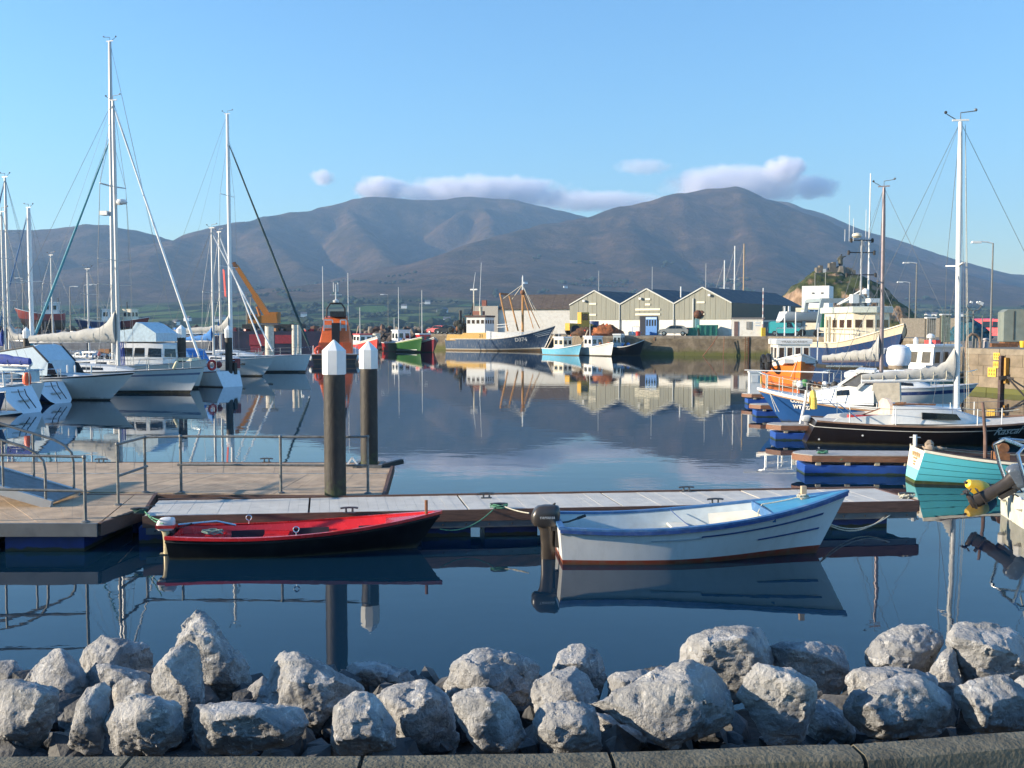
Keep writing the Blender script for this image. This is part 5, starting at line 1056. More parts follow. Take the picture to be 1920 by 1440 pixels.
# ------------------------------------------------------------------ sailing yachts
YH = hullmat('white yacht hull', [(0, (.03, .03, .035)), ((.5+.07)/1.5*1.5-.5, (.70, .71, .71))], .28, dirt=(.5, .5, .47), damt=.2)
def bandhull(name, base, boot=(.02, .02, .025), strip=None, v0=.72, v1=.80, rough=.28, bt=.08):
    bands = [(-.5, boot), (bt, base)]
    if strip: bands += [(v0, strip), (v1, base)]
    return hullmat(name, bands, rough, dirt=tuple(c*.65 for c in base), damt=.25)
def wire(t, name, a, b, r, m=None, sagm=0.):
    w = MB(); w.tube([a, b] if not sagm else sag(a, b, sagm, 8), r, 5); return w.build(name, m or WIRE, t)
def rig(t, xm, zd, zt, bow, stern, half, mm=None, dm=.09, spread=(.42, .70), genoa=None, boom=None, sail=None, wr=.011, frac=1., top=True, radar=None, gr=.07, lean=0., yb=0., stays=True):
    """mast at xm from deck zd to masthead zt with spreaders, shrouds and stays; boom = (length aft, height, radius of the bundled sail)"""
    mm = mm or ALU; H = zt-zd; P_ = lambda f, y=0.: Vector((xm+lean*f, y, zd+H*f))
    b = MB(); b.tube([P_(0), P_(.8), P_(1)], [dm, dm, dm*.72], 12); b.build('mast', mm, t)
    if top:
        b = MB(); b.bar(P_(1)+Vector((-.25, 0, .05)), P_(1)+Vector((.25, 0, .05)), .05, .05); b.build('masthead_crane', mm, t, 0)
        b = MB(); b.tube([P_(1)+Vector((0, 0, .05)), P_(1)+Vector((.0, 0, .28)), P_(1)+Vector((.45, 0, .33))], .018, 5); b.ball(P_(1)+Vector((.45, 0, .36)), .05, n=6); b.build('wind_vane', WIRE, t)
        b = MB(); b.tube([P_(1)+Vector((-.1, 0, .05)), P_(1)+Vector((-.42, 0, .25))], .014, 5); b.ball(P_(1)+Vector((-.45, 0, .3)), .05, n=6); b.build('anemometer', DARK, t)
    for f in spread:
        w = half*(1.0 if f < .5 else .78)
        for s in (1, -1): b = MB(); b.bar(P_(f), P_(f)+Vector((-.12, s*w, .05)), .07, .035); b.build('spreader', mm, t, 0)
    hf = frac
    for s in (1, -1):
        pts = [Vector((xm-.1, s*half*1.02, zd-.1))]+[P_(f)+Vector((-.12, s*half*(1. if f < .5 else .78), .05)) for f in spread]+[P_(hf)]
        w = MB(); w.tube(pts, wr, 5); w.build('shroud', WIRE, t)
        wire(t, 'lower_shroud', Vector((xm-.45, s*half, zd-.1)), P_(spread[0]), wr)
    if stays:
        wire(t, 'backstay', Vector((stern, 0, zd+.1)), P_(1), wr)
        wire(t, 'forestay', Vector((bow, 0, zd+.15)), P_(hf), wr)
    if genoa: a, c = Vector((bow-.05, 0, zd+.45)), P_(hf)-Vector((-.1, 0, .5)); w = MB(); w.tube([a.lerp(c, f) for f in (0, .04, .3, .6, .95, 1)], [.05, gr*1.1, gr, gr*.85, gr*.55, .03], 8); w.build('furled_genoa', genoa, t)
    if boom:
        bl, bz, br = boom; e = Vector((xm-bl, yb, bz-.08)); g = Vector((xm-.12, 0, bz))
        b = MB(); b.tube([g, e], .07, 10); b.build('boom', mm, t)
        if sail:
            n = 22; rings = []; q = random.Random(int(xm*100)+int(bl*77))
            for i in range(n+1):
                f = i/n; c = g.lerp(e, f); rr = br*(1.25-.75*f)*(1+q.uniform(-.09, .09)); hh = rr*(1.5 if f > .06 else 3.2-.0*f)
                if f < .18: hh = rr*(1.5+1.9*(1-f/.18)**1.6)
                rings.append([c+Vector((0, rr*.62*math.sin(a)*(1+.14*math.sin(a*3+i*2.3)), .05+hh*.5-hh*.62*math.cos(a)*(1+.06*math.sin(i*2.9)))) for a in [2*math.pi*j/14 for j in range(14)]])
            b = MB(); b.loft(rings); b.build('bundled_sail', sail, t, 60)
            for i in range(2, n, 3): b = MB(); c = g.lerp(e, i/n); rr = br*(1.25-.75*i/n)*.66; b.tube([c+Vector((0, rr*math.sin(a)*1.04, .05+rr*.85-rr*1.22*math.cos(a)*1.04)) for a in [2*math.pi*j/10 for j in range(11)]], .012, 4, cap=False); b.build('sail_tie', ROPE, t)
        wire(t, 'topping_lift', e+Vector((0, 0, .1)), P_(1), wr*.6)
    if radar: b = MB(); zz = zd+H*radar; b.bar((xm, 0, zz-.12), (xm+.45, 0, zz-.12), .06); b.lathe([(.26, zz-.1), (.30, zz), (.24, zz+.14), (.05, zz+.18)], (xm+.42, 0, 0), 12); b.build('radar', WHITE, t)
def cabin(t, pts, z0, h, m, roofm=None, slope=.82, side_win=(), name='cabin_trunk', dz=None, winm=None, glassz=(.35, .75)):
    """deckhouse from half-plan points (x, y) running stern to bow; windows are panels set proud of the side"""
    n = len(pts); cx = sum(p[0] for p in pts)/n; top = [(cx+(x-cx)*(.93 if i not in (0,) else .98), y*slope) for i, (x, y) in enumerate(pts)]; zh = dz or [h]*n
    ring0 = [Vector((x, y, z0)) for x, y in pts]+[Vector((x, -y, z0)) for x, y in reversed(pts)]
    ring1 = [Vector((x, y, z0+zh[i])) for i, (x, y) in enumerate(top)]+[Vector((x, -y, z0+zh[n-1-i])) for i, (x, y) in enumerate(reversed(top))]
    b = MB(); b.loft([ring0, ring1], cap=False); o = b.build(name, m, t, 25)
    b = MB(); rows = [[Vector((x, y*k, z0+zh[i]+.05*(1-k*k)*(y > .1))) for k in (1, .5, 0, -.5, -1)] for i, (x, y) in enumerate(top)]; b.loft(rows, cap=False, closed=False); b.build('cabin_roof', roofm or m, t, 40)
    def q(i, f, v, s): 
        a = Vector((pts[i][0], pts[i][1], z0)).lerp(Vector((pts[i+1][0], pts[i+1][1], z0)), f); c = Vector((top[i][0], top[i][1], z0+zh[i])).lerp(Vector((top[i+1][0], top[i+1][1], z0+zh[i+1])), f); p = a.lerp(c, v); return Vector((p.x, p.y*s, p.z))
    for (i, f0, f1) in side_win:
        for s in (1, -1):
            a, b_, c, d = q(i, f0, glassz[0], s), q(i, f1, glassz[0], s), q(i, f1-.02, glassz[1], s), q(i, f0+.02, glassz[1], s); nn = (b_-a).cross(d-a).normalized(); nn = nn if nn.y*s > 0 or abs(nn.y) < .3 and nn.x > 0 else -nn
            b = MB(); b.loft([[p-nn*.02 for p in (a, b_, c, d)], [p+nn*.014 for p in (a, b_, c, d)]]); b.build('window', winm or GLASS, t, 0)
    return o
def lifelines(t, h, t0, t1, n, hgt=.6, pulpit=True, pushpit=True, r=.013):
    for s in (1, -1):
        tops = []
        for i in range(n):
            tt = t0+(t1-t0)*i/(n-1); q = h.p(tt, 1, s, -.06); b = MB(); b.tube([q, q+Vector((0, 0, hgt))], r, 6); b.build('stanchion', CHROME, t); tops.append(q+Vector((0, 0, hgt)))
        for f in (1, .55): b = MB(); b.tube([Vector((q.x, q.y, q.z-hgt*(1-f))) for q in tops], r*.55, 5); b.build('lifeline', WIRE, t)
    if pulpit:
        a, c = h.p(t1, 1, 1, -.06), h.p(t1, 1, -1, -.06); bow = h.p(1, 1); u = Vector((0, 0, hgt)); b = MB(); b.tube([a, a+u*.95, (a+u).lerp(bow+u, .6)+Vector((0, a.y*.15, 0)), bow+u*1.05+Vector((-.05, 0, 0)), (c+u).lerp(bow+u, .6)+Vector((0, c.y*.15, 0)), c+u*.95, c], r*1.4, 6); b.build('pulpit', CHROME, t)
    if pushpit:
        for s in (1, -1): a = h.p(t0, 1, s, -.06); e = h.p(.01, 1, s, -.08); u = Vector((0, 0, hgt)); b = MB(); b.tube([a, a+u, e+u, e], r*1.4, 6); b.tube([e+u, Vector((e.x, s*.12, e.z+hgt))], r*1.4, 6); b.build('pushpit', CHROME, t)
def fenders(t, h, xs, side, m=None):
    for tt in xs:
        q = h.p(tt, .62, side, .10); b = MB(); b.lathe([(.02, -.28), (.095, -.22), (.095, .2), (.02, .28)], q, 10); b.tube([q+Vector((0, 0, .28)), h.p(tt, 1.05, side)], .008, 4); b.build('fender', m or FEND, t)
def yacht(label, st, bw, B, fb, hm, name='sailing_yacht', group='yachts moored at the marina', rake=.9, sr=.3, bs=.68, ll=6, cabin_h=.38, cab=(.30, .72), deckm=None, transom=None, bowh=1.2, wins=True, sternh=1.05, cat='yacht', **k):
    t, Lw = place(name, label, cat, st, bw, group); L = Lw+rake+min(0, sr)
    if sr < 0: dv = (bw-st).normalized()*(-sr); t.location = t.location+dv
    h = Hull(L, B, fb*sternh, fb*.95, fb*bowh, tm=.35, bs=bs, tb=.44, pw=2.1, rake=rake, sr=sr, wl=k.get('wl', .84), wlb=.2, ex=k.get('ex', .8))
    h.mesh('hull', hm, t, transom=transom); h.deck('deck', deckm or GREYP, t, dz=-.02, camber=.06, inset=.02); h.rail('toe_rail', k.get('railm', ALU), t, r=.022, dz=.01)
    if cabin_h:
        a, c = cab; xs = [a, a+(c-a)*.45, a+(c-a)*.8, c]; pts = [(xs[0]*L, h.hb(xs[0])*.66), (xs[1]*L, h.hb(xs[1])*.64), (xs[2]*L, h.hb(xs[2])*.55), (xs[3]*L, h.hb(xs[3])*.30)]
        zd = h.sheer(.4)+.02; cabin(t, pts, zd, cabin_h, WHITE, GREYP, side_win=((0, .1, .45), (0, .55, .92), (1, .15, .8)) if wins else (), dz=[cabin_h, cabin_h*.95, cabin_h*.75, cabin_h*.25])
    if ll: lifelines(t, h, .09, .93, ll)
    return t, h, L
# ------------------------------------------------------------------ the marina on the left
def mpx(L, st, bw, px):                     # local x of the boat axis under pixel column px
    a, d = st, (bw-st).normalized(); k = (px-960)/FPX; f = lambda P: P.x - k*(P.y*_F.y+(P.z-CAMH)*_F.z)
    lo, hi = 0., 40.; f0 = f(a)
    for _ in range(40):
        m = (lo+hi)/2
        if (f(a+d*m) > 0) == (f0 > 0): lo = m
        else: hi = m
    return lo
TRB = mat('white transom', (.66, .70, .73), .3, var=.04)
# big white yacht whose bow points right (mast at column 222)
st, bw = gp(-30, 59), gp(356, 55.5)
t, h, L = yacht('long white yacht with a grey bundled sail on its boom, bow pointing right', st, bw, 3.5, 1.18, bandhull('white hull with blue-grey stripe', (.66, .69, .70), strip=(.16, .20, .30), v0=.74, v1=.82, bt=.12), cabin_h=.42, ll=8, rake=.85, railm=DARK)
xm = mpx(L, st, bw, 224); rig(t, xm, 1.5, zat(192, 57), L-.15, .2, 1.45, spread=(.40, .68), genoa=MASTW, boom=(5.9, zat(640, 57), .40), sail=SAILC, dm=.105, radar=.62)
for i in range(3): b = MB(); b.tube([(xm+.25+i*.05, .2-.2*i, 1.5), (xm+.2, .15-.15*i, 2.8)], .03, 5); b.build('halyard_bundle', SAILB, t)
wn_ = MB(); wn_.lathe([(.02, 0), (.09, .05), (.09, .45), (.02, .52)], (L*.90, -.6, 1.35), 8, rot=Matrix.Rotation(.5, 3, 'Y')); wn_.build('anchor_cover', mat('cream canvas', (.72, .66, .45), .8), t)
# tall mast with blue furled genoa, bow to the left, hull hidden behind the others
st, bw = gp(345, 63), gp(70, 66)
t, h, L = yacht('white yacht with the tallest mast and a turquoise furled genoa', st, bw, 3.6, 1.2, YH, cabin_h=.4, ll=6)
xm = mpx(L, st, bw, 214); rig(t, xm, 1.5, zat(80, 64.5), L-.2, .2, 1.6, spread=(.24, .55), genoa=mat('turquoise sail cloth', (.08, .30, .38), .7, var=.1), dm=.13, gr=.085, frac=.72, boom=(4.6, 2.7, .28), sail=SAILC, yb=0, lean=-.25)
b = MB(); b.box((xm+.35, 0, zat(400, 64.5)), (.55, .5, .26)); b.build('radar_box', WHITE, t, 0)
# motor sailer with a wheelhouse behind pile 342
def motorsailer():
    st, bw = gp(225, 61), gp(372, 60); t, h, L = yacht('white motor sailer with pale blue cover over its wheelhouse, behind a dark pile', st, bw, 3.4, 1.45, bandhull('cream white hull', (.70, .68, .62)), cabin_h=0, ll=5, rake=.6, name='motor_sailer', cat='motor boat')
    pts = [(L*.10, 1.4), (L*.45, 1.45), (L*.62, 1.2), (L*.72, .5)]
    cabin(t, pts, 1.35, 1.35, WHITE, WHITE, slope=.86, side_win=((0, .15, .55), (0, .6, .95), (1, .1, .9), (2, .1, .9)), dz=[1.35, 1.35, 1.3, 1.25], glassz=(.42, .80))
    b = MB(); b.prism([(-.4, 0), (L*.55, 0), (L*.55, .5), (L*.40, 1.05), (L*.33, 1.15), (L*.28, .75), (-.4, .55)], 'y', -1.2, 1.2); b.build('roof_cover', mat('pale blue canvas', (.50, .62, .68), .8, var=.12, bump=.6, bscale=2), t, 40, xf=Matrix.Translation((0, 0, 2.8)))
    b = MB(); b.box((L*.8, 0, 1.75), (1.0, 1.3, .2), taper=.8); b.build('fore_hatch', mat('cream canvas', (.72, .66, .45), .8), t, 0)
motorsailer()
# hull with the dark sheer line and the canopy (bow to the right, in front of the big yacht)
def canopy_yacht():
    st, bw = gp(-110, 53.5), gp(206, 50.2)
    t, h, L = yacht('white yacht with a pale blue cockpit tent and dark sheer line, bow pointing right', st, bw, 3.3, 1.1, bandhull('white hull with dark sheer', (.68, .68, .66), strip=(.02, .02, .025), v0=.93, v1=1.01, bt=.05), cabin_h=.30, cab=(.40, .84), ll=0, rake=1.5, bowh=1.28)
    cv = mat('pale blue tent canvas', (.50, .60, .66), .75, var=.06, bump=.35, bscale=2.5); x = lambda px: mpx(L, st, bw, px)
    xs = [x(8), x(30), x(92), x(118)]; zz = [1.9, zat(656, 52), zat(645, 52), 2.0]
    b = MB(); rows = []
    for xx, z, w in zip(xs, zz, (1.25, 1.2, 1.1, 1.05)): rows.append([Vector((xx, -w, 1.25)), Vector((xx, -w*.92, z-.12)), Vector((xx, -w*.5, z)), Vector((xx, w*.5, z)), Vector((xx, w*.92, z-.12)), Vector((xx, w, 1.25))])
    b.loft(rows, cap=True, closed=False); b.build('cockpit_tent', cv, t, 40)
    for s in (1, -1):
        b = MB(); b.tube([Vector((xx, s*w*.9, z-.08)) for xx, z, w in zip(xs, zz, (1.25, 1.2, 1.1, 1.05))], .05, 6); b.build('tent_seam', DARK, t)
        b = MB(); b.loft([[Vector((x(116), s*1.0, 1.3)), Vector((x(134), s*.95, 1.3)), Vector((x(124), s*.9, 1.85)), Vector((x(106), s*.95, 1.95))], [Vector((x(116), s*1.03, 1.3)), Vector((x(134), s*.98, 1.3)), Vector((x(124), s*.93, 1.85)), Vector((x(106), s*.98, 1.95))]]); b.build('windscreen', GLASS, t, 0)
    b = MB(); b.tube([(x(30), -1.35, 1.75), (x(66), -1.35, 1.75)], .03, 6); b.ball((x(62), -1.3, 1.8), .14); b.build('winch_handle', CHROME, t)
    for px in (152, 166, 196): b = MB(); b.lathe([(.04, 1.4), (.05, 1.75), (.01, 1.8)], (x(px), -.9, 0), 6); b.build('dorade_vent', WHITE, t)
canopy_yacht()
# two sterns pointing right with sugar-scoop transoms
def scoop(label, px_st, d_st, px_bw, d_bw, B, fb, hm, sc):
    st, bw = gp(px_st, d_st), gp(px_bw, d_bw); t, h, L = yacht(label, st, bw, B, fb, hm, sr=-.95, bs=.66, wl=.50, ex=.42, ll=0, cabin_h=.4, cab=(.4, .75), transom=TRB, rake=.8)
    # the open stern: steps, ladder and rails
    for k, (x, z, w) in enumerate(((-.55, .50, .75), (-.15, .85, .85))): b = MB(); b.box((x+.12, 0, z*fb), (.40, w*.8, .05)); b.build('stern_step', GREYP, t, 0)
    b = MB(); b.tube([(-1.0, .18, .2), (-.5, .18, .75), (-.4, .18, 1.0)], .022, 6); b.tube([(-1.0, -.18, .2), (-.5, -.18, .75), (-.4, -.18, 1.0)], .022, 6); b.build('stern_ladder', DARK, t)
    lifelines(t, h, .05, .9, 6, .62, True, True, .016)
    b = MB(); b.lathe([(.05, 0), (.05, .9)], (.6, .5, fb), 8); b.ball((.6, .5, fb+.95), .16); b.build('steering_wheel_post', WHITE, t)
    return t, h, L
NAVY = bandhull('navy hull with white sheer', (.018, .045, .13), boot=(.01, .01, .012), strip=(.6, .62, .62), v0=.90, v1=1.02, bt=-.1)
t, h, L = scoop('navy-blue yacht showing its white open stern with a ladder, at the left', 118, 48.5, -75, 51, 2.9, .95, NAVY, 1)
b = MB(); b.lathe([(.06, 0), (.14, .06), (.15, .25), (.10, .40), (.03, .44)], (.1, .9, .98), 10); b.build('danbuoy_bag', WHITE, t)
t, h, L = scoop('white yacht at the left edge showing its open stern with an orange horseshoe bag', 60, 43, -150, 45, 3.0, 1.05, YH, 1)
b = MB(); b.lathe([(.06, -.05), (.17, .02), (.19, .30), (.14, .48), (.03, .52)], (.25, -1.0, 1.15), 10); b.build('horseshoe_bag', BUOYO, t)
for y in (.4, 1.0): b = MB(); b.tube([(.1, y, 1.1), (.15, y, 1.8)], .05, 6); b.build('stern_post', FEND, t)
# blue-covered boom and dark stern at the left edge
st, bw = gp(-20, 39.5), gp(-260, 41); t, h, L = yacht('yacht at the left edge showing a low white stern platform', st, bw, 2.8, 1.0, bandhull('grey navy hull', (.03, .05, .11)), ll=0, cabin_h=.3)
b = MB(); b.box((-.35, 0, .28), (.9, 1.7, .07)); b.build('stern_platform', WHITE, t, 0)
for y in (-.3, .3): b = MB(); b.tube([(-.55, y, .3), (-.5, y, 1.15), (-.1, y, 1.15)], .02, 6); b.build('ladder_rail', CHROME, t)
st, bw = gp(55, 46.5), gp(-190, 49); t, h, L = yacht('yacht whose navy sail cover ends above the orange bag', st, bw, 2.9, 1.0, YH, ll=4, cabin_h=.3)
rig(t, 5.2, 1.4, 12.5, L-.2, .2, 1.2, boom=(5.3, zat(682, 47), .36), sail=SAILB)
b = MB(); b.box((.3, -.5, 1.4), (.08, .9, .6)); b.build('stern_dodger', mat('pale canvas', (.5, .6, .62), .8), t, 0)
# small yacht, stern to the right, red lifebuoy on its pushpit
st, bw = gp(437, 61.5), gp(335, 64.5); t, h, L = yacht('small white yacht with a red lifebuoy on its stern, between two piles', st, bw, 2.6, .92, bandhull('white hull with red boot', (.64, .62, .60), boot=(.14, .02, .015), strip=(.30, .04, .05), v0=.95, v1=1.02, bt=.06), sr=-.45, ll=0, cabin_h=.3, transom=TRB)
lifelines(t, h, .05, .9, 5, .62); 
b = MB(); ring = [Vector((.25, 1.0+.27*math.cos(a), 1.35+.27*math.sin(a))) for a in [2*math.pi*i/16 for i in range(17)]]; b.tube(ring, .08, 8, cap=False); b.build('lifebuoy', REDP, t)
b = MB(); b.ball((.5, .3, 1.35), .22); b.build('red_buoy', mat('dark red gear', (.25, .05, .05), .7, var=.4), t); b = MB(); b.box((.2, -.8, 1.4), (.35, .4, .6)); b.build('gear_bag', mat('dark red gear', (.25, .05, .05)), t, 0); b = MB(); b.box((-.05, -.5, 1.1), (.2, .2, .7)); b.build('outboard_on_rail', DARK, t, 0)
# yachts with bows to the right near the white piles
st, bw = gp(300, 78), gp(492, 74.5); t, h, L = yacht('white yacht whose bow rail stands in front of the thick white pile', st, bw, 3.2, 1.2, bandhull('white hull plain', (.66, .68, .68), bt=.06), rake=1.2, ll=6, cabin_h=.35)
b = MB(); q = h.p(.80, .72, -1, .01); b.box(q, (.55, .02, .11)); b.build('port_light', GLASS, t, 0)
rig(t, L*.48, 1.4, zat(433, 78), L-.2, .2, 1.3, genoa=MASTW, gr=.06, boom=(4.2, 2.6, .22), sail=BLUEC, spread=(.5,), top=True)
st, bw = gp(262, 84), gp(572, 81); t, h, L = yacht('white yacht whose dark green furled genoa slants down to the right', st, bw, 3.9, 1.3, bandhull('white hull black boot line', (.68, .70, .70), bt=.10), rake=.55, ll=7, cabin_h=.4, bowh=1.1)
xm = mpx(L, st, bw, 434); rig(t, xm, 1.6, zat(213, 82), L-.1, .2, 1.55, mm=MASTW, genoa=mat('dark green sail cover', (.015, .05, .055), .7), dm=.15, gr=.10, spread=(.36, .66), frac=.90, boom=(5.2, 3.2, .30), sail=SAILC)
b = MB(); q = h.p(.80, .70, -1, .01); b.box(q, (.6, .02, .12)); b.build('port_light', GLASS, t, 0)
fl = MB(); fl.loft([[Vector((xm-.9, .5, 8.4)), Vector((xm-.8, .55, 6.2)), Vector((xm-.6, .45, 6.1)), Vector((xm-.7, .4, 8.3))], [Vector((xm-.88, .53, 8.4)), Vector((xm-.78, .58, 6.2)), Vector((xm-.58, .48, 6.1)), Vector((xm-.68, .43, 8.3))]]); fl.build('courtesy_flag', REDP, t, 0)
# boats whose masts rise at the left edge
st, bw = gp(95, 70), gp(-60, 73); t, h, L = yacht('yacht at the far left with a twin-spreader mast rising above its neighbours', st, bw, 3.2, 1.2, YH, ll=5); xm = mpx(L, st, bw, 20)
rig(t, xm, 1.5, zat(333, 71.5), L-.2, .2, 1.3, genoa=mat('blue furled sail', (.04, .14, .32), .7), dm=.10, gr=.07, boom=(4, 2.7, .24), sail=SAILC)
b = MB(); b.ball((.3, .6, 1.9), .35); b.ball((.3, -.3, 1.9), .3); b.build('orange_buoys', BUOYO, t)
st, bw = gp(140, 76), gp(0, 79); t, h, L = yacht('yacht with a plain thick white mast beside the white-capped pile at the left', st, bw, 3.2, 1.2, YH, ll=4); xm = mpx(L, st, bw, 62); rig(t, xm, 1.5, zat(388, 77), L-.2, .2, 1.2, mm=MASTW, dm=.17, spread=(.5,), genoa=mat('blue furled sail', (.04, .14, .32), .7), gr=.06)
st, bw = gp(-150, 63), gp(66, 60.5); t, h, L = yacht('white yacht behind the tent of the canopy yacht with a thin mast at the edge', st, bw, 3.1, 1.1, bandhull('white hull with red line', (.70, .71, .70), strip=(.35, .05, .05), v0=.76, v1=.80), ll=7); xm = mpx(L, st, bw, 12); rig(t, xm, 1.4, zat(398, 61), L-.2, .2, 1.2, dm=.075, boom=(3.6, 2.5, .22), sail=SAILB)
st, bw = gp(235, 82), gp(120, 84); t, h, L = yacht('white yacht low behind the big bundled sail, bow to the left', st, bw, 3.1, 1.2, YH, ll=6, cabin_h=.5); rig(t, L*.5, 1.5, zat(505, 83), L-.2, .2, 1.2, dm=.08, boom=(3.4, 2.6, .22), sail=BLUEC)
st, bw = gp(318, 70), gp(398, 68.5); t, h, L = yacht('small white yacht with blue canvas between the two dark piles', st, bw, 2.7, 1.05, YH, ll=5, cabin_h=.4); b = MB(); b.prism([(L*.30, 1.3), (L*.62, 1.2), (L*.50, 2.1), (L*.36, 2.2)], 'y', -.9, .9); b.build('blue_sprayhood', BLUEC, t, 30)
st, bw = gp(30, 96), gp(160, 93); t, h, L = yacht('small yacht far behind the left boats with a thin grey mast', st, bw, 2.8, 1.1, YH, ll=0); rig(t, L*.5, 1.4, zat(480, 95), L-.2, .2, 1.2, dm=.08)
st, bw = gp(150, 72), gp(255, 71); t, h, L = yacht('white cruiser between the canopy yacht and the big boom, with clutter on its deck', st, bw, 3.2, 1.25, YH, ll=7, cabin_h=.6)
b = MB(); b.box((L*.45, -.4, 1.95), (.9, .6, .35)); b.build('wooden_box', TEAK, t, 0)
for i in range(7): b = MB(); x = L*(.15+.1*i); b.lathe([(.1, 0), (.14, .12), (.05, .3)], (x, -1.0+rng.uniform(-.2, .2), 1.4+rng.uniform(0, .3)), 8); b.build('deck_gear', rng.choice([WHITE, FEND, DARK, REDP]), t)
st, bw = gp(380, 93), gp(480, 90); t, h, L = yacht('distant yacht with a white genoa and blue boom cover behind the piles', st, bw, 3, 1.2, YH, ll=0, wins=False); rig(t, 2.3, 1.5, zat(436, 92), L-.2, .2, 1.2, dm=.11, genoa=MASTW, gr=.07, boom=(2.1, 2.9, .3), sail=BLUEC, spread=(.5,))
# floating walkways of the marina, seen edge on between the hulls
for (pa, da, pb, db, lb) in ((-300, 57.5, 180, 58.2, 'floating marina walkway under the big white yachts'), (-300, 68, 420, 69, 'floating marina walkway behind the motor sailer'), (120, 88, 560, 87.5, 'floating marina walkway beyond the white piles')):
    a, c = gp(pa, da), gp(pb, db); t = thing('marina_walkway', lb, 'pontoon', (0, 0, 0), 0, 'floating walkways of the far marina'); d = (c-a).normalized(); n = Vector((-d.y, d.x, 0)); Ln = (c-a).length; k = int(Ln/3)
    for i in range(k): p, q = a+d*(Ln*i/k+.02), a+d*(Ln*(i+1)/k-.02); b = MB(); b.loft([[p+Vector((0, 0, -.2)), q+Vector((0, 0, -.2)), q+n*1.6+Vector((0, 0, -.2)), p+n*1.6+Vector((0, 0, -.2))], [p+Vector((0, 0, .45)), q+Vector((0, 0, .45)), q+n*1.6+Vector((0, 0, .45)), p+n*1.6+Vector((0, 0, .45))]]); b.build('section', DECKM, t, 0)
# ------------------------------------------------------------------ boats on the right
def house(t, x0, x1, w0, w1, z0, hh, m, roofm, nf=3, ns=2, over=.15, rake=.12, tp=.9, wz=(.52, .86), glass=None, front=True, roofh=.12, bow=0.):
    """wheelhouse from x0 (aft) to x1 (front, facing the bow): walls, windows proud of them, roof with an overhang"""
    g = glass or BROWNGLASS
    lo = [Vector((x0, -w0/2, z0)), Vector((x1, -w1/2, z0)), Vector((x1+bow, 0, z0)), Vector((x1, w1/2, z0)), Vector((x0, w0/2, z0))]
    hi = [Vector((x0+(.03 if p.x == x0 else -rake)+p.x-x0, p.y*tp, z0+hh)) if p.x == x0 else Vector((p.x-rake, p.y*tp, z0+hh)) for p in lo]
    b = MB(); b.loft([lo, hi]); o = b.build('wheelhouse', m, t, 20)
    b = MB(); c = sum(hi, Vector())/5; r0 = [c+(p-c)*(1+over)+Vector((0, 0, .003)) for p in hi]; b.loft([r0, [p+Vector((0, 0, roofh)) for p in r0], [c+(p-c)*(1+over*.6)+Vector((0, 0, roofh+.05)) for p in hi]]); b.build('roof', roofm, o, 20)
    def panel(a, d, ah, dh, f0, f1):
        q = lambda f, v: (a.lerp(d, f)).lerp(ah.lerp(dh, f), v); pts = [q(f0, wz[0]), q(f1, wz[0]), q(f1, wz[1]), q(f0, wz[1])]; n = (pts[1]-pts[0]).cross(pts[3]-pts[0]).normalized()
        cc = sum(pts, Vector())/4
        if n.dot(cc-(sum(lo, Vector())/5)) < 0: n = -n
        b = MB(); b.loft([[p-n*.02 for p in pts], [p+n*.012 for p in pts]]); b.build('window', g, o, 0)
        fr = MB(); k = (pts[1]-pts[0]).length*.09
        for i in range(4): fr.bar(pts[i]+n*.01, pts[(i+1) % 4]+n*.01, .035, .03, up=n)
        fr.build('window_frame', m, o, 0)
    def row(i, j, n_):
        for k in range(n_): panel(lo[i], lo[j], hi[i], hi[j], (k+.16)/n_, (k+.84)/n_)
    if front:
        if bow: row(1, 2, max(1, nf//2)); row(2, 3, max(1, nf//2))
        else: row(1, 3, nf)
    row(0, 1, ns); row(3, 4, ns); return o
def fishboat(label, st, bw, B, zs, zm, zb, hm, rake=1., bs=.8, bul=.5, capm=None, deckm=None, name='fishing_boat', group=None, cat='fishing boat', tm=.3, full=False, z=0., wl=.84, pw=2.2, sr=0.):
    t, Lw = place(name, label, cat, st, bw, group, z); L = Lw+rake
    h = Hull(L, B, zs, zm, zb, tm=tm, bs=bs, tb=.42, pw=pw, rake=rake, wl=wl, wlb=.16, ex=.9, draft=1.2 if full else .5, sr=sr)
    h.mesh('hull', hm, t, full=full)
    if bul: h.inner('bulwark', capm or WHITE, t, th=.09, zf=max(.2, zm-bul), t0=.01, t1=.98)
    h.deck('deck', deckm or GREYP, t, dz=-bul, inset=.06, t0=.01, t1=.97) if bul < zm-.1 else None
    h.rail('gunwale', capm or WHITE, t, r=.07, h=.09); return t, h, L
def tripod(t, x, z0, z1, w, m, legs=True):
    b = MB(); b.tube([(x, 0, z0), (x, 0, z1)], .09, 8, r2=.05); b.build('mast', m, t)
    if legs:
        for s in (1, -1): b = MB(); b.tube([(x-.9*w, s*w, z0), (x, 0, z0+(z1-z0)*.72)], .05, 6); b.build('mast_leg', m, t)
def tyre(t, p, r=.32, nrm='y'):
    b = MB(); b.tube([Vector(p)+(Vector((r*math.cos(a), 0, r*math.sin(a))) if nrm == 'y' else Vector((0, r*math.cos(a), r*math.sin(a)))) for a in [2*math.pi*i/14 for i in range(15)]], r*.38, 8, cap=False); return b.build('tyre_fender', BLACK, t)

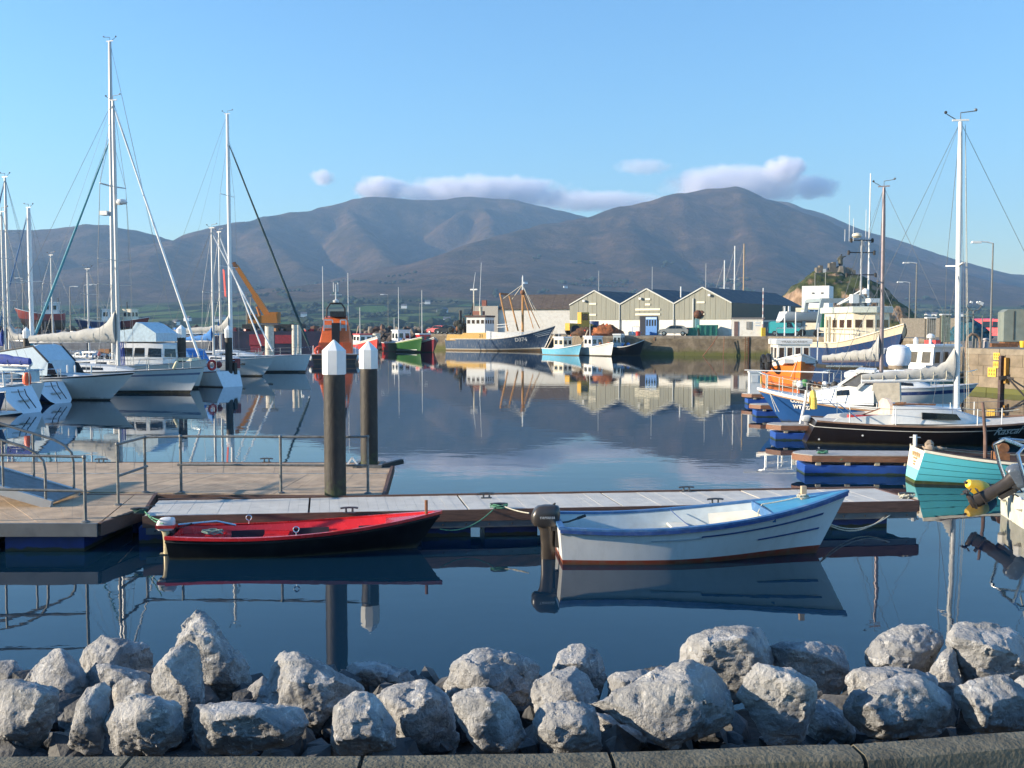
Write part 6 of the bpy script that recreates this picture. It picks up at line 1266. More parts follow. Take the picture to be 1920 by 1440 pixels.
# --- black yacht
def rascal():
    st, bw = gp(1522, 32.4), gp(1522, 32.4)+Vector((8.2, -.95, 0)); hm = hullmat('black yacht hull', [(0, (.010, .007, .007)), ((.5+.755)/1.0-.5, (.68, .66, .60)), (.785, (.010, .007, .007))], .28, dirt=(.03, .02, .02), damt=.3)
    t, Lw = place('sailing_yacht', 'black-hulled yacht with a white mast, a grey bundled sail and its name in script', 'yacht', st, bw); L = Lw+.9
    h = Hull(L, 2.75, .70, .60, 1.06, tm=.36, bs=.60, tb=.45, pw=2.1, rake=.9, sr=-.30, wl=.8, wlb=.2, ex=.7); h.mesh('hull', hm, t)
    h.rail('toe_rail', mat('wooden toe rail', (.20, .12, .08), .6, var=.2), t, r=.03, h=.05, dz=.02); h.deck('deck', mat('cream deck', (.62, .56, .47), .6, var=.1), t, dz=-.02, inset=.02, camber=.08)
    x = lambda px: mpx(L, st, bw, px)
    zd = .66; a, c = x(1660), x(1812); pts = [(a, .92), (a+(c-a)*.42, .95), (a+(c-a)*.85, .78), (c+.7, .30)]
    cabin(t, pts, zd, .50, WHITE, GREYP, slope=.88, dz=[.55, .52, .36, .06])
    for s in (1, -1):
        y0 = .955; b = MB(); pl = [(x(1712), zd+.16), (x(1783), zd+.14), (x(1774), zd+.33), (x(1712), zd+.37)]; b.prism(pl, 'y', s*.86, s*.955); b.build('long_window', GLASS, t, 0)
    # cockpit: coamings, seats, backboard
    for s in (1, -1): b = MB(); b.prism([(x(1545), zd-.05), (a+.05, zd-.05), (a+.05, zd+.30), (x(1560), zd+.14)], 'y', s*.72, s*.80); b.build('coaming', WHITE, t, 0)
    b = MB(); b.prism([(-.8, 0), (.8, 0), (.72, .62), (.3, .78), (-.3, .78), (-.72, .62)], 'x', a-.06, a+.06); b.build('companionway', mat('pale pinkish board', (.66, .52, .42), .6), t, 0, xf=Matrix.Translation((0, 0, zd-.05)))
    for px in (1605, 1632): b = MB(); b.box((x(px), -.5, zd+.18), (.75, .28, .12)); b.build('red_cushion', REDP, t, 0)
    b = MB(); b.tube([(x(1590), -.4, zd+.1), (x(1650), .1, zd+.4)], .02, 6); b.build('tiller', TEAK, t)
    # stern: yellow horseshoe buoy, white ladder, outboard
    b = MB(); b.tube([(.12, .62, 1.02), (.10, .68, 1.35), (.10, .5, 1.52), (.10, .3, 1.35), (.12, .36, 1.02)], .10, 8); b.build('horseshoe_buoy', mat('ochre buoy cover', (.72, .50, .10), .7, var=.2), t)
    b = MB(); b.tube([(-.1, .55, 1.6), (-.12, .55, 1.3), (-.28, .6, .45), (-.32, .6, .18)], .045, 8); b.build('stern_ladder', WHITE, t)
    outboard(t, -.10, .62, mat('pale motor cowl', (.6, .6, .58), .4), mat('grey motor leg', (.3, .3, .32), .4), s=.6, y=.15)
    for s in (1, -1):
        for px in (1580, 1660, 1805, 1850): q = h.at_x(x(px), 1, s, -.05); b = MB(); b.tube([q, q+Vector((0, 0, .55))], .016, 6); b.build('stanchion', FEND, t)
        b = MB(); b.tube([(.1, s*.5, 1.25), (x(1560), s*.95, 1.28), (x(1600), s*1.15, .75)], .018, 6); b.build('pushpit', CHROME, t)
        q = [h.at_x(x(px), 1, s, -.05)+Vector((0, 0, .53)) for px in (1580, 1660, 1805, 1850, 1910)]; b = MB(); b.tube(q, .008, 5); b.build('lifeline', WIRE, t)
    xm = x(1792); rig(t, xm, zd+.45, zat(226, 31.7), L-.4, .3, 1.05, mm=MASTW, dm=.085, spread=(.50,), boom=(2.95, 2.02, .20), sail=SAILC, wr=.008, lean=-.10)
    for dx, dy in ((.22, -.3), (.30, -.25)): wire(t, 'halyard', Vector((xm+dx, dy, zd+.4)), Vector((xm+.05, 0, 10)), .008, ROPE)
    b = MB(); b.tube(sag((xm, -.6, zd+.5), (x(1900), -.4, zd+.45), .08), .015, 6); b.build('deck_line', ROPE, t)
    b = MB(); b.tube([(a, -.8, zd+.6), (a+.5, -.8, zd+.62), (a+1.3, -.75, zd+.6)], .03, 6); b.tube(coil((a+.3, -.6, zd+.56), .15, 30, .01, 31), .02, 5); b.build('handrail', TEAK, t)
    for px, v in ((1603, .48), (1527, .2)): q = h.at_x(x(px), v, -1, .005); b = MB(); b.lathe([(.03, -.01), (.03, .01)], q, 10, rot=Matrix.Rotation(R(90), 3, 'X')); b.build('skin_fitting', WHITE, t)
    h.letter('Rascal', .33, mat('pale script lettering', (.55, .60, .62), .4), t, x(1862), .50, -1, shear=.45, bold=.004, slope=.07)
    b = MB(); q0 = h.at_x(x(1850), .36, -1, .012); q1 = h.at_x(x(1872), .42, -1, .012); b.tube([q0, (q0+q1)/2+Vector((0, 0, .02)), q1], .012, 4); b.build('flourish', mat('pale script lettering', (.5, .5, .5)), t)
rascal()
# --- blue motor cruiser with the lettered bow
def blue_cruiser():
    bw, st = gp(1466, 38.6), gp(1800, 36.2); t, Lw = place('motor_boat', 'blue and white motor cruiser with white lettering on its bow', 'motor boat', st, bw); L = Lw+.95
    h = Hull(L, 2.8, .72, .74, 1.30, tm=.3, bs=.9, tb=.36, pw=2.2, rake=.95, wl=.86, wlb=.14, ex=.9)
    h.mesh('hull', bandhull('deep blue hull', (.022, .085, .26), boot=(.02, .06, .13), bt=.04), t); h.rail('rubbing_strake', mat('brown rub rail', (.30, .17, .09), .6), t, r=.035, h=.06, dz=-.09, out=.02); h.rail('gunwale', WHITE, t, r=.05, h=.10)
    h.deck('deck', WHITE, t, dz=-.0, camber=.05, inset=.02); x = lambda px: mpx(L, st, bw, px); zd = 1.0
    fx = [x(1640), x(1605), x(1560), x(1505)]
    cabin(t, [(fx[0], 1.12), (fx[1], 1.1), (fx[2], .9), (fx[3], .35)], .85, .65, WHITE, WHITE, slope=.85, dz=[.72, .70, .55, .28], side_win=((1, .2, .8),), glassz=(.5, .8))
    # windscreen frame and hard top
    a0, a1, b0, b1 = x(1620), x(1660), x(1592), x(1640); zt = zat(697, 37.6)
    for s in (1, -1):
        b = MB(); b.bar((x(1574), s*.85, 1.52), (x(1608), s*.95, zt), .09); b.bar((x(1608), s*1.05, 1.4), (x(1634), s*1.0, zt-.08), .10); b.build('screen_pillar', WHITE, t, 0)
        b = MB(); b.loft([[Vector((x(1580), s*.86, 1.55)), Vector((x(1610), s*1.02, 1.5)), Vector((x(1632), s*.97, zt-.1)), Vector((x(1610), s*.92, zt-.06))], [Vector((x(1580), s*.88, 1.55)), Vector((x(1610), s*1.04, 1.5)), Vector((x(1632), s*.99, zt-.1)), Vector((x(1610), s*.94, zt-.06))]]); b.build('side_screen', mat('smoky screen', (.10, .10, .10), .08), t, 0)
    b = MB(); b.loft([[Vector((x(1576), y, 1.54)) for y in (-.8, .8)]+[Vector((x(1606), y, zt-.04)) for y in (.85, -.85)], [Vector((x(1577), y, 1.54)) for y in (-.8, .8)]+[Vector((x(1607), y, zt-.04)) for y in (.85, -.85)]]); b.build('windscreen', GLASS, t, 0)
    b = MB(); b.prism([(x(1604), zt), (x(1640), zt+.02), (x(1640), zt+.11), (x(1606), zt+.13)], 'y', -1.05, 1.05); b.build('hard_top', WHITE, t, 0)
    b = MB(); b.prism([(x(1634), .95), (x(1688), .95), (x(1686), 1.75), (x(1640), zt-.02)], 'y', -1.0, 1.0); b.build('cockpit_cover', mat('grey-beige canvas', (.42, .38, .31), .8, var=.15, bump=.5, bscale=4), t, 0)
    for i, m in enumerate((REDP, TEAK, mat('tan gear', (.45, .28, .15), .7))): b = MB(); b.box((x(1662+i*9), -1.06, 1.45), (.18, .12, .75)); b.build('cockpit_gear', m, t, 0)
    b = MB(); b.box((x(1655), -1.15, 1.05), (.32, .06, .14)); b.build('name_plate', WHITE, t, 0)
    lifelines(t, h, .58, .95, 6, .62, True, False, .018)
    b = MB(); b.tube([(x(1550), -.2, 1.95), (L+.5, 0, 2.0)], .03, 6, r2=.02); b.build('long_pole', MASTW, t)
    for i in range(9): b = MB(); b.ball((x(1490+i*9), rng.uniform(-.5, .1), 1.45+rng.uniform(0, .12)), rng.uniform(.07, .16)); b.build('deck_gear', rng.choice([DARK, RUST, FEND, mat('green bucket', (.08, .25, .08), .6), ROPE]), t)
    LW_ = mat('white bow lettering', (.75, .75, .73), .5); xc = x(1502)
    h.letter('CORULAN', .19, LW_, t, x(1508), .88, 1, bold=.012, slope=.05); h.letter('WT 127', .20, LW_, t, x(1507), .66, 1, bold=.012, slope=.04)
    for k in (0, 1): b = MB(); b.tube(sag(h.p(.93, 1, 1), Vector((x(1462+6*k), 1.1, .5)), .02), .012, 5); b.build('bow_line', ROPE, t)
blue_cruiser()
# --- yacht with the bronze mast behind
st, bw = gp(1545, 46.5), gp(1790, 44); t, h, L = yacht('white yacht with a dark bronze mast and a sail bundled along its boom', st, bw, 2.9, 1.0, bandhull('white hull navy stripe', (.68, .70, .70), strip=(.03, .06, .2), v0=.7, v1=.85), ll=5); xm = mpx(L, st, bw, 1651)
rig(t, xm, 1.4, zat(352, 45.5), L-.2, .2, 1.15, mm=MASTB, dm=.09, boom=(2.6, zat(676, 45.5), .26), sail=SAILC, spread=(.5,), wr=.009, lean=-.05)
b = MB(); b.box((xm-1.5, -.7, 1.9), (1.5, .7, .05)); b.build('deck_frame', CHROME, t, 0)
# --- white boat with dome and the red-trimmed inflatable
def dome_boat():
    st, bw = gp(1600, 51), gp(1745, 48.5); t, h, L = yacht('white motor cruiser carrying a big white dome and an inflatable dinghy', st, bw, 2.8, 1.05, bandhull('white hull light blue line', (.70, .72, .72), strip=(.15, .45, .6), v0=.8, v1=.95), ll=0, rake=.5, cabin_h=.35, name='motor_boat', cat='motor boat')
    z0 = zat(667, 50); x = mpx(L, st, bw, 1683)
    b = MB(); b.lathe([(.30, z0-.62), (.44, z0-.5), (.56, z0-.30), (.59, z0-.05), (.585, z0+.22), (.50, z0+.42), (.30, z0+.53), (.02, z0+.56)], (x, 0, 0), 24); b.build('radar_dome', mat('white dome plastic', (.76, .76, .78), .3, var=.03), t)
    b = MB(); b.lathe([(.46, z0-.62), (.47, z0-.46), (.2, z0-.45)], (x, 0, 0), 20); b.build('dome_collar', mat('brown collar', (.22, .17, .12), .6), t)
    for s in (1, -1): b = MB(); b.tube([(x, s*.4, 1.3), (x, s*.35, z0-.6)], .05, 8); b.build('dome_leg', FEND, t)
    b = MB(); b.box((x-.85, -.2, z0+.25), (.55, .5, .26)); b.build('electronics_box', WHITE, t, 0)
    return t
dome_boat()
def inflatable():
    p0, p1 = at(1590, 704, 48.5), at(1732, 700, 47.5); d = p1-p0; L = d.length; t = thing('inflatable_dinghy', 'white inflatable dinghy with a red bow, carried on the motor cruiser', 'dinghy', p0, math.atan2(d.y, d.x))
    for s in (1, -1): b = MB(); b.tube([(-.15, s*.55, 0), (.1, s*.58, 0), (L*.6, s*.58, .02), (L*.85, s*.36, .08), (L, s*.02, .16)], [.12, .24, .25, .22, .16], 12); b.build('tube', mat('white rubber', (.70, .71, .72), .5), t)
    for s in (1, -1): b = MB(); b.tube([(L*.62, s*.565, .17), (L*.85, s*.35, .24), (L*1.0, s*.02, .27)], .075, 8); b.build('red_trim', REDP, t); b = MB(); b.tube([(.05, s*.83, 0), (L*.62, s*.83, .02)], .03, 6); b.build('grab_line', mat('rose line', (.5, .12, .1), .6), t)
    b = MB(); b.box((L*.4, 0, -.08), (L*.75, .9, .06)); b.build('floor', GREYP, t, 0)
inflatable()
# --- white cabin boat with three windows
def cabin_boat():
    st, bw = gp(1793, 62.5), gp(1692, 60); t, h, L = fishboat('white cabin boat with three big windows and a pale blue hull', st, bw, 2.9, .9, .85, 1.25, bandhull('pale blue and white hull', (.25, .55, .68), strip=(.74, .74, .72), v0=.62, v1=1.1), rake=.6, bul=.35)
    o = house(t, L*.28, L*.66, 2.2, 2.0, .7, 1.75, WHITE, WHITE, nf=2, ns=3, rake=.3, wz=(.45, .85), glass=mat('bronze window', (.10, .085, .06), .12)); 
    b = MB(); b.box((L*.5, 0, 1.02), (L*.62, 2.4, .75), taper=.85); b.build('trunk', WHITE, t, 0)
    b = MB(); b.lathe([(.22, 3.0), (.24, 3.15), (.1, 3.26)], (L*.5, .2, 0), 12); b.bar((L*.5, .2, 2.5), (L*.5, .2, 3.0), .12); b.build('radar', WHITE, t)
    b = MB(); b.box((L*.35, -.3, 2.75), (.5, .8, .22)); b.build('liferaft', REDP, t, 0)
    b = MB(); b.lathe([(.14, 2.6), (.16, 2.9), (.05, 3.05)], (L*.58, -.5, 0), 10); b.build('horn_box', WHITE, t)
    for y in (-.8, .8): b = MB(); b.tube([(L*.2, y, .9), (L*.2, y, 2.2)], .03, 6); b.build('gallows_post', CHROME, t)
cabin_boat()
# --- navy and cream trawler seen over its bow
def navy_trawler():
    st, bw = gp(1555, 97), gp(1672, 84.5)
    t, h, L = fishboat('large navy trawler with cream bulwarks and a curved cream wheelhouse', st, bw, 5.4, 2.1, 2.2, 3.9, hullmat('navy trawler hull', [(0, (.02, .02, .025)), ((.5+.08)/1-.5, (.018, .05, .14)), (.80, (.68, .60, .45))], .4, dirt=(.25, .13, .06), damt=.25), rake=2.0, bul=.8, capm=CREAM, tm=.4, wl=.8)
    zd = 2.4
    o = house(t, L*.22, L*.60, 3.9, 3.4, zd-.8, 3.3, CREAM, mat('pale green-grey roof', (.50, .54, .48), .6, var=.1), nf=4, ns=4, bow=.7, rake=.1, tp=.97, wz=(.58, .82), over=.13, roofh=.5, glass=mat('dark brown window', (.05, .025, .015), .1))
    pts = [(L*.18, 2.35), (L*.60, 2.2), (L*.68, 1.2), (L*.70, 0)]
    for zz in (zd+.75, zd+1.15):
        for s in (1, -1): b = MB(); b.tube([(x, s*y, zz) for x, y in pts], .035, 6); b.build('bridge_rail', CREAM, t)
    for i in range(11):
        f = i/10; k = min(2, int(f*3)); u = f*3-k; x = pts[k][0]+(pts[k+1][0]-pts[k][0])*u; y = pts[k][1]+(pts[k+1][1]-pts[k][1])*u
        for s in (1, -1): b = MB(); b.tube([(x, s*y, zd-.1), (x, s*y, zd+1.15)], .035, 6); b.build('rail_post', CREAM, t)
    b = MB(); b.lathe([(.28, 6.6), (.32, 6.9), (.12, 7.1)], (L*.45, .4, 0), 12); b.box((L*.40, -.3, 6.2), (.7, .6, .8)); b.build('roof_gear', WHITE, t)
    b = MB(); b.box((L*.5, .9, 6.0), (.9, 1.2, .35)); b.build('liferaft', WHITE, t, 0)
    for i, px in enumerate((1690, 1701)): b = MB(); b.tube([(L*.30+i*.8, -2.3, 2.3), (L*.30+i*.8, -2.3, 4.6)], .14, 8); b.build('bollard_post', CREAM, t)
    # lattice mast with two wide yards and lamps, tall white pole beside it
    xm = L*.40; zt = zat(448, 91)
    b = MB(); b.tube([(xm, .3, 5.6), (xm, .3, zt)], .10, 8); b.build('mast', mat('grey mast', (.34, .35, .36), .5), t)
    for s in (1, -1):
        b = MB(); b.tube([(xm-1.6, .3+s*1.5, 5.7), (xm, .3, zt-4.6)], .06, 6); b.tube([(xm-1.2, .3+s*1.5, 5.7), (xm, .3, zt-4.9)], .06, 6); b.build('mast_leg', WHITE, t)
    for zz, w in ((zt-.1, 1.0), (zt-1.2, 1.2), (zt-3.2, 1.35)):
        b = MB(); b.bar((xm, .3-w, zz), (xm, .3+w, zz), .09); b.build('yard', DARK, t, 0)
        for s in (1, -1): b = MB(); b.lathe([(.12, zz-.2), (.13, zz+.12), (.05, zz+.2)], (xm, .3+s*w, 0), 8); b.build('deck_lamp', DARK, t)
    b = MB(); b.lathe([(.25, zt+.1), (.45, zt+.25), (.40, zt+.45), (.1, zt+.55)], (xm+.2, -.25, 0), 12); b.build('radar', CREAM, t)
    b = MB(); b.tube([(xm-.3, 1.15, 5.6), (xm-.3, 1.15, zat(323, 91))], .09, 8, r2=.05); b.build('tall_pole', MASTW, t)
    for dx, y, z1 in ((0, -.9, 385), (.2, -.6, 410), (-.2, .75, 392), (0, -1.3, 430)): b = MB(); b.tube([(xm+dx, y, zt-.2), (xm+dx, y, zat(z1, 91))], .025, 5); b.build('aerial', WHITE, t)
    wire(t, 'stay', (xm, .3, zt), (L*.95, 0, 3.9), .02); wire(t, 'stay', (xm, .3, zt-3), (L*.1, 1.5, 2.6), .02); wire(t, 'stay', (xm, .3, zt), (L*.04, 0, 2.6), .02)
    # name board and the ring mark on the bulwark
    nb = mat('white name board', (.75, .74, .7), .5)
    h.stripe('name_board', nb, t, .60, .70, .24, .34, sides=(1,), out=.05); me = h.letter('VOLA DAWN', .26, DARK, t, L*.29, 1.40, 1)
    for v in me.data.vertices: v.co.y += .05
    h.stripe('white_flash', mat('cream flash', (.72, .66, .52), .5), t, .62, .72, .62, .84, sides=(1,), out=.03)
    q = h.p(.86, .70, 1, .05); d = (h.p(.87, .70, 1)-h.p(.85, .70, 1)).normalized(); u = (h.p(.86, .75, 1)-h.p(.86, .65, 1)).normalized()
    for r_ in (.42, .30): b = MB(); b.tube([q+d*r_*math.cos(a)+u*r_*math.sin(a) for a in [2*math.pi*i/20 for i in range(21)]], .035, 6, cap=False); b.build('ring_mark', DARK, t)
    for k, (z0, z1) in enumerate(((-.16, .16),)):
        b = MB(); b.tube([q-d*.08-u*.16, q-d*.08+u*.16, q+d*.06+u*.14, q+d*.09+u*.07, q+d*.04, q-d*.08, q+d*.06, q+d*.10-u*.08, q+d*.06-u*.15, q-d*.08-u*.16], .03, 5); b.build('letter_mark', DARK, t)
    for p in ((L*.12, 2.75, 1.2), (L*.05, 2.5, 1.3)): tyre(t, p, .5)
    for i in range(5): b = MB(); b.tube([(L*.02+i*.25, 1.9-i*.3, 2.0), (L*.02+i*.3, 1.6-i*.3, 4.2+.3*(i % 3))], .06, 6); b.build('stern_gallows', mat('rusty cream steel', (.48, .36, .24), .7, var=.25), t)
    b = MB(); b.tube(sag((L*.05, 2.2, 4.2), (L*.22, 2.4, 3.2), .35), .05, 6); b.build('slack_rope', ROPE, t)
navy_trawler()
# --- orange boat with a white wheelhouse
def orange_boat():
    st, bw = gp(1462, 66.5), gp(1499, 59.9); hm = hullmat('orange hull', [(0, (.10, .03, .015)), ((.5+.03)/1-.5, (.80, .20, .035)), (.80, (.76, .75, .72))], .35, dirt=(.45, .12, .04), damt=.2)
    t, h, L = fishboat('orange fishing boat with white bulwarks and a white wheelhouse with brown windows', st, bw, 3.1, 1.35, 1.3, 2.05, hm, rake=.5, bul=.45, wl=.9, pw=2.6, group=None)
    o = house(t, L*.38, L*.66, 2.2, 2.0, 1.0, 1.6, mat('cream wheelhouse', (.76, .73, .66), .4, var=.05), WHITE, nf=4, ns=2, rake=.0, wz=(.45, .88), over=.12, roofh=.28, tp=.98)
    b = MB(); b.prism([(L*.62, 1.1), (L*.93, 1.5), (L*.93, 1.75), (L*.62, 1.55)], 'y', -.9, .9); b.build('fore_cuddy', WHITE, t, 20)
    me = textmesh('VIKEN GORRIEM', .20); f = L*.66+.16
    for v in me.vertices: v.co = (f, v.co.x*1.05, 2.76+v.co.y*.8)
    me.materials.append(DARK); link('lettering', me, t)
    b = MB(); b.tube([(L*.45, -.8, 3.1), (L*.45, -.8, 3.6), (L*.45, .8, 3.6), (L*.45, .8, 3.1)], .035, 6); b.build('roof_rail', CHROME, t)
    for x, y, z1 in ((.5, .3, 4.6), (.48, -.35, 4.9)): b = MB(); b.tube([(L*x, y, 3.1), (L*x, y, z1)], .04, 6); b.build('aerial', WHITE, t)
    b = MB(); b.bar((L*.70, 1.35, 1.6), (L*.55, 1.6, 3.9), .07); b.bar((L*.58, 1.5, 1.4), (L*.58, 1.55, 3.2), .06); b.build('hauling_boom', GREYP, t, 0)
    for s in (-1,): tyre(t, (L*.72, -1.6, 1.5), .42); tyre(t, (L*.5, -1.65, 1.4), .42)
    b = MB(); b.tube([h.p(.97, .85, -1), h.p(.93, .3, -1, .25)], .025, 5); b.build('bow_line', ROPE, t)
orange_boat()
# ------------------------------------------------------------------ fishing boats along the quay and out to the breakwater
def d_trawler():
    st, bw = gp(845, 157), gp(1018, 150.5)
    hm = hullmat('worn blue trawler', [(0, (.26, .15, .07)), ((.5+.10)/1-.5, (.62, .58, .48)), (.16, (.045, .09, .17))], .6, dirt=(.34, .34, .33), damt=.55)
    t, h, L = fishboat('big worn blue fishing trawler with a white bow bulwark and yellow deckhouse', st, bw, 4.6, 1.75, 1.8, 3.75, hm, rake=1.9, bul=.6, tm=.45, capm=mat('rust-streaked white', (.70, .66, .58), .6, dirt=(.30, .16, .07), damt=.5))
    OCH = mat('ochre paint', (.62, .38, .10), .6, var=.15, dirt=(.3, .15, .06), damt=.4); x = lambda px: mpx(L, st, bw, px)
    b = MB(); rows = []
    n = 14
    for i in range(n+1):
        tt = h.tx(x(924))+(h.tx(x(1022))-h.tx(x(924)))*i/n; q = h.p(tt, 1); hi = 1.25*(1-i/n*.96); rows.append([q+Vector((0, -2*q.y-.02, 0)), Vector((q.x, -q.y-.02, q.z+hi)), Vector((q.x, -q.y+.12, q.z+hi)), q+Vector((0, -2*q.y+.12, 0))])
    b.loft(rows); b.build('bow_bulwark', mat('bright white bulwark', (.78, .77, .73), .5, dirt=(.5, .35, .2), damt=.25), t, 30)
    b = MB(); b.prism([(x(848), 1.55), (x(924), 1.6), (x(924), 2.75), (x(880), 2.7), (x(876), 2.45), (x(850), 2.5)], 'y', -2.0, 1.7); b.build('deckhouse', OCH, t, 0)
    o = house(t, x(884), x(918), 3.4, 3.3, 2.6, 2.5, WHITE, mat('dark brown roof', (.07, .03, .025), .6), nf=4, ns=4, over=.10, rake=.0, roofh=.22, tp=.98, wz=(.60, .84)); 
    b = MB(); b.box((x(898), 0, 5.75), (1.3, 1.6, .6)); b.build('upper_house', mat('rust red box', (.24, .09, .06), .7), t, 0)
    b = MB(); b.lathe([(.25, 5.4), (.25, 6.6), (.32, 6.7)], (x(905), -.6, 0), 10); b.build('funnel', CREAM, t)
    xm = x(980); zt = zat(513, 151)
    b = MB(); b.tube([(xm, 0, 2.6), (xm, 0, zat(548, 151))], .20, 10, r2=.16); b.build('lower_mast', mat('orange-brown mast', (.50, .24, .07), .6, var=.2), t)
    b = MB(); b.tube([(xm, 0, zat(548, 151)), (xm, 0, zat(520, 151)), (xm, 0, zt-.2)], [.13, .11, .03], 8); b.build('topmast', WHITE, t)
    b = MB(); b.ball((xm, 0, zat(548, 151)), .42); b.build('masthead_fitting', RUST, t)
    OM = mat('orange-brown mast', (.50, .24, .07)); top = Vector((xm, 0, zat(548, 151)))
    for s in (1, -1):
        b = MB(); b.tube([Vector((x(962), s*1.9, 3.0)), Vector((x(946), s*1.6, zat(551, 152)))], .13, 8); b.build('gallows_leg', OM, t)
        b = MB(); b.tube([Vector((x(1006), s*1.2, 3.4)), top], .07, 6); b.build('stay_pole', OM, t)
        wire(t, 'stay', Vector((x(952), s*1.6, zat(560, 152))), top+Vector((0, 0, 1.2)), .05, CREAM); wire(t, 'stay', Vector((x(1018), s*.8, 3.6)), top+Vector((0, 0, 1)), .035, CREAM)
    b = MB(); b.bar((x(946), -1.6, zat(551, 152)), (x(946), 1.6, zat(551, 152)), .3); b.build('gallows_beam', RUST, t, 0)
    xa = x(886); b = MB(); b.tube([(xa, .5, 4.2), (xa, .5, zat(542, 154))], .14, 8, r2=.10); b.build('aft_mast', CREAM, t)
    for s in (1, -1): b = MB(); b.tube([(xa-1.2, .5+s*.9, 2.4), (xa, .5, zat(565, 154))], .08, 6); b.build('mast_leg', DARK, t)
    b = MB(); b.bar((xa-.6, .5, zat(542, 154)), (xa+.6, .5, zat(542, 154)), .2); b.build('yard', WHITE, t, 0)
    for px, y0, y1 in ((900, 600, 492), (889, 545, 510)): b = MB(); b.tube([(x(px), -.3, zat(y0, 154)), (x(px)+.4, -.3, zat(y1, 154))], .06, 6, r2=.03); b.build('aerial', WHITE, t)
    for px, y0, y1, r_ in ((868, 632, 582, .22), (874, 630, 596, .16), (866, 640, 606, .3)): b = MB(); b.tube([(x(px), -.8, zat(y0, 155)), (x(px)-.1, -.6, zat(y1, 155))], r_, 6); b.build('crane_post', DARK, t)
    for i in range(16): b = MB(); b.ball((x(850+rng.uniform(2, 30)), rng.uniform(-1.7, 1.2), 2.9+rng.uniform(0, 1.4)), rng.uniform(.25, .6), n=7); b.build('net_heap', rng.choice([DARK, mat('dark net', (.03, .035, .03), .95, var=.5), RUST]), t, 0)
    for zz in (3.55, 3.95): b = MB(); b.tube([(x(942), -1.9, zz), (x(965), -1.9, zz+.1)], .07, 6); b.build('deck_rail', WHITE, t)
    # registration and bow flashes
    h.letter('D374', .78, mat('white registration', (.74, .72, .68), .6), t, x(984), 1.72, -1, bold=.03, slope=.08)
    for k in range(3): h.stripe('bow_flash', WHITE, t, .68+.085*k, .72+.085*k, .885-.022*k, .985, sides=(-1,), out=.05)
    b = MB(); q0, q1 = h.p(1, .15), h.p(1, 1); b.tube([q0+Vector((.04, 0, 0)), q1+Vector((.04, 0, 0))], .07, 6); b.build('stem_bar', CHROME, t)
    me = textmesh('21', .7); 
    for v in me.vertices: v.co = (x(913)+v.co.x, -2.03, 2.25+v.co.y)
    me.materials.append(DARK); link('lettering', me, t)
d_trawler()
def small_boat(label, pst, dst, pbw, dbw, B, zs, zb, hm, wh=None, rake=.6, mast=None, wcol=None, roof=None, extra=0, boom=None, name='fishing_boat', cap=None, wfrac=(.3, .55), wh_h=1.7):
    st, bw = gp(pst, dst), gp(pbw, dbw); t, h, L = fishboat(label, st, bw, B, zs, zs*.95, zb, hm, rake=rake, bul=.35, name=name, group='small fishing boats in the harbour', capm=cap)
    if wh: house(t, L*wfrac[0], L*wfrac[1], B*.72, B*.66, zs*.6, wh_h, wcol or WHITE, roof or WHITE, nf=2, ns=2, rake=.12, over=.1, wz=(.5, .85), glass=GLASS)
    if mast: b = MB(); b.tube([(L*wfrac[0], 0, zs), (L*wfrac[0], 0, mast)], .06, 6, r2=.03); b.build('mast', FEND, t)
    if boom: b = MB(); b.tube([(L*.12, -B*.3, zs), (L*.35, -B*.3, zs+boom)], .07, 6); b.build('boom', boomm, t)
    for i in range(extra): b = MB(); b.ball((L*rng.uniform(.1, .85), rng.uniform(-.3, .3)*B, zs+rng.uniform(.1, .5)), rng.uniform(.12, .3), n=7); b.build('deck_gear', rng.choice([DARK, BUOYO, RUST, FEND, BLUEC]), t, 0)
    return t, h, L
boomm = mat('cream boom', (.66, .55, .42), .6)
small_boat('light blue boat with a small white wheelhouse, bow to the right', 1026, 133, 1085, 127, 2.2, .85, 1.45, hullmat('light blue hull', [(0, (.30, .22, .14)), (.08-.0, (.13, .42, .60))], .5, dirt=(.5, .6, .62), damt=.4), True, mast=3.5, extra=3, boom=1.9, wcol=CREAM, wfrac=(.35, .62))
small_boat('white boat with a dark patch of shade on its side, bow towards the quay steps', 1092, 131, 1146, 124, 2.5, 1.05, 1.75, bandhull('worn white hull', (.72, .71, .68), boot=(.02, .02, .02), bt=.08), True, extra=9, boom=2.2, mast=4, wfrac=(.25, .5))
small_boat('black boat lying under the quay wall beside the white one', 1152, 129, 1200, 127.5, 2.4, 1.15, 2.0, bandhull('black boat hull', (.012, .011, .012)), True, wcol=mat('glass-grey house', (.35, .42, .45), .4), extra=5, wfrac=(.05, .3), wh_h=1.9)
small_boat('red boat with a white cuddy nearest the lifeboat', 672, 150, 706, 140, 3.0, 1.3, 2.3, hullmat('red hull white top', [(0, (.35, .04, .03)), (.1, (.60, .06, .045)), (.85, (.74, .72, .68))], .4, damt=.2), True, mast=6.5, roof=REDP, extra=2, wfrac=(.1, .42), boom=2.5)
small_boat('dark red boat carrying a pale tub, left of the green one', 728, 152, 763, 147, 2.8, 1.3, 1.9, bandhull('dark red hull', (.30, .025, .02)), None, mast=5, extra=4)
tg, hg, Lg = small_boat('green boat with white wheelhouse and pale sheer in the middle of the row', 736, 151, 788, 143, 3.2, 1.4, 2.2, hullmat('green hull', [(0, (.01, .02, .01)), (.05, (.02, .10, .025)), (.90, (.45, .55, .25))], .4, damt=.15), True, mast=9.5, extra=3, wcol=WHITE, wfrac=(.22, .42), wh_h=2.2)
hg.stripe('white_line', WHITE, tg, .16, .21, .45, .92, out=.03)
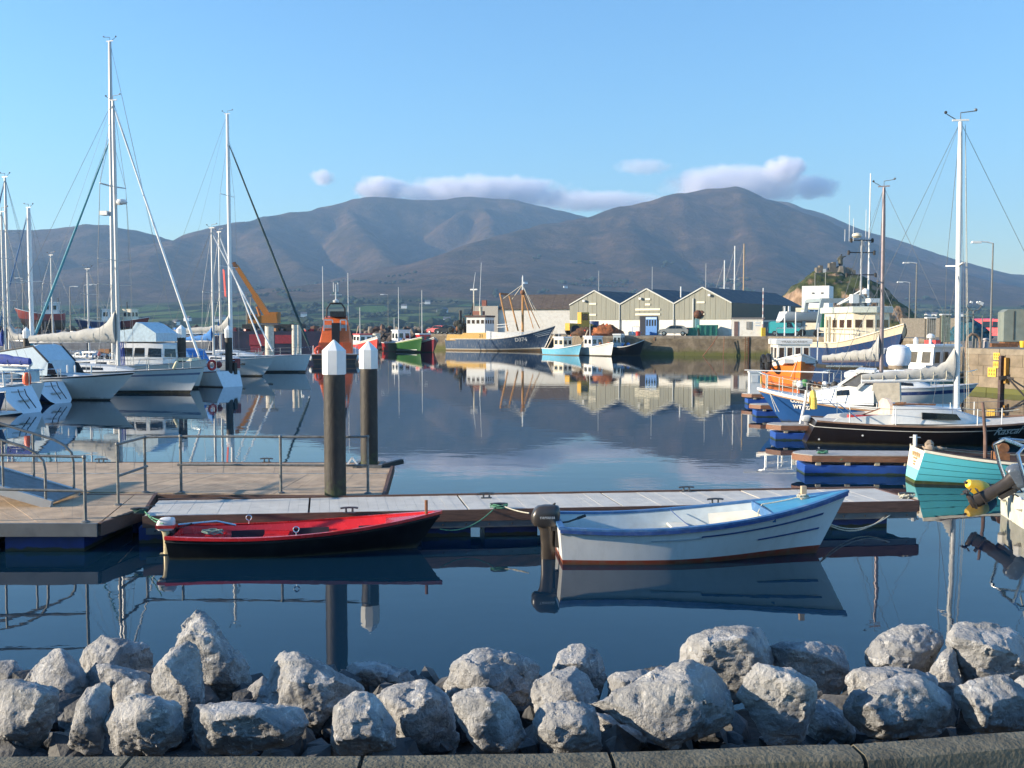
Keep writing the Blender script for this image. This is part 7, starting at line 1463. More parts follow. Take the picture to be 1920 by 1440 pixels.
small_boat('crimson boat with a white rail at the right end of the row', 789, 148, 812, 143, 2.8, 1.35, 2.15, hullmat('crimson hull', [(0, (.02, .01, .01)), (.04, (.22, .018, .03)), (.88, (.6, .55, .5))], .4, damt=.15), True, mast=9, wcol=REDP, extra=2, wfrac=(.1, .35))
b = MB(); b.lathe([(.55, 0), (.62, 1.4), (.5, 1.45)], (0, 0, 0), 12); one('fish_tub', b, mat('cream tub', (.62, .58, .46), .6), 'cream tub standing on the dark red boat', 'tub', gp(706, 149.5, 1.2))
# --- the lifeboat, seen over its stern
def lifeboat():
    st, bw = gp(627, 99), gp(640, 113); t, Lw = place('lifeboat', 'orange rescue lifeboat with a dark hull, seen from its stern', 'lifeboat', st, bw); L = Lw+1.2
    h = Hull(L, 4.9, .95, 1.0, 1.9, bs=.92, tb=.4, rake=1.2, wl=.88); h.mesh('hull', hullmat('lifeboat dark hull', [(0, (.02, .018, .02)), (.45, (.25, .12, .05)), (.52, (.012, .015, .03)), (.85, (.10, .05, .02))], .4, damt=.1), t); h.deck('deck', GREYP, t, dz=-.02)
    b = MB()
    rows = []
    for xx, w0, w1, z1 in ((1.6, 1.72, 1.45, 2.1), (2.6, 1.72, 1.3, 3.3), (3.4, 1.70, 1.15, 4.5), (4.4, 1.70, 1.1, 4.75), (7.5, 1.6, 1.0, 4.6), (9.0, 1.4, .8, 3.3), (10.5, .9, .4, 2.3)):
        rows.append([Vector((xx, -w0, .9)), Vector((xx, -w0*.97, 1.9 if z1 > 2.2 else z1*.7)), Vector((xx, -w1, z1)), Vector((xx, w1, z1)), Vector((xx, w0*.97, 1.9 if z1 > 2.2 else z1*.7)), Vector((xx, w0, .9))])
    b.loft(rows); b.build('superstructure', ORANGEP, t, 25)
    b = MB(); b.box((2.35, -.05, 2.6), (1.6, .75, 2.9)); b.build('door_recess', mat('dark doorway', (.03, .018, .02), .7), t, 0)
    for y, w in ((.72, .75), (-.78, .45)):
        b = MB(); b.box((3.0, y, 3.35), (.5, w, 1.0)); wd = b.build('window', mat('pale reflecting window', (.55, .58, .60), .25), t, 0)
        for sx in (-1, 1): b = MB(); b.bar((2.62, y+sx*(w/2+.06), 2.6), (2.62, y+sx*(w/2+.06), 4.35), .12); b.build('white_post', WHITE, wd, 0)
        b = MB(); b.bar((2.62, y-w/2-.06, 4.35), (2.62, y+w/2+.06, 4.35), .12); b.build('white_beam', WHITE, wd, 0)
    for y in (1.2, -1.2): b = MB(); b.box((1.55, y, 1.55), (.5, .85, 1.1)); b.build('locker', mat('deep orange locker', (.62, .11, .03), .45), t, 0)
    b = MB(); b.box((3.6, -.2, 4.95), (1.2, 1.5, .55)); b.build('upper_console', DARK, t, 0)
    zt = zat(569, 103); b = MB(); b.tube([(3.8, -.95, 4.6), (3.8, -.9, zt-.5), (3.8, -.55, zt), (3.8, .55, zt), (3.8, .9, zt-.5), (3.8, .95, 4.6)], .09, 8); b.build('radar_arch', DARK, t)
    b = MB(); b.tube([(3.8, 0, zt), (3.8, 0, zat(533, 103))], .06, 6); b.bar((3.8, -.6, zat(553, 103)), (3.8, .6, zat(553, 103)), .06); b.build('aerial_mast', FEND, t)
    for y in (-.22, .22): b = MB(); b.tube([(3.8, y, zat(547, 103)), (3.8, y, zat(530, 103))], .04, 6); b.build('aerial_rod', FEND, t)
    b = MB(); b.lathe([(.3, zt+.1), (.35, zt+.3), (.1, zt+.4)], (3.8, 0, 0), 10); b.build('radar', FEND, t)
    for y, z0, z1 in ((1.28, 600, 500), (-1.25, 600, 512)): b = MB(); b.tube([(3.6, y, zat(z0, 103)), (3.6, y, zat(z1, 103))], .05, 6, r2=.03); b.build('whip_aerial', FEND, t)
    b = MB(); b.tube([(1.2, 1.5+.42*math.cos(a), 1.25+.42*math.sin(a)) for a in [2*math.pi*i/16 for i in range(17)]], .13, 8, cap=False); b.build('lifebuoy', mat('orange-red ring', (.72, .10, .04), .5), t)
    for s in (1, -1):
        b = MB(); b.tube([(.1, s*2.1, .95), (.1, s*2.1, 1.75), (2.5, s*2.2, 1.75), (2.5, s*2.2, 1.0)], .03, 6); b.build('rail', WHITE, t); b = MB(); b.ball((.3, s*2.2, .6), .3); b.build('fender', FEND, t)
    for k in range(2): h.stripe('hull_line', mat('brass line', (.45, .30, .12), .5), t, .50+.2*k, .53+.2*k, .0, .98, out=.03)
lifeboat()
# --- barge with the orange crane behind the white piles
def crane_barge():
    t = thing('work_barge', 'dark navy work barge with red patches lying across the harbour under the orange crane', 'barge', gp(392, 165)); Lb = gp(612, 165).x-gp(392, 165).x
    b = MB(); b.prism([(0, -1), (Lb, -1), (Lb, 2.9), (.8, 2.9), (0, 2.3)], 'y', 0, 7); b.build('hull', mat('dark navy barge', (.014, .018, .05), .6, var=.4, scale=.5, dirt=(.06, .02, .02), damt=.7, dscale=.5), t, 0)
    for px0, px1, z0, z1 in ((516, 548, .9, 2.3), (468, 498, .5, 2.4), (470, 490, -.2, .6)): b = MB(); x0, x1 = gp(px0, 165).x-t.location.x, gp(px1, 165).x-t.location.x; b.box(((x0+x1)/2, -.03, (z0+z1)/2), (x1-x0, .12, z1-z0)); b.build('red_panel', mat('dull red panel', (.36, .03, .04), .6, var=.3, dirt=(.1, .03, .05), damt=.5), t, 0)
    for i in range(26): x = rng.uniform(.3, Lb*.98); b = MB(); s = rng.uniform(.25, .6); b.box((x, rng.uniform(.3, 3), 2.9+s*.4), (s*2, s, s), rng.uniform(0, 3), taper=.8); b.build('deck_cargo', rng.choice([RUST, DARK, REDP, mat('brown scrap', (.13, .06, .035), .8)]), t, 0)
    c = thing('mobile_crane', 'orange-yellow crane with its thick boom raised to the left, standing on the barge', 'crane', gp(520, 167, 2.9)); OC = mat('crane orange', (.46, .165, .015), .5, var=.12, dirt=(.3, .1, .02), damt=.3)
    o = lambda px, py: Vector((gp(px, 167).x-c.location.x, 0, zat(py, 167)-2.9))
    b = MB(); b.box(o(515, 613)+Vector((0, 0, .1)), (10, 2.6, .7)); b.build('carrier', DARK, c, 0)
    for i in range(4): b = MB(); b.lathe([(.5, -.2), (.55, -.1), (.55, .1), (.5, .2)], o(480+i*22, 616)+Vector((0, -1.3, 0)), 12, rot=Matrix.Rotation(R(90), 3, 'X')); b.build('wheel', BLACK, c)
    b = MB(); b.prism([tuple(o(*p).xz) for p in ((470, 606), (490, 593), (505, 590), (522, 588), (524, 606))], 'y', -1.2, 1.2); b.build('superstructure', OC, c, 0)
    b = MB(); b.box(o(517, 592), (1.3, 2.2, 1.2)); b.build('counterweight', OC, c, 0)
    b = MB(); b.box(o(477, 598)+Vector((0, -.9, 0)), (1.4, .9, 1.5)); cb = b.build('cab', OC, c, 0); b = MB(); b.box(o(476, 597)+Vector((0, -1.38, .2)), (.9, .05, .8)); b.build('cab_window', GLASS, cb, 0)
    b = MB(); b.bar(o(505, 594), o(479, 553), .8, .95); b.build('boom_base', OC, c, 0); b = MB(); b.bar(o(482, 557), o(445, 498), .55, .68); b.build('boom_extension', OC, c, 0)
    b = MB(); b.bar(o(444, 500), o(441, 492), .7, .5); b.build('boom_head', RUST, c, 0); b = MB(); b.tube([o(489, 594), o(483, 575)], .22, 8); b.build('boom_ram', OC, c)
    for px, top in ((471, 558), (463, 553)): b = MB(); b.tube([o(px, 610), o(px, top)], .06, 6); b.build('post', GALV, c)
crane_barge()
# --- breakwater of dark rocks far out
def breakwater():
    pa, pb = gp(-320, 268), gp(838, 212); d = (pb-pa); r = random.Random(3)
    tb = bmesh.new(); bmesh.ops.create_icosphere(tb, subdivisions=1, radius=1.); tv = [v.co.copy() for v in tb.verts]; tf = [tuple(v.index for v in f.verts) for f in tb.faces]; tb.free()
    root = thing('breakwater', 'low breakwater of dark tumbled rocks closing the harbour behind the fishing boats', 'breakwater')
    b = MB(); n = Vector((d.y, -d.x, 0)).normalized(); b.loft([[p+n*4+Vector((0, 0, -1)), p+n*2+Vector((0, 0, 2.6)), p-n*3+Vector((0, 0, 2.7)), p-n*8+Vector((0, 0, -1))] for p in (pa, pb)]); b.build('core', mat('dark rock core', (.05, .04, .035), .9, var=.4), root, 0)
    rm = [mat('breakwater rock', (.10, .075, .06), .9, var=.5, scale=.3), mat('breakwater rock reddish', (.17, .09, .06), .9, var=.4, scale=.3), mat('breakwater rock pale', (.22, .18, .14), .9, var=.4, scale=.3)]
    bl = MB(); proto = []
    for k in range(6):
        m_ = MB(); q = [Vector((v.x*r.uniform(.7, 1.3), v.y*r.uniform(.7, 1.2), v.z*r.uniform(.6, 1))) for v in tv]; me = bpy.data.meshes.new('rock'); me.from_pydata([tuple(v) for v in q], [], tf); me.materials.append(rm[k % 3]); proto.append(me)
    for i in range(290):                     # the rocks that show: one object each
        f = r.uniform(.30, 1); p = pa+d*f+n*r.uniform(1.2, 3.2); s = r.uniform(.5, 1.15); o = link('rock', proto[i % 6], root); o.location = (p.x, p.y, r.uniform(1.2, 3.3)); o.scale = (s, s, s*.8); o.rotation_euler = (r.uniform(0, 3), r.uniform(0, 3), r.uniform(0, 6))
    for i in range(900):
        f = r.random(); p = pa+d*f+n*r.uniform(.5, 4.2); s = r.uniform(.5, 1.1); z = r.uniform(-.2, 2.6); rz = r.uniform(0, 6); M = Matrix.Rotation(rz, 3, 'Z')
        bl.add([p+Vector((0, 0, z))+M @ Vector((v.x*s*r.uniform(.8, 1.3), v.y*s, v.z*s*.8)) for v in tv], tf)
    o = bl.build('rock_fill', rm[0], root, 0); tag(o, kind='stuff')
    # concrete jetty in front of it
    q0, q1 = gp(-320, 196), gp(470, 186); t = thing('jetty', 'long grey concrete jetty in front of the breakwater at the left', 'jetty'); dd = (q1-q0); nn = Vector((-dd.y, dd.x, 0)).normalized()
    for i in range(16): a, c = q0+dd*(i/16+.002), q0+dd*((i+1)/16-.002); b = MB(); b.loft([[a+Vector((0, 0, -1)), c+Vector((0, 0, -1)), c+nn*14+Vector((0, 0, -1)), a+nn*14+Vector((0, 0, -1))], [a+Vector((0, 0, 2.0)), c+Vector((0, 0, 2.0)), c+nn*14+Vector((0, 0, 2.0)), a+nn*14+Vector((0, 0, 2.0))]]); b.build('jetty_section', mat('grey jetty concrete', (.22, .22, .23), .85, var=.2, scale=.4, dirt=(.06, .05, .05), damt=.5, dscale=.3), t, 0)
breakwater()
# --- boats laid up on the jetty at the left
def laid_up(label, pst, pbw, d, zk, B, zs, zb, hm, wcol, wfrac=(.3, .5), props=True, mast=None, group='fishing boats laid up on the jetty'):
    t, h, L = fishboat(label, gp(pst, d), gp(pbw, d-2), B, zs, zs*.95, zb, hm, rake=1.2, bul=.4, full=True, z=zk, group=group)
    house(t, L*wfrac[0], L*wfrac[1], B*.7, B*.65, zs*.7, 2.6, wcol, wcol, nf=2, ns=2, over=.08, wz=(.5, .82), glass=GLASS)
    if props:
        for f in (.2, .4, .6, .8):
            for s in (1, -1): q = h.p(f, .2, s); b = MB(); b.bar((q.x, s*(B*.5+1.0), 2.0-zk), (q.x, q.y, q.z), .16); b.build('prop', mat('prop timber', (.35, .25, .2), .8), t, 0)
    if mast: b = MB(); b.tube([(L*wfrac[0], 0, zs+1), (L*wfrac[0], 0, mast)], .09, 6); b.build('mast', DARK, t)
    return t
laid_up('red fishing boat propped up on the jetty at the far left', 122, 42, 195, 4.2, 3.6, 2.0, 3.0, hullmat('laid-up red hull', [(0, (.06, .03, .03)), (.35, (.32, .05, .045)), (.8, (.38, .06, .05))], .6, damt=.3), WHITE, wfrac=(.12, .42), mast=5)
laid_up('blue and white fishing boat laid up left of the tall masts', 228, 152, 197, 3.0, 3.6, 1.9, 2.4, hullmat('laid-up blue hull', [(0, (.03, .05, .12)), (.3, (.02, .05, .15)), (.85, (.7, .68, .62))], .6, damt=.3), WHITE, wfrac=(.1, .4), mast=6)
laid_up('dark red boat with a cream wheelhouse laid up right of the tall masts', 222, 272, 199, 3.0, 3.4, 1.9, 2.5, hullmat('laid-up dark red hull', [(0, (.06, .03, .03)), (.3, (.20, .04, .035))], .6, damt=.3), CREAM, wfrac=(.3, .55), mast=5.5)
KINDS_ = [('scallop_dredge', 'dredge', 'rusty dredge', RUST), ('creel_stack', 'creels', 'pile of brown creels', mat('brown creels', (.14, .09, .06), .9, var=.5)), ('fish_boxes', 'boxes', 'white fish box stack', WHITE), ('net_heap', 'nets', 'dark heap of nets', DARK), ('crate', 'crate', 'blue crate', BLUEC)]
ZONES_ = [(-5, 40, 'left of the red laid-up boat'), (48, 120, 'below the red laid-up boat'), (128, 160, 'between the red and the blue laid-up boat'), (165, 222, 'below the blue laid-up boat'), (230, 285, 'below the cream wheelhouse'), (290, 350, 'right of the cream wheelhouse'), (355, 430, 'left of the orange crane')]
for k, (nm, c_, lb, m) in enumerate(KINDS_):
    for z_, (a_, e_, zn) in enumerate(ZONES_):
        p = gp(a_+(e_-a_)*((k*2+z_) % 5+rng.uniform(.2, .8))/5.2, rng.uniform(190, 198), 2.0); s = rng.uniform(.5, 1.3); b = MB()
        if k == 3: b.ball((0, 0, .3*s), s, n=8, sz=.7)
        else:
            for j in range(3): b.box((rng.uniform(-.4, .4)*s, rng.uniform(-.3, .3)*s, (.25+.4*j)*s), (s*1.3, s*.9, s*.38), rng.uniform(0, 3), taper=.92)
        one(nm, b, m, f'{lb} on the jetty {zn}', c_, p, 0, 'fishing gear lying on the jetty')
# --- lamp posts
def lamp(px, Y, z0, top, label, arm=1, g='lamp posts round the harbour', r=.09):
    p = gp(px, Y, z0); t = thing('lamp_post', label, 'lamp post', p, 0, g); H = zat(top, Y)-z0
    b = MB(); b.tube([(0, 0, 0), (0, 0, H)], r, 8, r2=r*.6); b.build('pole', GALV, t); b = MB(); b.tube([(0, 0, H), (arm*-.5, 0, H+.1), (arm*-1.1, 0, H+.12)], r*.55, 6); b.box((arm*-1.3, 0, H+.08), (.75, .3, .16), taper=.8); b.build('lamp_head', FEND, t)
lamp(1857, 78, ZQ, 456, 'tall lamp post behind the grey cabinet at the right', 1)
lamp(1716, 120, ZQ, 494, 'lamp post on the quay between the bronze and the white mast', 1, r=.12)
lamp(1704, 130, ZQ, 530, 'short pole standing left of the quay lamp post', 1, r=.09)
lamp(133, 205, 2, 538, 'lamp post on the jetty left of the blue laid-up boat', -1, r=.14)
lamp(160, 230, 2, 535, 'lamp post on the jetty behind the blue laid-up boat', -1, r=.14)
lamp(184, 215, 2, 534, 'lamp post on the jetty close to the tallest mast', 1, r=.14)
lamp(45, 210, 2, 522, 'lamp post on the jetty at the bow of the red laid-up boat', 1, r=.14)
lamp(728, 216, 2.6, 553, 'thin pole on the breakwater above the dark red boat', 1, r=.07); lamp(787, 214, 2.6, 569, 'thin pole on the breakwater above the green boat', -1, r=.07)

# ------------------------------------------------------------------ vehicles and gear on the quay
def vehicle(name, label, cat, p, rz, prof, win, wheels, W_, paint, glassm=None, tail=None, group=None):
    """body from a side profile (x forward, z up), tumblehome above the waist, windows proud of the sides, wheels, lamps"""
    t = thing(name, label, cat, p, rz, group); zw = win[0]
    b = MB(); n = len(prof); tw = lambda z: W_/2*(1-max(0, z-zw)*.16)
    b.loft([[Vector((x, -tw(z)*.94, z)) for x, z in prof], [Vector((x, -tw(z), z)) for x, z in [(x*.99, z*.995+.004) for x, z in prof]], [Vector((x, tw(z), z)) for x, z in [(x*.99, z*.995+.004) for x, z in prof]], [Vector((x, tw(z)*.94, z)) for x, z in prof]]); b.build('body', paint, t, 40)
    for poly in win[1:]:
        for s in (1, -1): b = MB(); b.loft([[Vector((x, s*(tw(z)-.02), z)) for x, z in poly], [Vector((x, s*(tw(z)+.012), z)) for x, z in poly]]); b.build('side_window', glassm or GLASS, t, 0)
    for x, r_ in wheels:
        for s in (1, -1): 
            b = MB(); b.lathe([(r_*.6, -.11), (r_, -.09), (r_, .09), (r_*.6, .11)], (x, s*(W_/2-.08), r_), 16, rot=Matrix.Rotation(R(90), 3, 'X')); wl_ = b.build('wheel', BLACK, t); b = MB(); b.lathe([(r_*.58, -.125), (r_*.2, -.13), (r_*.2, .13), (r_*.58, .125)], (x, s*(W_/2-.08), r_), 12, rot=Matrix.Rotation(R(90), 3, 'X')); b.build('hub', CHROME, wl_)
    xf = max(q[0] for q in prof); xr = min(q[0] for q in prof)
    for s in (1, -1): b = MB(); b.box((xf-.06, s*W_*.36, .68), (.16, .30, .16)); b.build('headlight', FEND, t, 0); b = MB(); b.box((xr+.03, s*W_*.40, .8), (.10, .14, .3)); b.build('tail_light', REDP, t, 0)
    for x, z in ((xf-.04, .42), (xr+.04, .42)): b = MB(); b.box((x, 0, z), (.16, W_*.92, .2)); b.build('bumper', DARK, t, 0)
    return t
def windscreen(t, a, c, W_, k=.86):
    (x0, z0), (x1, z1) = a, c; n = Vector((z1-z0, 0, x0-x1)).normalized(); n = n if n.x > 0 or abs(n.x) < .01 else n
    b = MB(); q = [Vector((x0, -W_/2*k, z0)), Vector((x0, W_/2*k, z0)), Vector((x1, W_/2*k*.88, z1)), Vector((x1, -W_/2*k*.88, z1))]; b.loft([[p-n*.03 for p in q], [p+n*.02 for p in q]]); b.build('windscreen', GLASS, t, 0)
VANP = [(-2.25, .35), (-2.3, .9), (-2.22, 1.75), (-2.05, 1.95), (.55, 1.98), (.8, 1.9), (1.55, 1.18), (2.25, .95), (2.35, .7), (2.32, .35)]
VW = [1.1, [(.15, 1.15), (.95, 1.15), (.72, 1.72), (.15, 1.75)], [(-.9, 1.15), (0.05, 1.15), (.05, 1.75), (-.9, 1.75)]]
t = vehicle('parked_van', 'turquoise panel van parked on the quay under the lifted yacht', 'van', qp(1473, 136), R(-18), VANP, VW[:2], ((-1.4, .33), (1.45, .33)), 1.85, mat('turquoise van paint', (.05, .38, .40), .35, var=.05, dirt=(.2, .4, .4), damt=.2)); windscreen(t, (1.5, 1.22), (.82, 1.86), 1.85)
t = vehicle('parked_van', 'red minibus at the right behind the lamp post', 'van', qp(1868, 100), R(-60), VANP, VW, ((-1.4, .33), (1.45, .33)), 1.85, mat('bright red van paint', (.70, .025, .04), .3, var=.05)); windscreen(t, (1.5, 1.22), (.82, 1.86), 1.85)
b = MB(); b.box((-.9, 0, 1.99), (2.2, 1.5, .05)); b.build('roof_panel', mat('magenta sheen', (.60, .05, .25), .3), t, 0)
CARP = [(-1.95, .3), (-2.0, .75), (-1.85, .95), (-1.25, 1.36), (-.2, 1.42), (.35, 1.36), (1.0, .95), (1.8, .82), (1.95, .62), (1.93, .3)]
CW = [.92, [(-1.2, .98), (-.35, .98), (-.35, 1.32), (-1.0, 1.30)], [(-.28, .98), (.72, .98), (.28, 1.32), (-.28, 1.34)]]
t = vehicle('parked_car', 'silver hatchback parked in front of the right warehouse', 'car', qp(1263, 136), R(167), CARP, CW, ((-1.25, .3), (1.25, .3)), 1.7, mat('silver car paint', (.38, .36, .33), .3, .5)); windscreen(t, (.95, .98), (.38, 1.34), 1.7)
t = vehicle('parked_car', 'red car parked at the end of the quay left of the trawler', 'car', qp(822, 170), R(150), CARP, CW, ((-1.25, .3), (1.25, .3)), 1.7, mat('pinkish red car paint', (.62, .06, .08), .35)); windscreen(t, (.95, .98), (.38, 1.34), 1.7)
t = vehicle('parked_car', 'dark car parked just right of the red car', 'car', qp(838, 168), R(160), CARP, CW, ((-1.25, .3), (1.25, .3)), 1.7, mat('dark car paint', (.02, .022, .03), .3))
# skips, loader, nets
SK = mat('green skip', (.035, .22, .17), .6, var=.15, dirt=(.15, .2, .15), damt=.4)
t = thing('waste_skip', 'green waste skips standing before the right warehouse', 'skip', qp(1318, 136)); 
for i, (x, w, h_) in enumerate(((-1.6, 1.5, 1.1), (.6, 2.6, 1.45))):
    b = MB(); b.prism([(-w/2+.15, 0), (w/2-.15, 0), (w/2, h_), (-w/2, h_)], 'y', -.8, .8); b.build('container', SK, t, 0, xf=Matrix.Translation((x, 0, 0)))
    for k in range(4): b = MB(); b.box((x-w/2+.2+k*(w-.4)/3, -.84, h_*.5), (.09, .08, h_*.9)); b.build('rib', SK, t, 0)
b = MB(); b.prism([(-.6, 0), (.6, 0), (.75, 2.4), (-.65, 2.3)], 'y', -.4, .5); one('sheet_stack', b, mat('pale teal sheeting', (.22, .42, .45), .6, var=.15), 'stack of pale teal sheeting against the right warehouse wall', 'sheeting', qp(1311, 139), 0)
b = MB(); b.ball((0, 0, .5), .6); b.ball((.6, 0, .6), .55); b.ball((1.0, .1, .5), .5); one('net_bundle', b, mat('dark floats', (.12, .05, .03), .8, var=.5), 'dark bundle of floats on top of the sheeting by the right warehouse', 'floats', (gp(1308, 138.6).x, 138.6, ZQ+2.4))
t = thing('wheel_loader', 'yellow wheel loader in front of the left warehouse', 'loader', qp(1091, 140), R(20)); OC = mat('loader yellow', (.62, .36, .05), .5, var=.15, dirt=(.25, .13, .05), damt=.4)
b = MB(); b.prism([(-2.2, .7), (2., .7), (2., 1.3), (.2, 1.6), (-2.2, 1.7)], 'y', -.8, .8); b.build('chassis', OC, t, 0)
b = MB(); b.prism([(-.4, 1.5), (.9, 1.5), (.8, 3.2), (-.4, 3.2)], 'y', -.65, .65); c_ = b.build('cab', OC, t, 0); b = MB(); b.box((.2, 0, 2.55), (.9, 1.36, .9)); b.build('cab_window', GLASS, c_, 0)
for x in (-1.4, 1.5):
    for s in (1, -1): b = MB(); b.lathe([(.4, -.25), (.72, -.2), (.72, .2), (.4, .25)], (x, s*.9, .72), 14, rot=Matrix.Rotation(R(90), 3, 'X')); b.build('wheel', BLACK, t)
b = MB(); b.bar((1.2, 0, 1.5), (3., 0, .8), .5, .3); b.build('loader_arm', OC, t, 0); b = MB(); b.prism([(2.8, .1), (4., .1), (3.6, 1.2), (2.8, 1.2)], 'y', -1.2, 1.2); b.build('bucket', RUST, t, 0)
b = MB(); b.lathe([(.7, 0), (.75, 1.9), (.72, 2.)], (0, 0, 0), 14); one('steel_tank', b, mat('navy tank', (.03, .06, .18), .5), 'navy blue tank behind the yellow loader', 'tank', qp(1113, 143))
def heap(label, p, rx, h_, m, n=40, seed=1, name='net_heap'):
    q = random.Random(seed); b = MB(); ns = 16; rings = []
    for i in range(6): f = i/5; rings.append([(rx*(1-f**2.6*.8)*math.cos(a)*(1+.25*q.uniform(-1, 1))+.01*math.cos(a), rx*.7*(1-f**2.6*.8)*math.sin(a)*(1+.25*q.uniform(-1, 1))+.01*math.sin(a), h_*f*(1+.35*q.uniform(-1, 1)*(f > .3))) for a in [2*math.pi*j/ns for j in range(ns)]])
    b.loft(rings); t = thing(name, label, 'net heap', p); b.build('netting', m, t, 60)
    for i in range(n): a = q.uniform(0, 6.3); f = q.random(); b = MB(); b.ball((rx*(1-f)*math.cos(a), rx*.7*(1-f)*math.sin(a), h_*f+.05), q.uniform(.08, .2), n=6); b.build('float', m if q.random() < .5 else BUOYO, t, 0)
heap('orange and brown heap of nets on the quay edge right of the loader', qp(1137, 134), 2.1, 1.45, mat('orange-brown nets', (.30, .10, .035), .9, var=.5, scale=3, bump=1, bscale=8), 46, 1)
heap('dark brown heap of nets below the loader', qp(1097, 135), 2.0, .95, mat('brown nets', (.12, .06, .03), .95, var=.5, scale=3, bump=1, bscale=8), 14, 2)
heap('blue-green mound of nets behind the railings at the right', qp(1815, 88), 1.9, 1.6, mat('blue-green nets', (.02, .09, .13), .95, var=.5, scale=4, bump=1, bscale=9), 4, 3)
t = thing('hand_cart', 'blue hand cart with a red drum before the blue door', 'cart', qp(1194, 137)); b = MB(); b.tube([(-.6, 0, .2), (-.6, 0, 1.2), (.3, 0, 1.2), (.3, 0, .2)], .05, 6); b.box((0, 0, .4), (1.2, .6, .08)); b.build('frame', mat('blue cart', (.06, .2, .5), .5), t); b = MB(); b.lathe([(.3, 0), (.32, .6)], (.1, -.5, 0), 12); b.build('drum', REDP, t)
# ladder, hook and chains on the quay wall
t = thing('wall_ladder', 'dark iron ladder let into the quay wall below the white hut', 'ladder', gp(1400, 125.15))
b = MB()
for s in (-.22, .22): b.bar((s, -.1, -.5), (s, -.1, ZQ-.05), .08); 
b.build('stringers', RUST, t, 0)
for i in range(9): b = MB(); b.bar((-.22, -.1, .1+i*.27), (.22, -.1, .1+i*.27), .05); b.build('rung', RUST, t, 0)
for px, lb in ((1234, 'rusty chain with a big hook hanging down the quay wall'), (1262, 'thin chain hanging down the quay wall left of the silver car')):
    p = gp(px, 128.6); b = MB(); b.tube([(0, 0, ZQ), (0, -.15, 1.8), (.1, -.15, 1.0), (.05, -.15, -.1)], .09 if px == 1234 else .05, 6); 
    if px == 1234: b.tube([(-.5, -.15, 1.9), (-.5, -.15, 2.25), (0, -.15, 2.4), (.45, -.15, 2.2), (.35, -.15, 1.9)], .10, 6)
    one('hanging_chain', b, RUST, lb, 'chain', p)
b = MB(); b.tube([gp(1345, 125.2, ZQ), gp(1335, 124.9, 1.4), gp(1318, 124.9, .02)], .055, 6); one('mooring_rope', b, mat('reddish rope', (.25, .11, .06), .9), 'reddish rope slanting down the quay wall to the water', 'rope')
b = MB(); b.tube([gp(1358, 125.2, ZQ), gp(1356, 125.0, -.05)], .045, 6); one('mooring_rope', b, mat('reddish rope', (.25, .11, .06), .9), 'vertical reddish rope on the quay wall beside the slanting one', 'rope')
# poles and masts behind the warehouses
for px, top, Y, m, lb in ((1357, 488, 185, MASTW, 'short white mast rising behind the right warehouse'), (1376, 461, 188, MASTW, 'tall white mast with slanting stay behind the right warehouse'), (1393, 457, 186, mat('wooden mast', (.50, .36, .22), .6), 'tall wooden mast behind the right warehouse')):
    p = gp(px, Y, ZQ); t = thing('standing_mast', lb, 'mast', p, 0, 'masts of laid-up yachts behind the warehouses'); H = zat(top, Y)-ZQ; b = MB(); b.tube([(0, 0, 0), (0, 0, H)], .14, 8, r2=.1); b.build('spar', m, t); b = MB(); b.bar((-.9, 0, H*.62), (.9, 0, H*.62), .08); b.build('spreader', m, t, 0); wire(t, 'stay', (0, 0, H*.98), (-3.5, 0, H*.15), .03); wire(t, 'stay', (0, 0, H*.98), (3, .5, H*.1), .02)
# ---- boat hoist with a yacht in its slings, tall white block
HO = thing('boat_hoist', 'grey travelling boat hoist with slanted legs, holding the white yacht', 'boat hoist', qp(1588, 122)); o = lambda px, z: Vector((gp(px, 122).x-HO.location.x, 0, z)); hm_ = mat('hoist grey-blue', (.30, .36, .38), .5, var=.1); zt = zat(563, 122)-ZQ
for y in (-1.2, 5.0):
    for px, pt in ((1524, 1534), (1652, 1640)): b = MB(); b.bar(o(px, 0)+Vector((0, y, 0)), o(pt, zt)+Vector((0, y, 0)), .42, .42); b.build('leg', hm_, HO, 0); b = MB(); b.lathe([(.3, -.2), (.45, -.15), (.45, .15), (.3, .2)], o(px, .45)+Vector((0, y-.3, 0)), 12, rot=Matrix.Rotation(R(90), 3, 'X')); b.build('wheel', BLACK, HO)
    b = MB(); b.bar(o(1532, zt)+Vector((0, y, 0)), o(1642, zt)+Vector((0, y, 0)), .45, .4); b.build('cross_beam', hm_, HO, 0)
for px in (1534, 1640): b = MB(); b.bar(o(px, zt)+Vector((0, -1.2, 0)), o(px, zt)+Vector((0, 5, 0)), .4); b.build('side_beam', hm_, HO, 0)
b = MB(); b.box(o(1546, 2.3)+Vector((0, -.2, 0)), (1.3, .9, 2.4)); b.build('engine_house', mat('dark green engine house', (.03, .17, .10), .5, var=.1), HO, 0)
def hoist_yacht():
    st, bw = gp(1458, 127), gp(1462, 127)+Vector((9, 2, 0)); t, h, L = yacht('white yacht lifted on the hoist above the turquoise van, stern to the left', st, bw, 3.1, 1.2, bandhull('lifted white hull', (.74, .74, .73), boot=(.62, .62, .64), bt=-.2), sr=-.7, wl=.5, ex=.45, ll=0, cabin_h=.35, cab=(.3, .7), group=None)
    t.location.z = zat(603, 127)-.0
    b = MB(); b.tube([(.3, .6, 1.25), (.3, .6, 1.9), (.3, .1, 1.9), (.3, .1, 1.25)], .04, 6); b.box((.6, -.4, 1.6), (.25, .2, .7)); b.build('stern_rail', WHITE, t)
    return t
hoist_yacht()
t = thing('storage_block', 'tall white block-shaped building with a cream base, behind the boat hoist', 'building', qp(1532, 140), R(-25)); zt = zat(537, 140)-ZQ
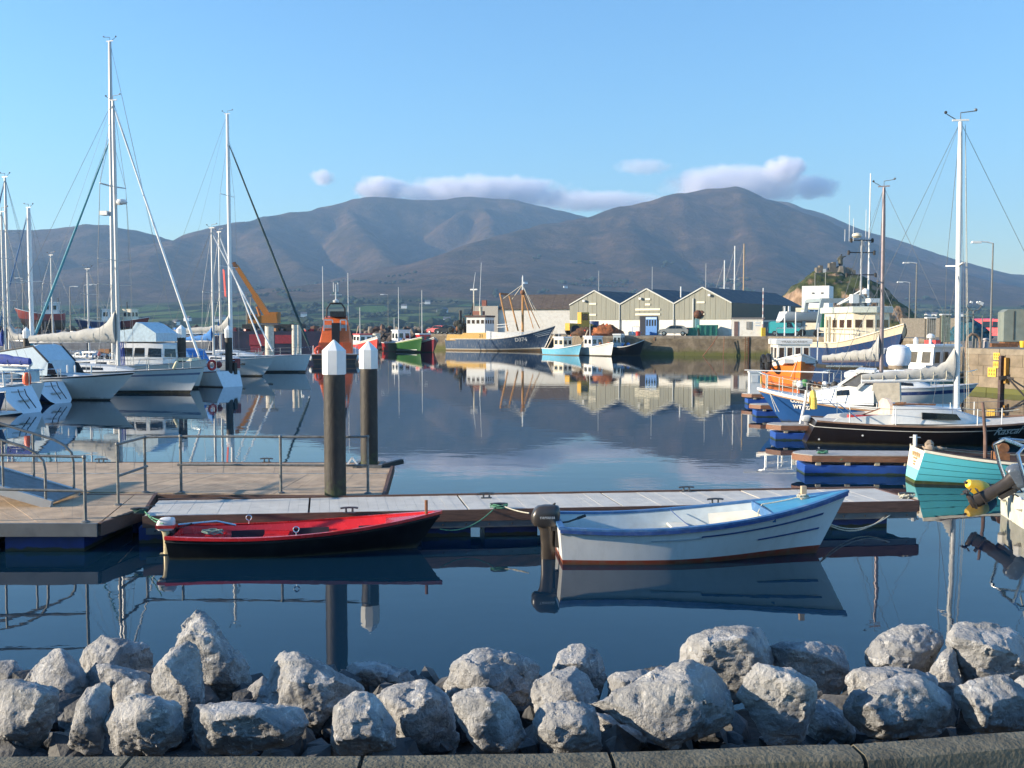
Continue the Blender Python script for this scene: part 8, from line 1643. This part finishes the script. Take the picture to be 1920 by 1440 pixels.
b = MB(); b.box((0, 0, zt/2+1.2), (3.6, 4.4, zt-2.4)); b.build('upper_block', mat('white block wall', (.72, .72, .70), .6, var=.06), t, 0); b = MB(); b.box((-.2, -.4, 1.9), (4.6, 5., 3.8)); b.build('base_block', CREAM, t, 0)
for x in (-.3, .9): b = MB(); b.box((x, -2.23, zt-1.0), (.28, .06, .16)); b.build('vent', DARK, t, 0)
for x, h_ in ((-.4, 1.9), (1., 1.9)): b = MB(); b.tube([(x, 0, zt), (x, 0, zt+h_)], .05, 6); b.build('rod', GALV, t)
# ---- rocky islet with ruined wall and statue
def islet():
    Y0 = 225; c = gp(1540, Y0); root = thing('rocky_knoll', None, None); tag(root, kind='structure'); nx, ny = 70, 46; V = []; F = []
    prof = [(1461, 4.0), (1466, 8), (1476, 11.0), (1490, 13.0), (1510, 14.6), (1530, 15.6), (1560, 15.8), (1600, 15.2), (1640, 12.5), (1680, 8), (1700, 3.5)]
    xs = [gp(p, Y0).x for p, _ in prof]; zs = [z for _, z in prof]
    for j in range(ny+1):
        for i in range(nx+1):
            x = xs[0]-2+(xs[-1]-xs[0]+4)*i/nx; v = (j/ny-.5)*2; y = Y0+v*17; zc = float(np.interp(x, xs, zs)); z = 1.0+(zc-1)*max(0, 1-abs(v)**2.6); q = noise.fractal(Vector((x*.22, y*.22, 3)), .8, 2.1, 5); z += q*1.1*(zc > 4.2)*(1-abs(v)); y2 = y+2.2*noise.fractal(Vector((x*.15, z*.3, 9)), .8, 2., 4); V.append((x, y2, z))
    for j in range(ny):
        for i in range(nx): a = j*(nx+1)+i; F.append((a, a+1, a+nx+2, a+nx+1))
    me = bpy.data.meshes.new('knoll'); me.from_pydata(V, [], F); me.polygons.foreach_set('use_smooth', [True]*len(F)); m = bpy.data.materials.new('turf and pale rock'); m.use_nodes = True; nt = m.node_tree; N, L_ = nt.nodes, nt.links; b = N['Principled BSDF']; b.inputs['Roughness'].default_value = .95
    tc = N.new('ShaderNodeTexCoord'); gm = N.new('ShaderNodeNewGeometry'); sx = N.new('ShaderNodeSeparateXYZ'); L_.new(gm.outputs['Normal'], sx.inputs[0]); nz = N.new('ShaderNodeTexNoise'); nz.inputs['Scale'].default_value = .45; nz.inputs['Detail'].default_value = 8; L_.new(tc.outputs['Object'], nz.inputs['Vector'])
    g = _ramp(nt, [(.35, (.018, .028, .008)), (.55, (.045, .060, .014)), (.7, (.10, .095, .028))]); L_.new(nz.outputs['Fac'], g.inputs[0]); r_ = _ramp(nt, [(.4, (.20, .13, .08)), (.6, (.40, .27, .18))]); L_.new(nz.outputs['Fac'], r_.inputs[0])
    ad = N.new('ShaderNodeMath'); ad.operation = 'MULTIPLY_ADD'; L_.new(nz.outputs['Fac'], ad.inputs[0]); ad.inputs[1].default_value = .9; L_.new(sx.outputs['Z'], ad.inputs[2]); mr = N.new('ShaderNodeMapRange'); mr.inputs[1].default_value = .95; mr.inputs[2].default_value = 1.12; L_.new(ad.outputs[0], mr.inputs[0]); mx = N.new('ShaderNodeMix'); mx.data_type = 'RGBA'; L_.new(mr.outputs[0], mx.inputs[0]); L_.new(r_.outputs[0], mx.inputs[6]); L_.new(g.outputs[0], mx.inputs[7]); L_.new(mx.outputs[2], b.inputs['Base Color'])
    bp = N.new('ShaderNodeBump'); bp.inputs['Strength'].default_value = 1; bp.inputs['Distance'].default_value = .8; L_.new(nz.outputs['Fac'], bp.inputs['Height']); L_.new(bp.outputs[0], b.inputs['Normal']); me.materials.append(m); link('knoll', me, root)
    st = mat('ruin stone', (.20, .175, .14), .9, var=.3, scale=.8, bump=.6, bscale=3); t = thing('stone_wall', 'low battlemented stone wall on top of the rocky knoll', 'wall')
    x0 = gp(1524, Y0).x; x1 = gp(1597, Y0).x; k = 12; q = random.Random(2)
    for i in range(k):
        a = x0+(x1-x0)*i/k; c_ = x0+(x1-x0)*(i+1)/k-.04; top = zat(504, Y0)+q.uniform(-.5, .7)*(1 if i % 2 else .3)+(1.0 if 3 < i < 6 else 0); b = MB(); b.box(((a+c_)/2, Y0-1, (12+top)/2), (c_-a, 1.6, top-12)); b.build('wall_block', st if i != 2 else WWALL, t, 0)
    # the statue: a cloaked figure on a rock plinth, one arm stretched out to the right
    s = thing('statue', 'dark statue of a cloaked figure pointing right, on the knoll wall', 'statue', (gp(1571, Y0).x, Y0-1, zat(503, Y0))); BZ = mat('weathered bronze', (.10, .10, .075), .6, .3, var=.3, scale=1.2, bump=.5, bscale=4)
    b = MB(); b.lathe([(1.5, -1.5), (1.1, 0), (.85, .4)], (0, 0, 0), 9); b.build('plinth', st, s, 20); sk = bpy.data.meshes.new('figure')
    vs = [(0, 0, .4), (-.05, 0, 1.2), (-.15, 0, 1.9), (-.1, 0, 2.45), (.05, 0, 2.75), (.1, 0, 3.05), (.45, -.1, 2.45), (.85, -.15, 2.55), (1.15, -.15, 2.65), (-.55, .1, 2.2), (-.65, .1, 1.6)]; es = [(0, 1), (1, 2), (2, 3), (3, 4), (4, 5), (3, 6), (6, 7), (7, 8), (3, 9), (9, 10)]; rr = [.72, .62, .58, .48, .2, .26, .24, .15, .1, .28, .22]
    sk.from_pydata(vs, es, []); so_ = link('figure', sk, s); so_.modifiers.new('s', 'SKIN'); so_.modifiers.new('u', 'SUBSURF').levels = 2
    for v, r0 in zip(sk.skin_vertices[0].data, rr): v.radius = (r0, r0*.8)
    sk.skin_vertices[0].data[0].use_root = True; dg = bpy.context.evaluated_depsgraph_get(); m2 = bpy.data.meshes.new_from_object(so_.evaluated_get(dg)); so_.modifiers.clear(); so_.data = m2; m2.materials.append(BZ)
islet()
# ---- gear at the right end of the quay
CAB = mat('grey-green steel cabinet', (.22, .25, .22), .6, .2, var=.12, scale=2, dirt=(.32, .28, .18), damt=.4)
t = thing('steel_cabinet', 'big grey-green steel cabinet at the right edge of the quay', 'cabinet', qp(1900, 66.5), R(-8)); zt = zat(580, 66.5)-ZQ
b = MB(); b.prism([(-.82, .25), (1.2, .25), (1.2, zt), (-.55, zt), (-.82, zt-.18)], 'y', -.6, .6); b.build('body', CAB, t, 25)
for x in (-.2, .5): b = MB(); b.box((x, -.62, zt*.55), (.03, .03, zt*.8)); b.build('door_seam', DARK, t, 0)
b = MB(); b.box((.2, 0, .13), (1.8, 1.1, .25)); b.build('base', RUST, t, 0); b = MB(); b.tube([(.55, -.75, 1.2), (.55, -.75, zt+.3), (.9, -.75, zt+.3)], .05, 6); b.build('conduit', CHROME, t); b = MB(); b.box((.95, -.75, 2.1), (.35, .2, .85)); b.build('meter_box', CREAM, t, 0)
b = MB(); b.lathe([(.13, 0), (.17, .38), (.15, .38), (.12, .05)], (0, 0, 0), 14); one('bucket', b, YELLOWP, 'yellow bucket on the quay edge by the steel cabinet', 'bucket', (gp(1915, 59).x, 59, ZQ+.02))
def slatted(px0, px1, Y, ytop, ybot, label, n, m, tp=True):
    a, c = qp(px0, Y), qp(px1, Y); z1 = zat(ytop, Y)-ZQ; t = thing('pallet_stack', label, 'panel stack', a, 0, 'upright slatted panels on the quay'); w = c.x-a.x
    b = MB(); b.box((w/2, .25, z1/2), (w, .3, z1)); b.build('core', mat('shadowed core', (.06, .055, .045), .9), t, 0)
    for i in range(n): b = MB(); b.box((w*(i+.5)/n, .07, z1/2), (w/n*.72, .08, z1)); b.build('slat', m, t, 0)
    if tp: b = MB(); b.box((w/2, .2, z1+.05), (w*1.04, .5, .10)); b.build('top_rail', FEND, t, 0)
SL = mat('weathered slats', (.42, .38, .31), .8, var=.2)
slatted(1737, 1755, 78, 597, 650, 'pale slatted panel with white top left of the white mast', 5, SL); slatted(1765, 1782, 80, 591, 645, 'greenish slatted panel just left of the white mast', 6, mat('greenish slats', (.28, .33, .26), .8, var=.2))
b = MB(); b.box((3, 0, 1.1), (6.4, .4, 2.2)); one('harbour_wall', b, mat('tan rendered wall', (.46, .38, .28), .85, var=.15, dirt=(.3, .22, .15), damt=.4), 'tan wall on the quay behind the trawler bow', 'wall', qp(1692, 118), R(-10), smooth=0)
t = thing('floodlight_mast', 'low steel mast with two floodlights and a curved yoke', 'floodlight', qp(1824, 84)); zt = zat(583, 84)-ZQ
b = MB(); b.tube([(0, 0, 0), (0, 0, zt)], .07, 8); b.tube([(-.6, 0, zt+.35), (-.3, 0, zt+.08), (0, 0, zt), (.4, 0, zt+.1), (.7, 0, zt+.45)], .05, 6); b.box((-.35, 0, zt-.28), (.7, .3, .08)); b.build('post', GALV, t)
for x, z, s in ((.55, .62, .34), (.3, .68, .22), (-.25, .72, .18)): b = MB(); b.box((x, -.1, zt+z), (s, .2, s*.8), rot=Matrix.Rotation(.4, 3, 'Y')); b.build('lamp', WHITE, t, 0)
t = thing('quay_railing', 'thin upright posts of a railing along the quay at the right', 'railing'); 
for px in (1797, 1806, 1824, 1841): p = qp(px, 72); b = MB(); b.tube([p, p+Vector((0, 0, zat(592, 72)-ZQ))], .04, 6); b.build('post', GALV, t)
b = MB(); b.tube([qp(1797, 72)+Vector((0, 0, 1.9)), qp(1841, 72)+Vector((0, 0, 1.9))], .03, 6); b.build('rail', GALV, t)
t = thing('pipe_arch', 'rusty arched pipe on the edge of the near quay wall', 'pipe', qp(1826, 58.6)); b = MB(); b.tube([(-.42, 0, -.6), (-.42, 0, .3), (-.36, 0, .62), (-.15, 0, .80), (.08, 0, .78), (.3, 0, .6), (.36, 0, .3), (.36, 0, 0)], .085, 8); b.build('arch', mat('brown rusty pipe', (.20, .14, .10), .8, var=.3), t); b = MB(); b.lathe([(.12, 0), (.12, .55), (.05, .6)], (.1, .1, 0), 8); b.build('stub', mat('grey stub', (.3, .27, .22), .8), t)
t = thing('bollard', 'grey bollard on the quay edge right of the pipe arch', 'bollard', qp(1848, 59)); b = MB(); b.lathe([(.14, 0), (.12, .08), (.12, .42), (.17, .47), (.15, .55), (.02, .57)], n=14); b.build('post', mat('grey-pink bollard', (.40, .36, .36), .7, var=.15), t)
b = MB(); b.box((0, 0, .12), (1.6, .25, .22)); one('timber_baulk', b, RUST, 'rusty baulk lying on the quay below the steel cabinet', 'baulk', qp(1882, 61))
# --- on the near wall: timber fenders, yellow notices
wn0, wn1 = QL[6], QL[7]; wd = (wn1-wn0).normalized(); wnn = Vector((wd.y, -wd.x, 0))
def wall_pt(px):                             # point on the near quay wall under pixel column px
    lo, hi = 0., (wn1-wn0).length
    for _ in range(40):
        m = (lo+hi)/2; p = wn0+wd*m; zc = p.y*_F.y
        if p.x < (px-960)/FPX*zc: lo = m
        else: hi = m
    return wn0+wd*lo
ang = math.atan2(wd.y, wd.x)
for px, w, z0, z1, m, lb in ((1884, .17, -.5, 2.1, mat('dark purple-brown fender timber', (.10, .065, .06), .8, var=.3), 'dark upright timber fender on the near quay wall'), (1894, .12, .6, 2.0, mat('mustard board', (.45, .24, .04), .7, var=.2), 'narrow mustard-coloured board on the near quay wall')):
    p = wall_pt(px)+wnn*.16; b = MB(); b.box((0, 0, (z0+z1)/2), (w, .26, z1-z0)); one('timber_fender', b, m, lb, 'fender', p, ang, smooth=0)
YS = mat('yellow notice', (.78, .52, .05), .6, var=.1, dirt=(.6, .5, .3), damt=.4); YT = mat('brown notice print', (.32, .16, .03), .7)
for px, py, w, h_, rows, lb in ((1872, 668, .42, .38, 2, 'top yellow notice painted on the near quay wall'), (1871, 684, .36, .36, 1, 'middle yellow notice on the near quay wall'), (1864, 698, .56, .5, 2, 'lowest and widest yellow notice on the near quay wall')):
    p = wall_pt(px)+wnn*.07; t = thing('wall_notice', lb, 'notice', Vector((p.x, p.y, zat(py, p.y))), ang, 'yellow notices on the near quay wall')
    b = MB(); b.box((0, 0, 0), (w, .03, h_)); b.build('board', YS, t, 0)
    for r_ in range(rows):
        for k in range(3): b = MB(); b.box((-w*.3+k*w*.3, -.018, (0 if rows == 1 else h_*(.2-.42*r_))), (w*.17, .01, h_*(.5 if rows == 1 else .26))); b.build('worn_letter', YT, t, 0)
p = wall_pt(1850); b = MB(); b.tube([p+wnn*.15+Vector((.2, 0, 1.3)), p+wnn*.2+Vector((.25, 0, .8)), p+wnn*.3+Vector((.4, 0, .1)), p+wnn*.6+Vector((.9, 0, -.05))], .035, 6); one('hose', b, ROPE, 'pale hose hanging down the near quay wall', 'hose')
# the gangway arm that comes down from the wall at the right edge
q0 = wall_pt(1893)+wnn*.2+Vector((0, 0, .95)); b = MB(); b.bar(q0, q0+Vector((4.4, -3.2, -1.35)), .18, .14); b.bar(q0+Vector((-.3, 0, -.08)), q0+Vector((.25, 0, .05)), .25, .2); b.bar(q0+Vector((.05, -.3, -.1)), q0+Vector((-.7, -4.5, -1.3)), .07); one('ramp_arm', b, mat('dark steel arm', (.06, .055, .055), .5, .5), 'dark steel ramp arm slanting down from the near quay wall', 'ramp')
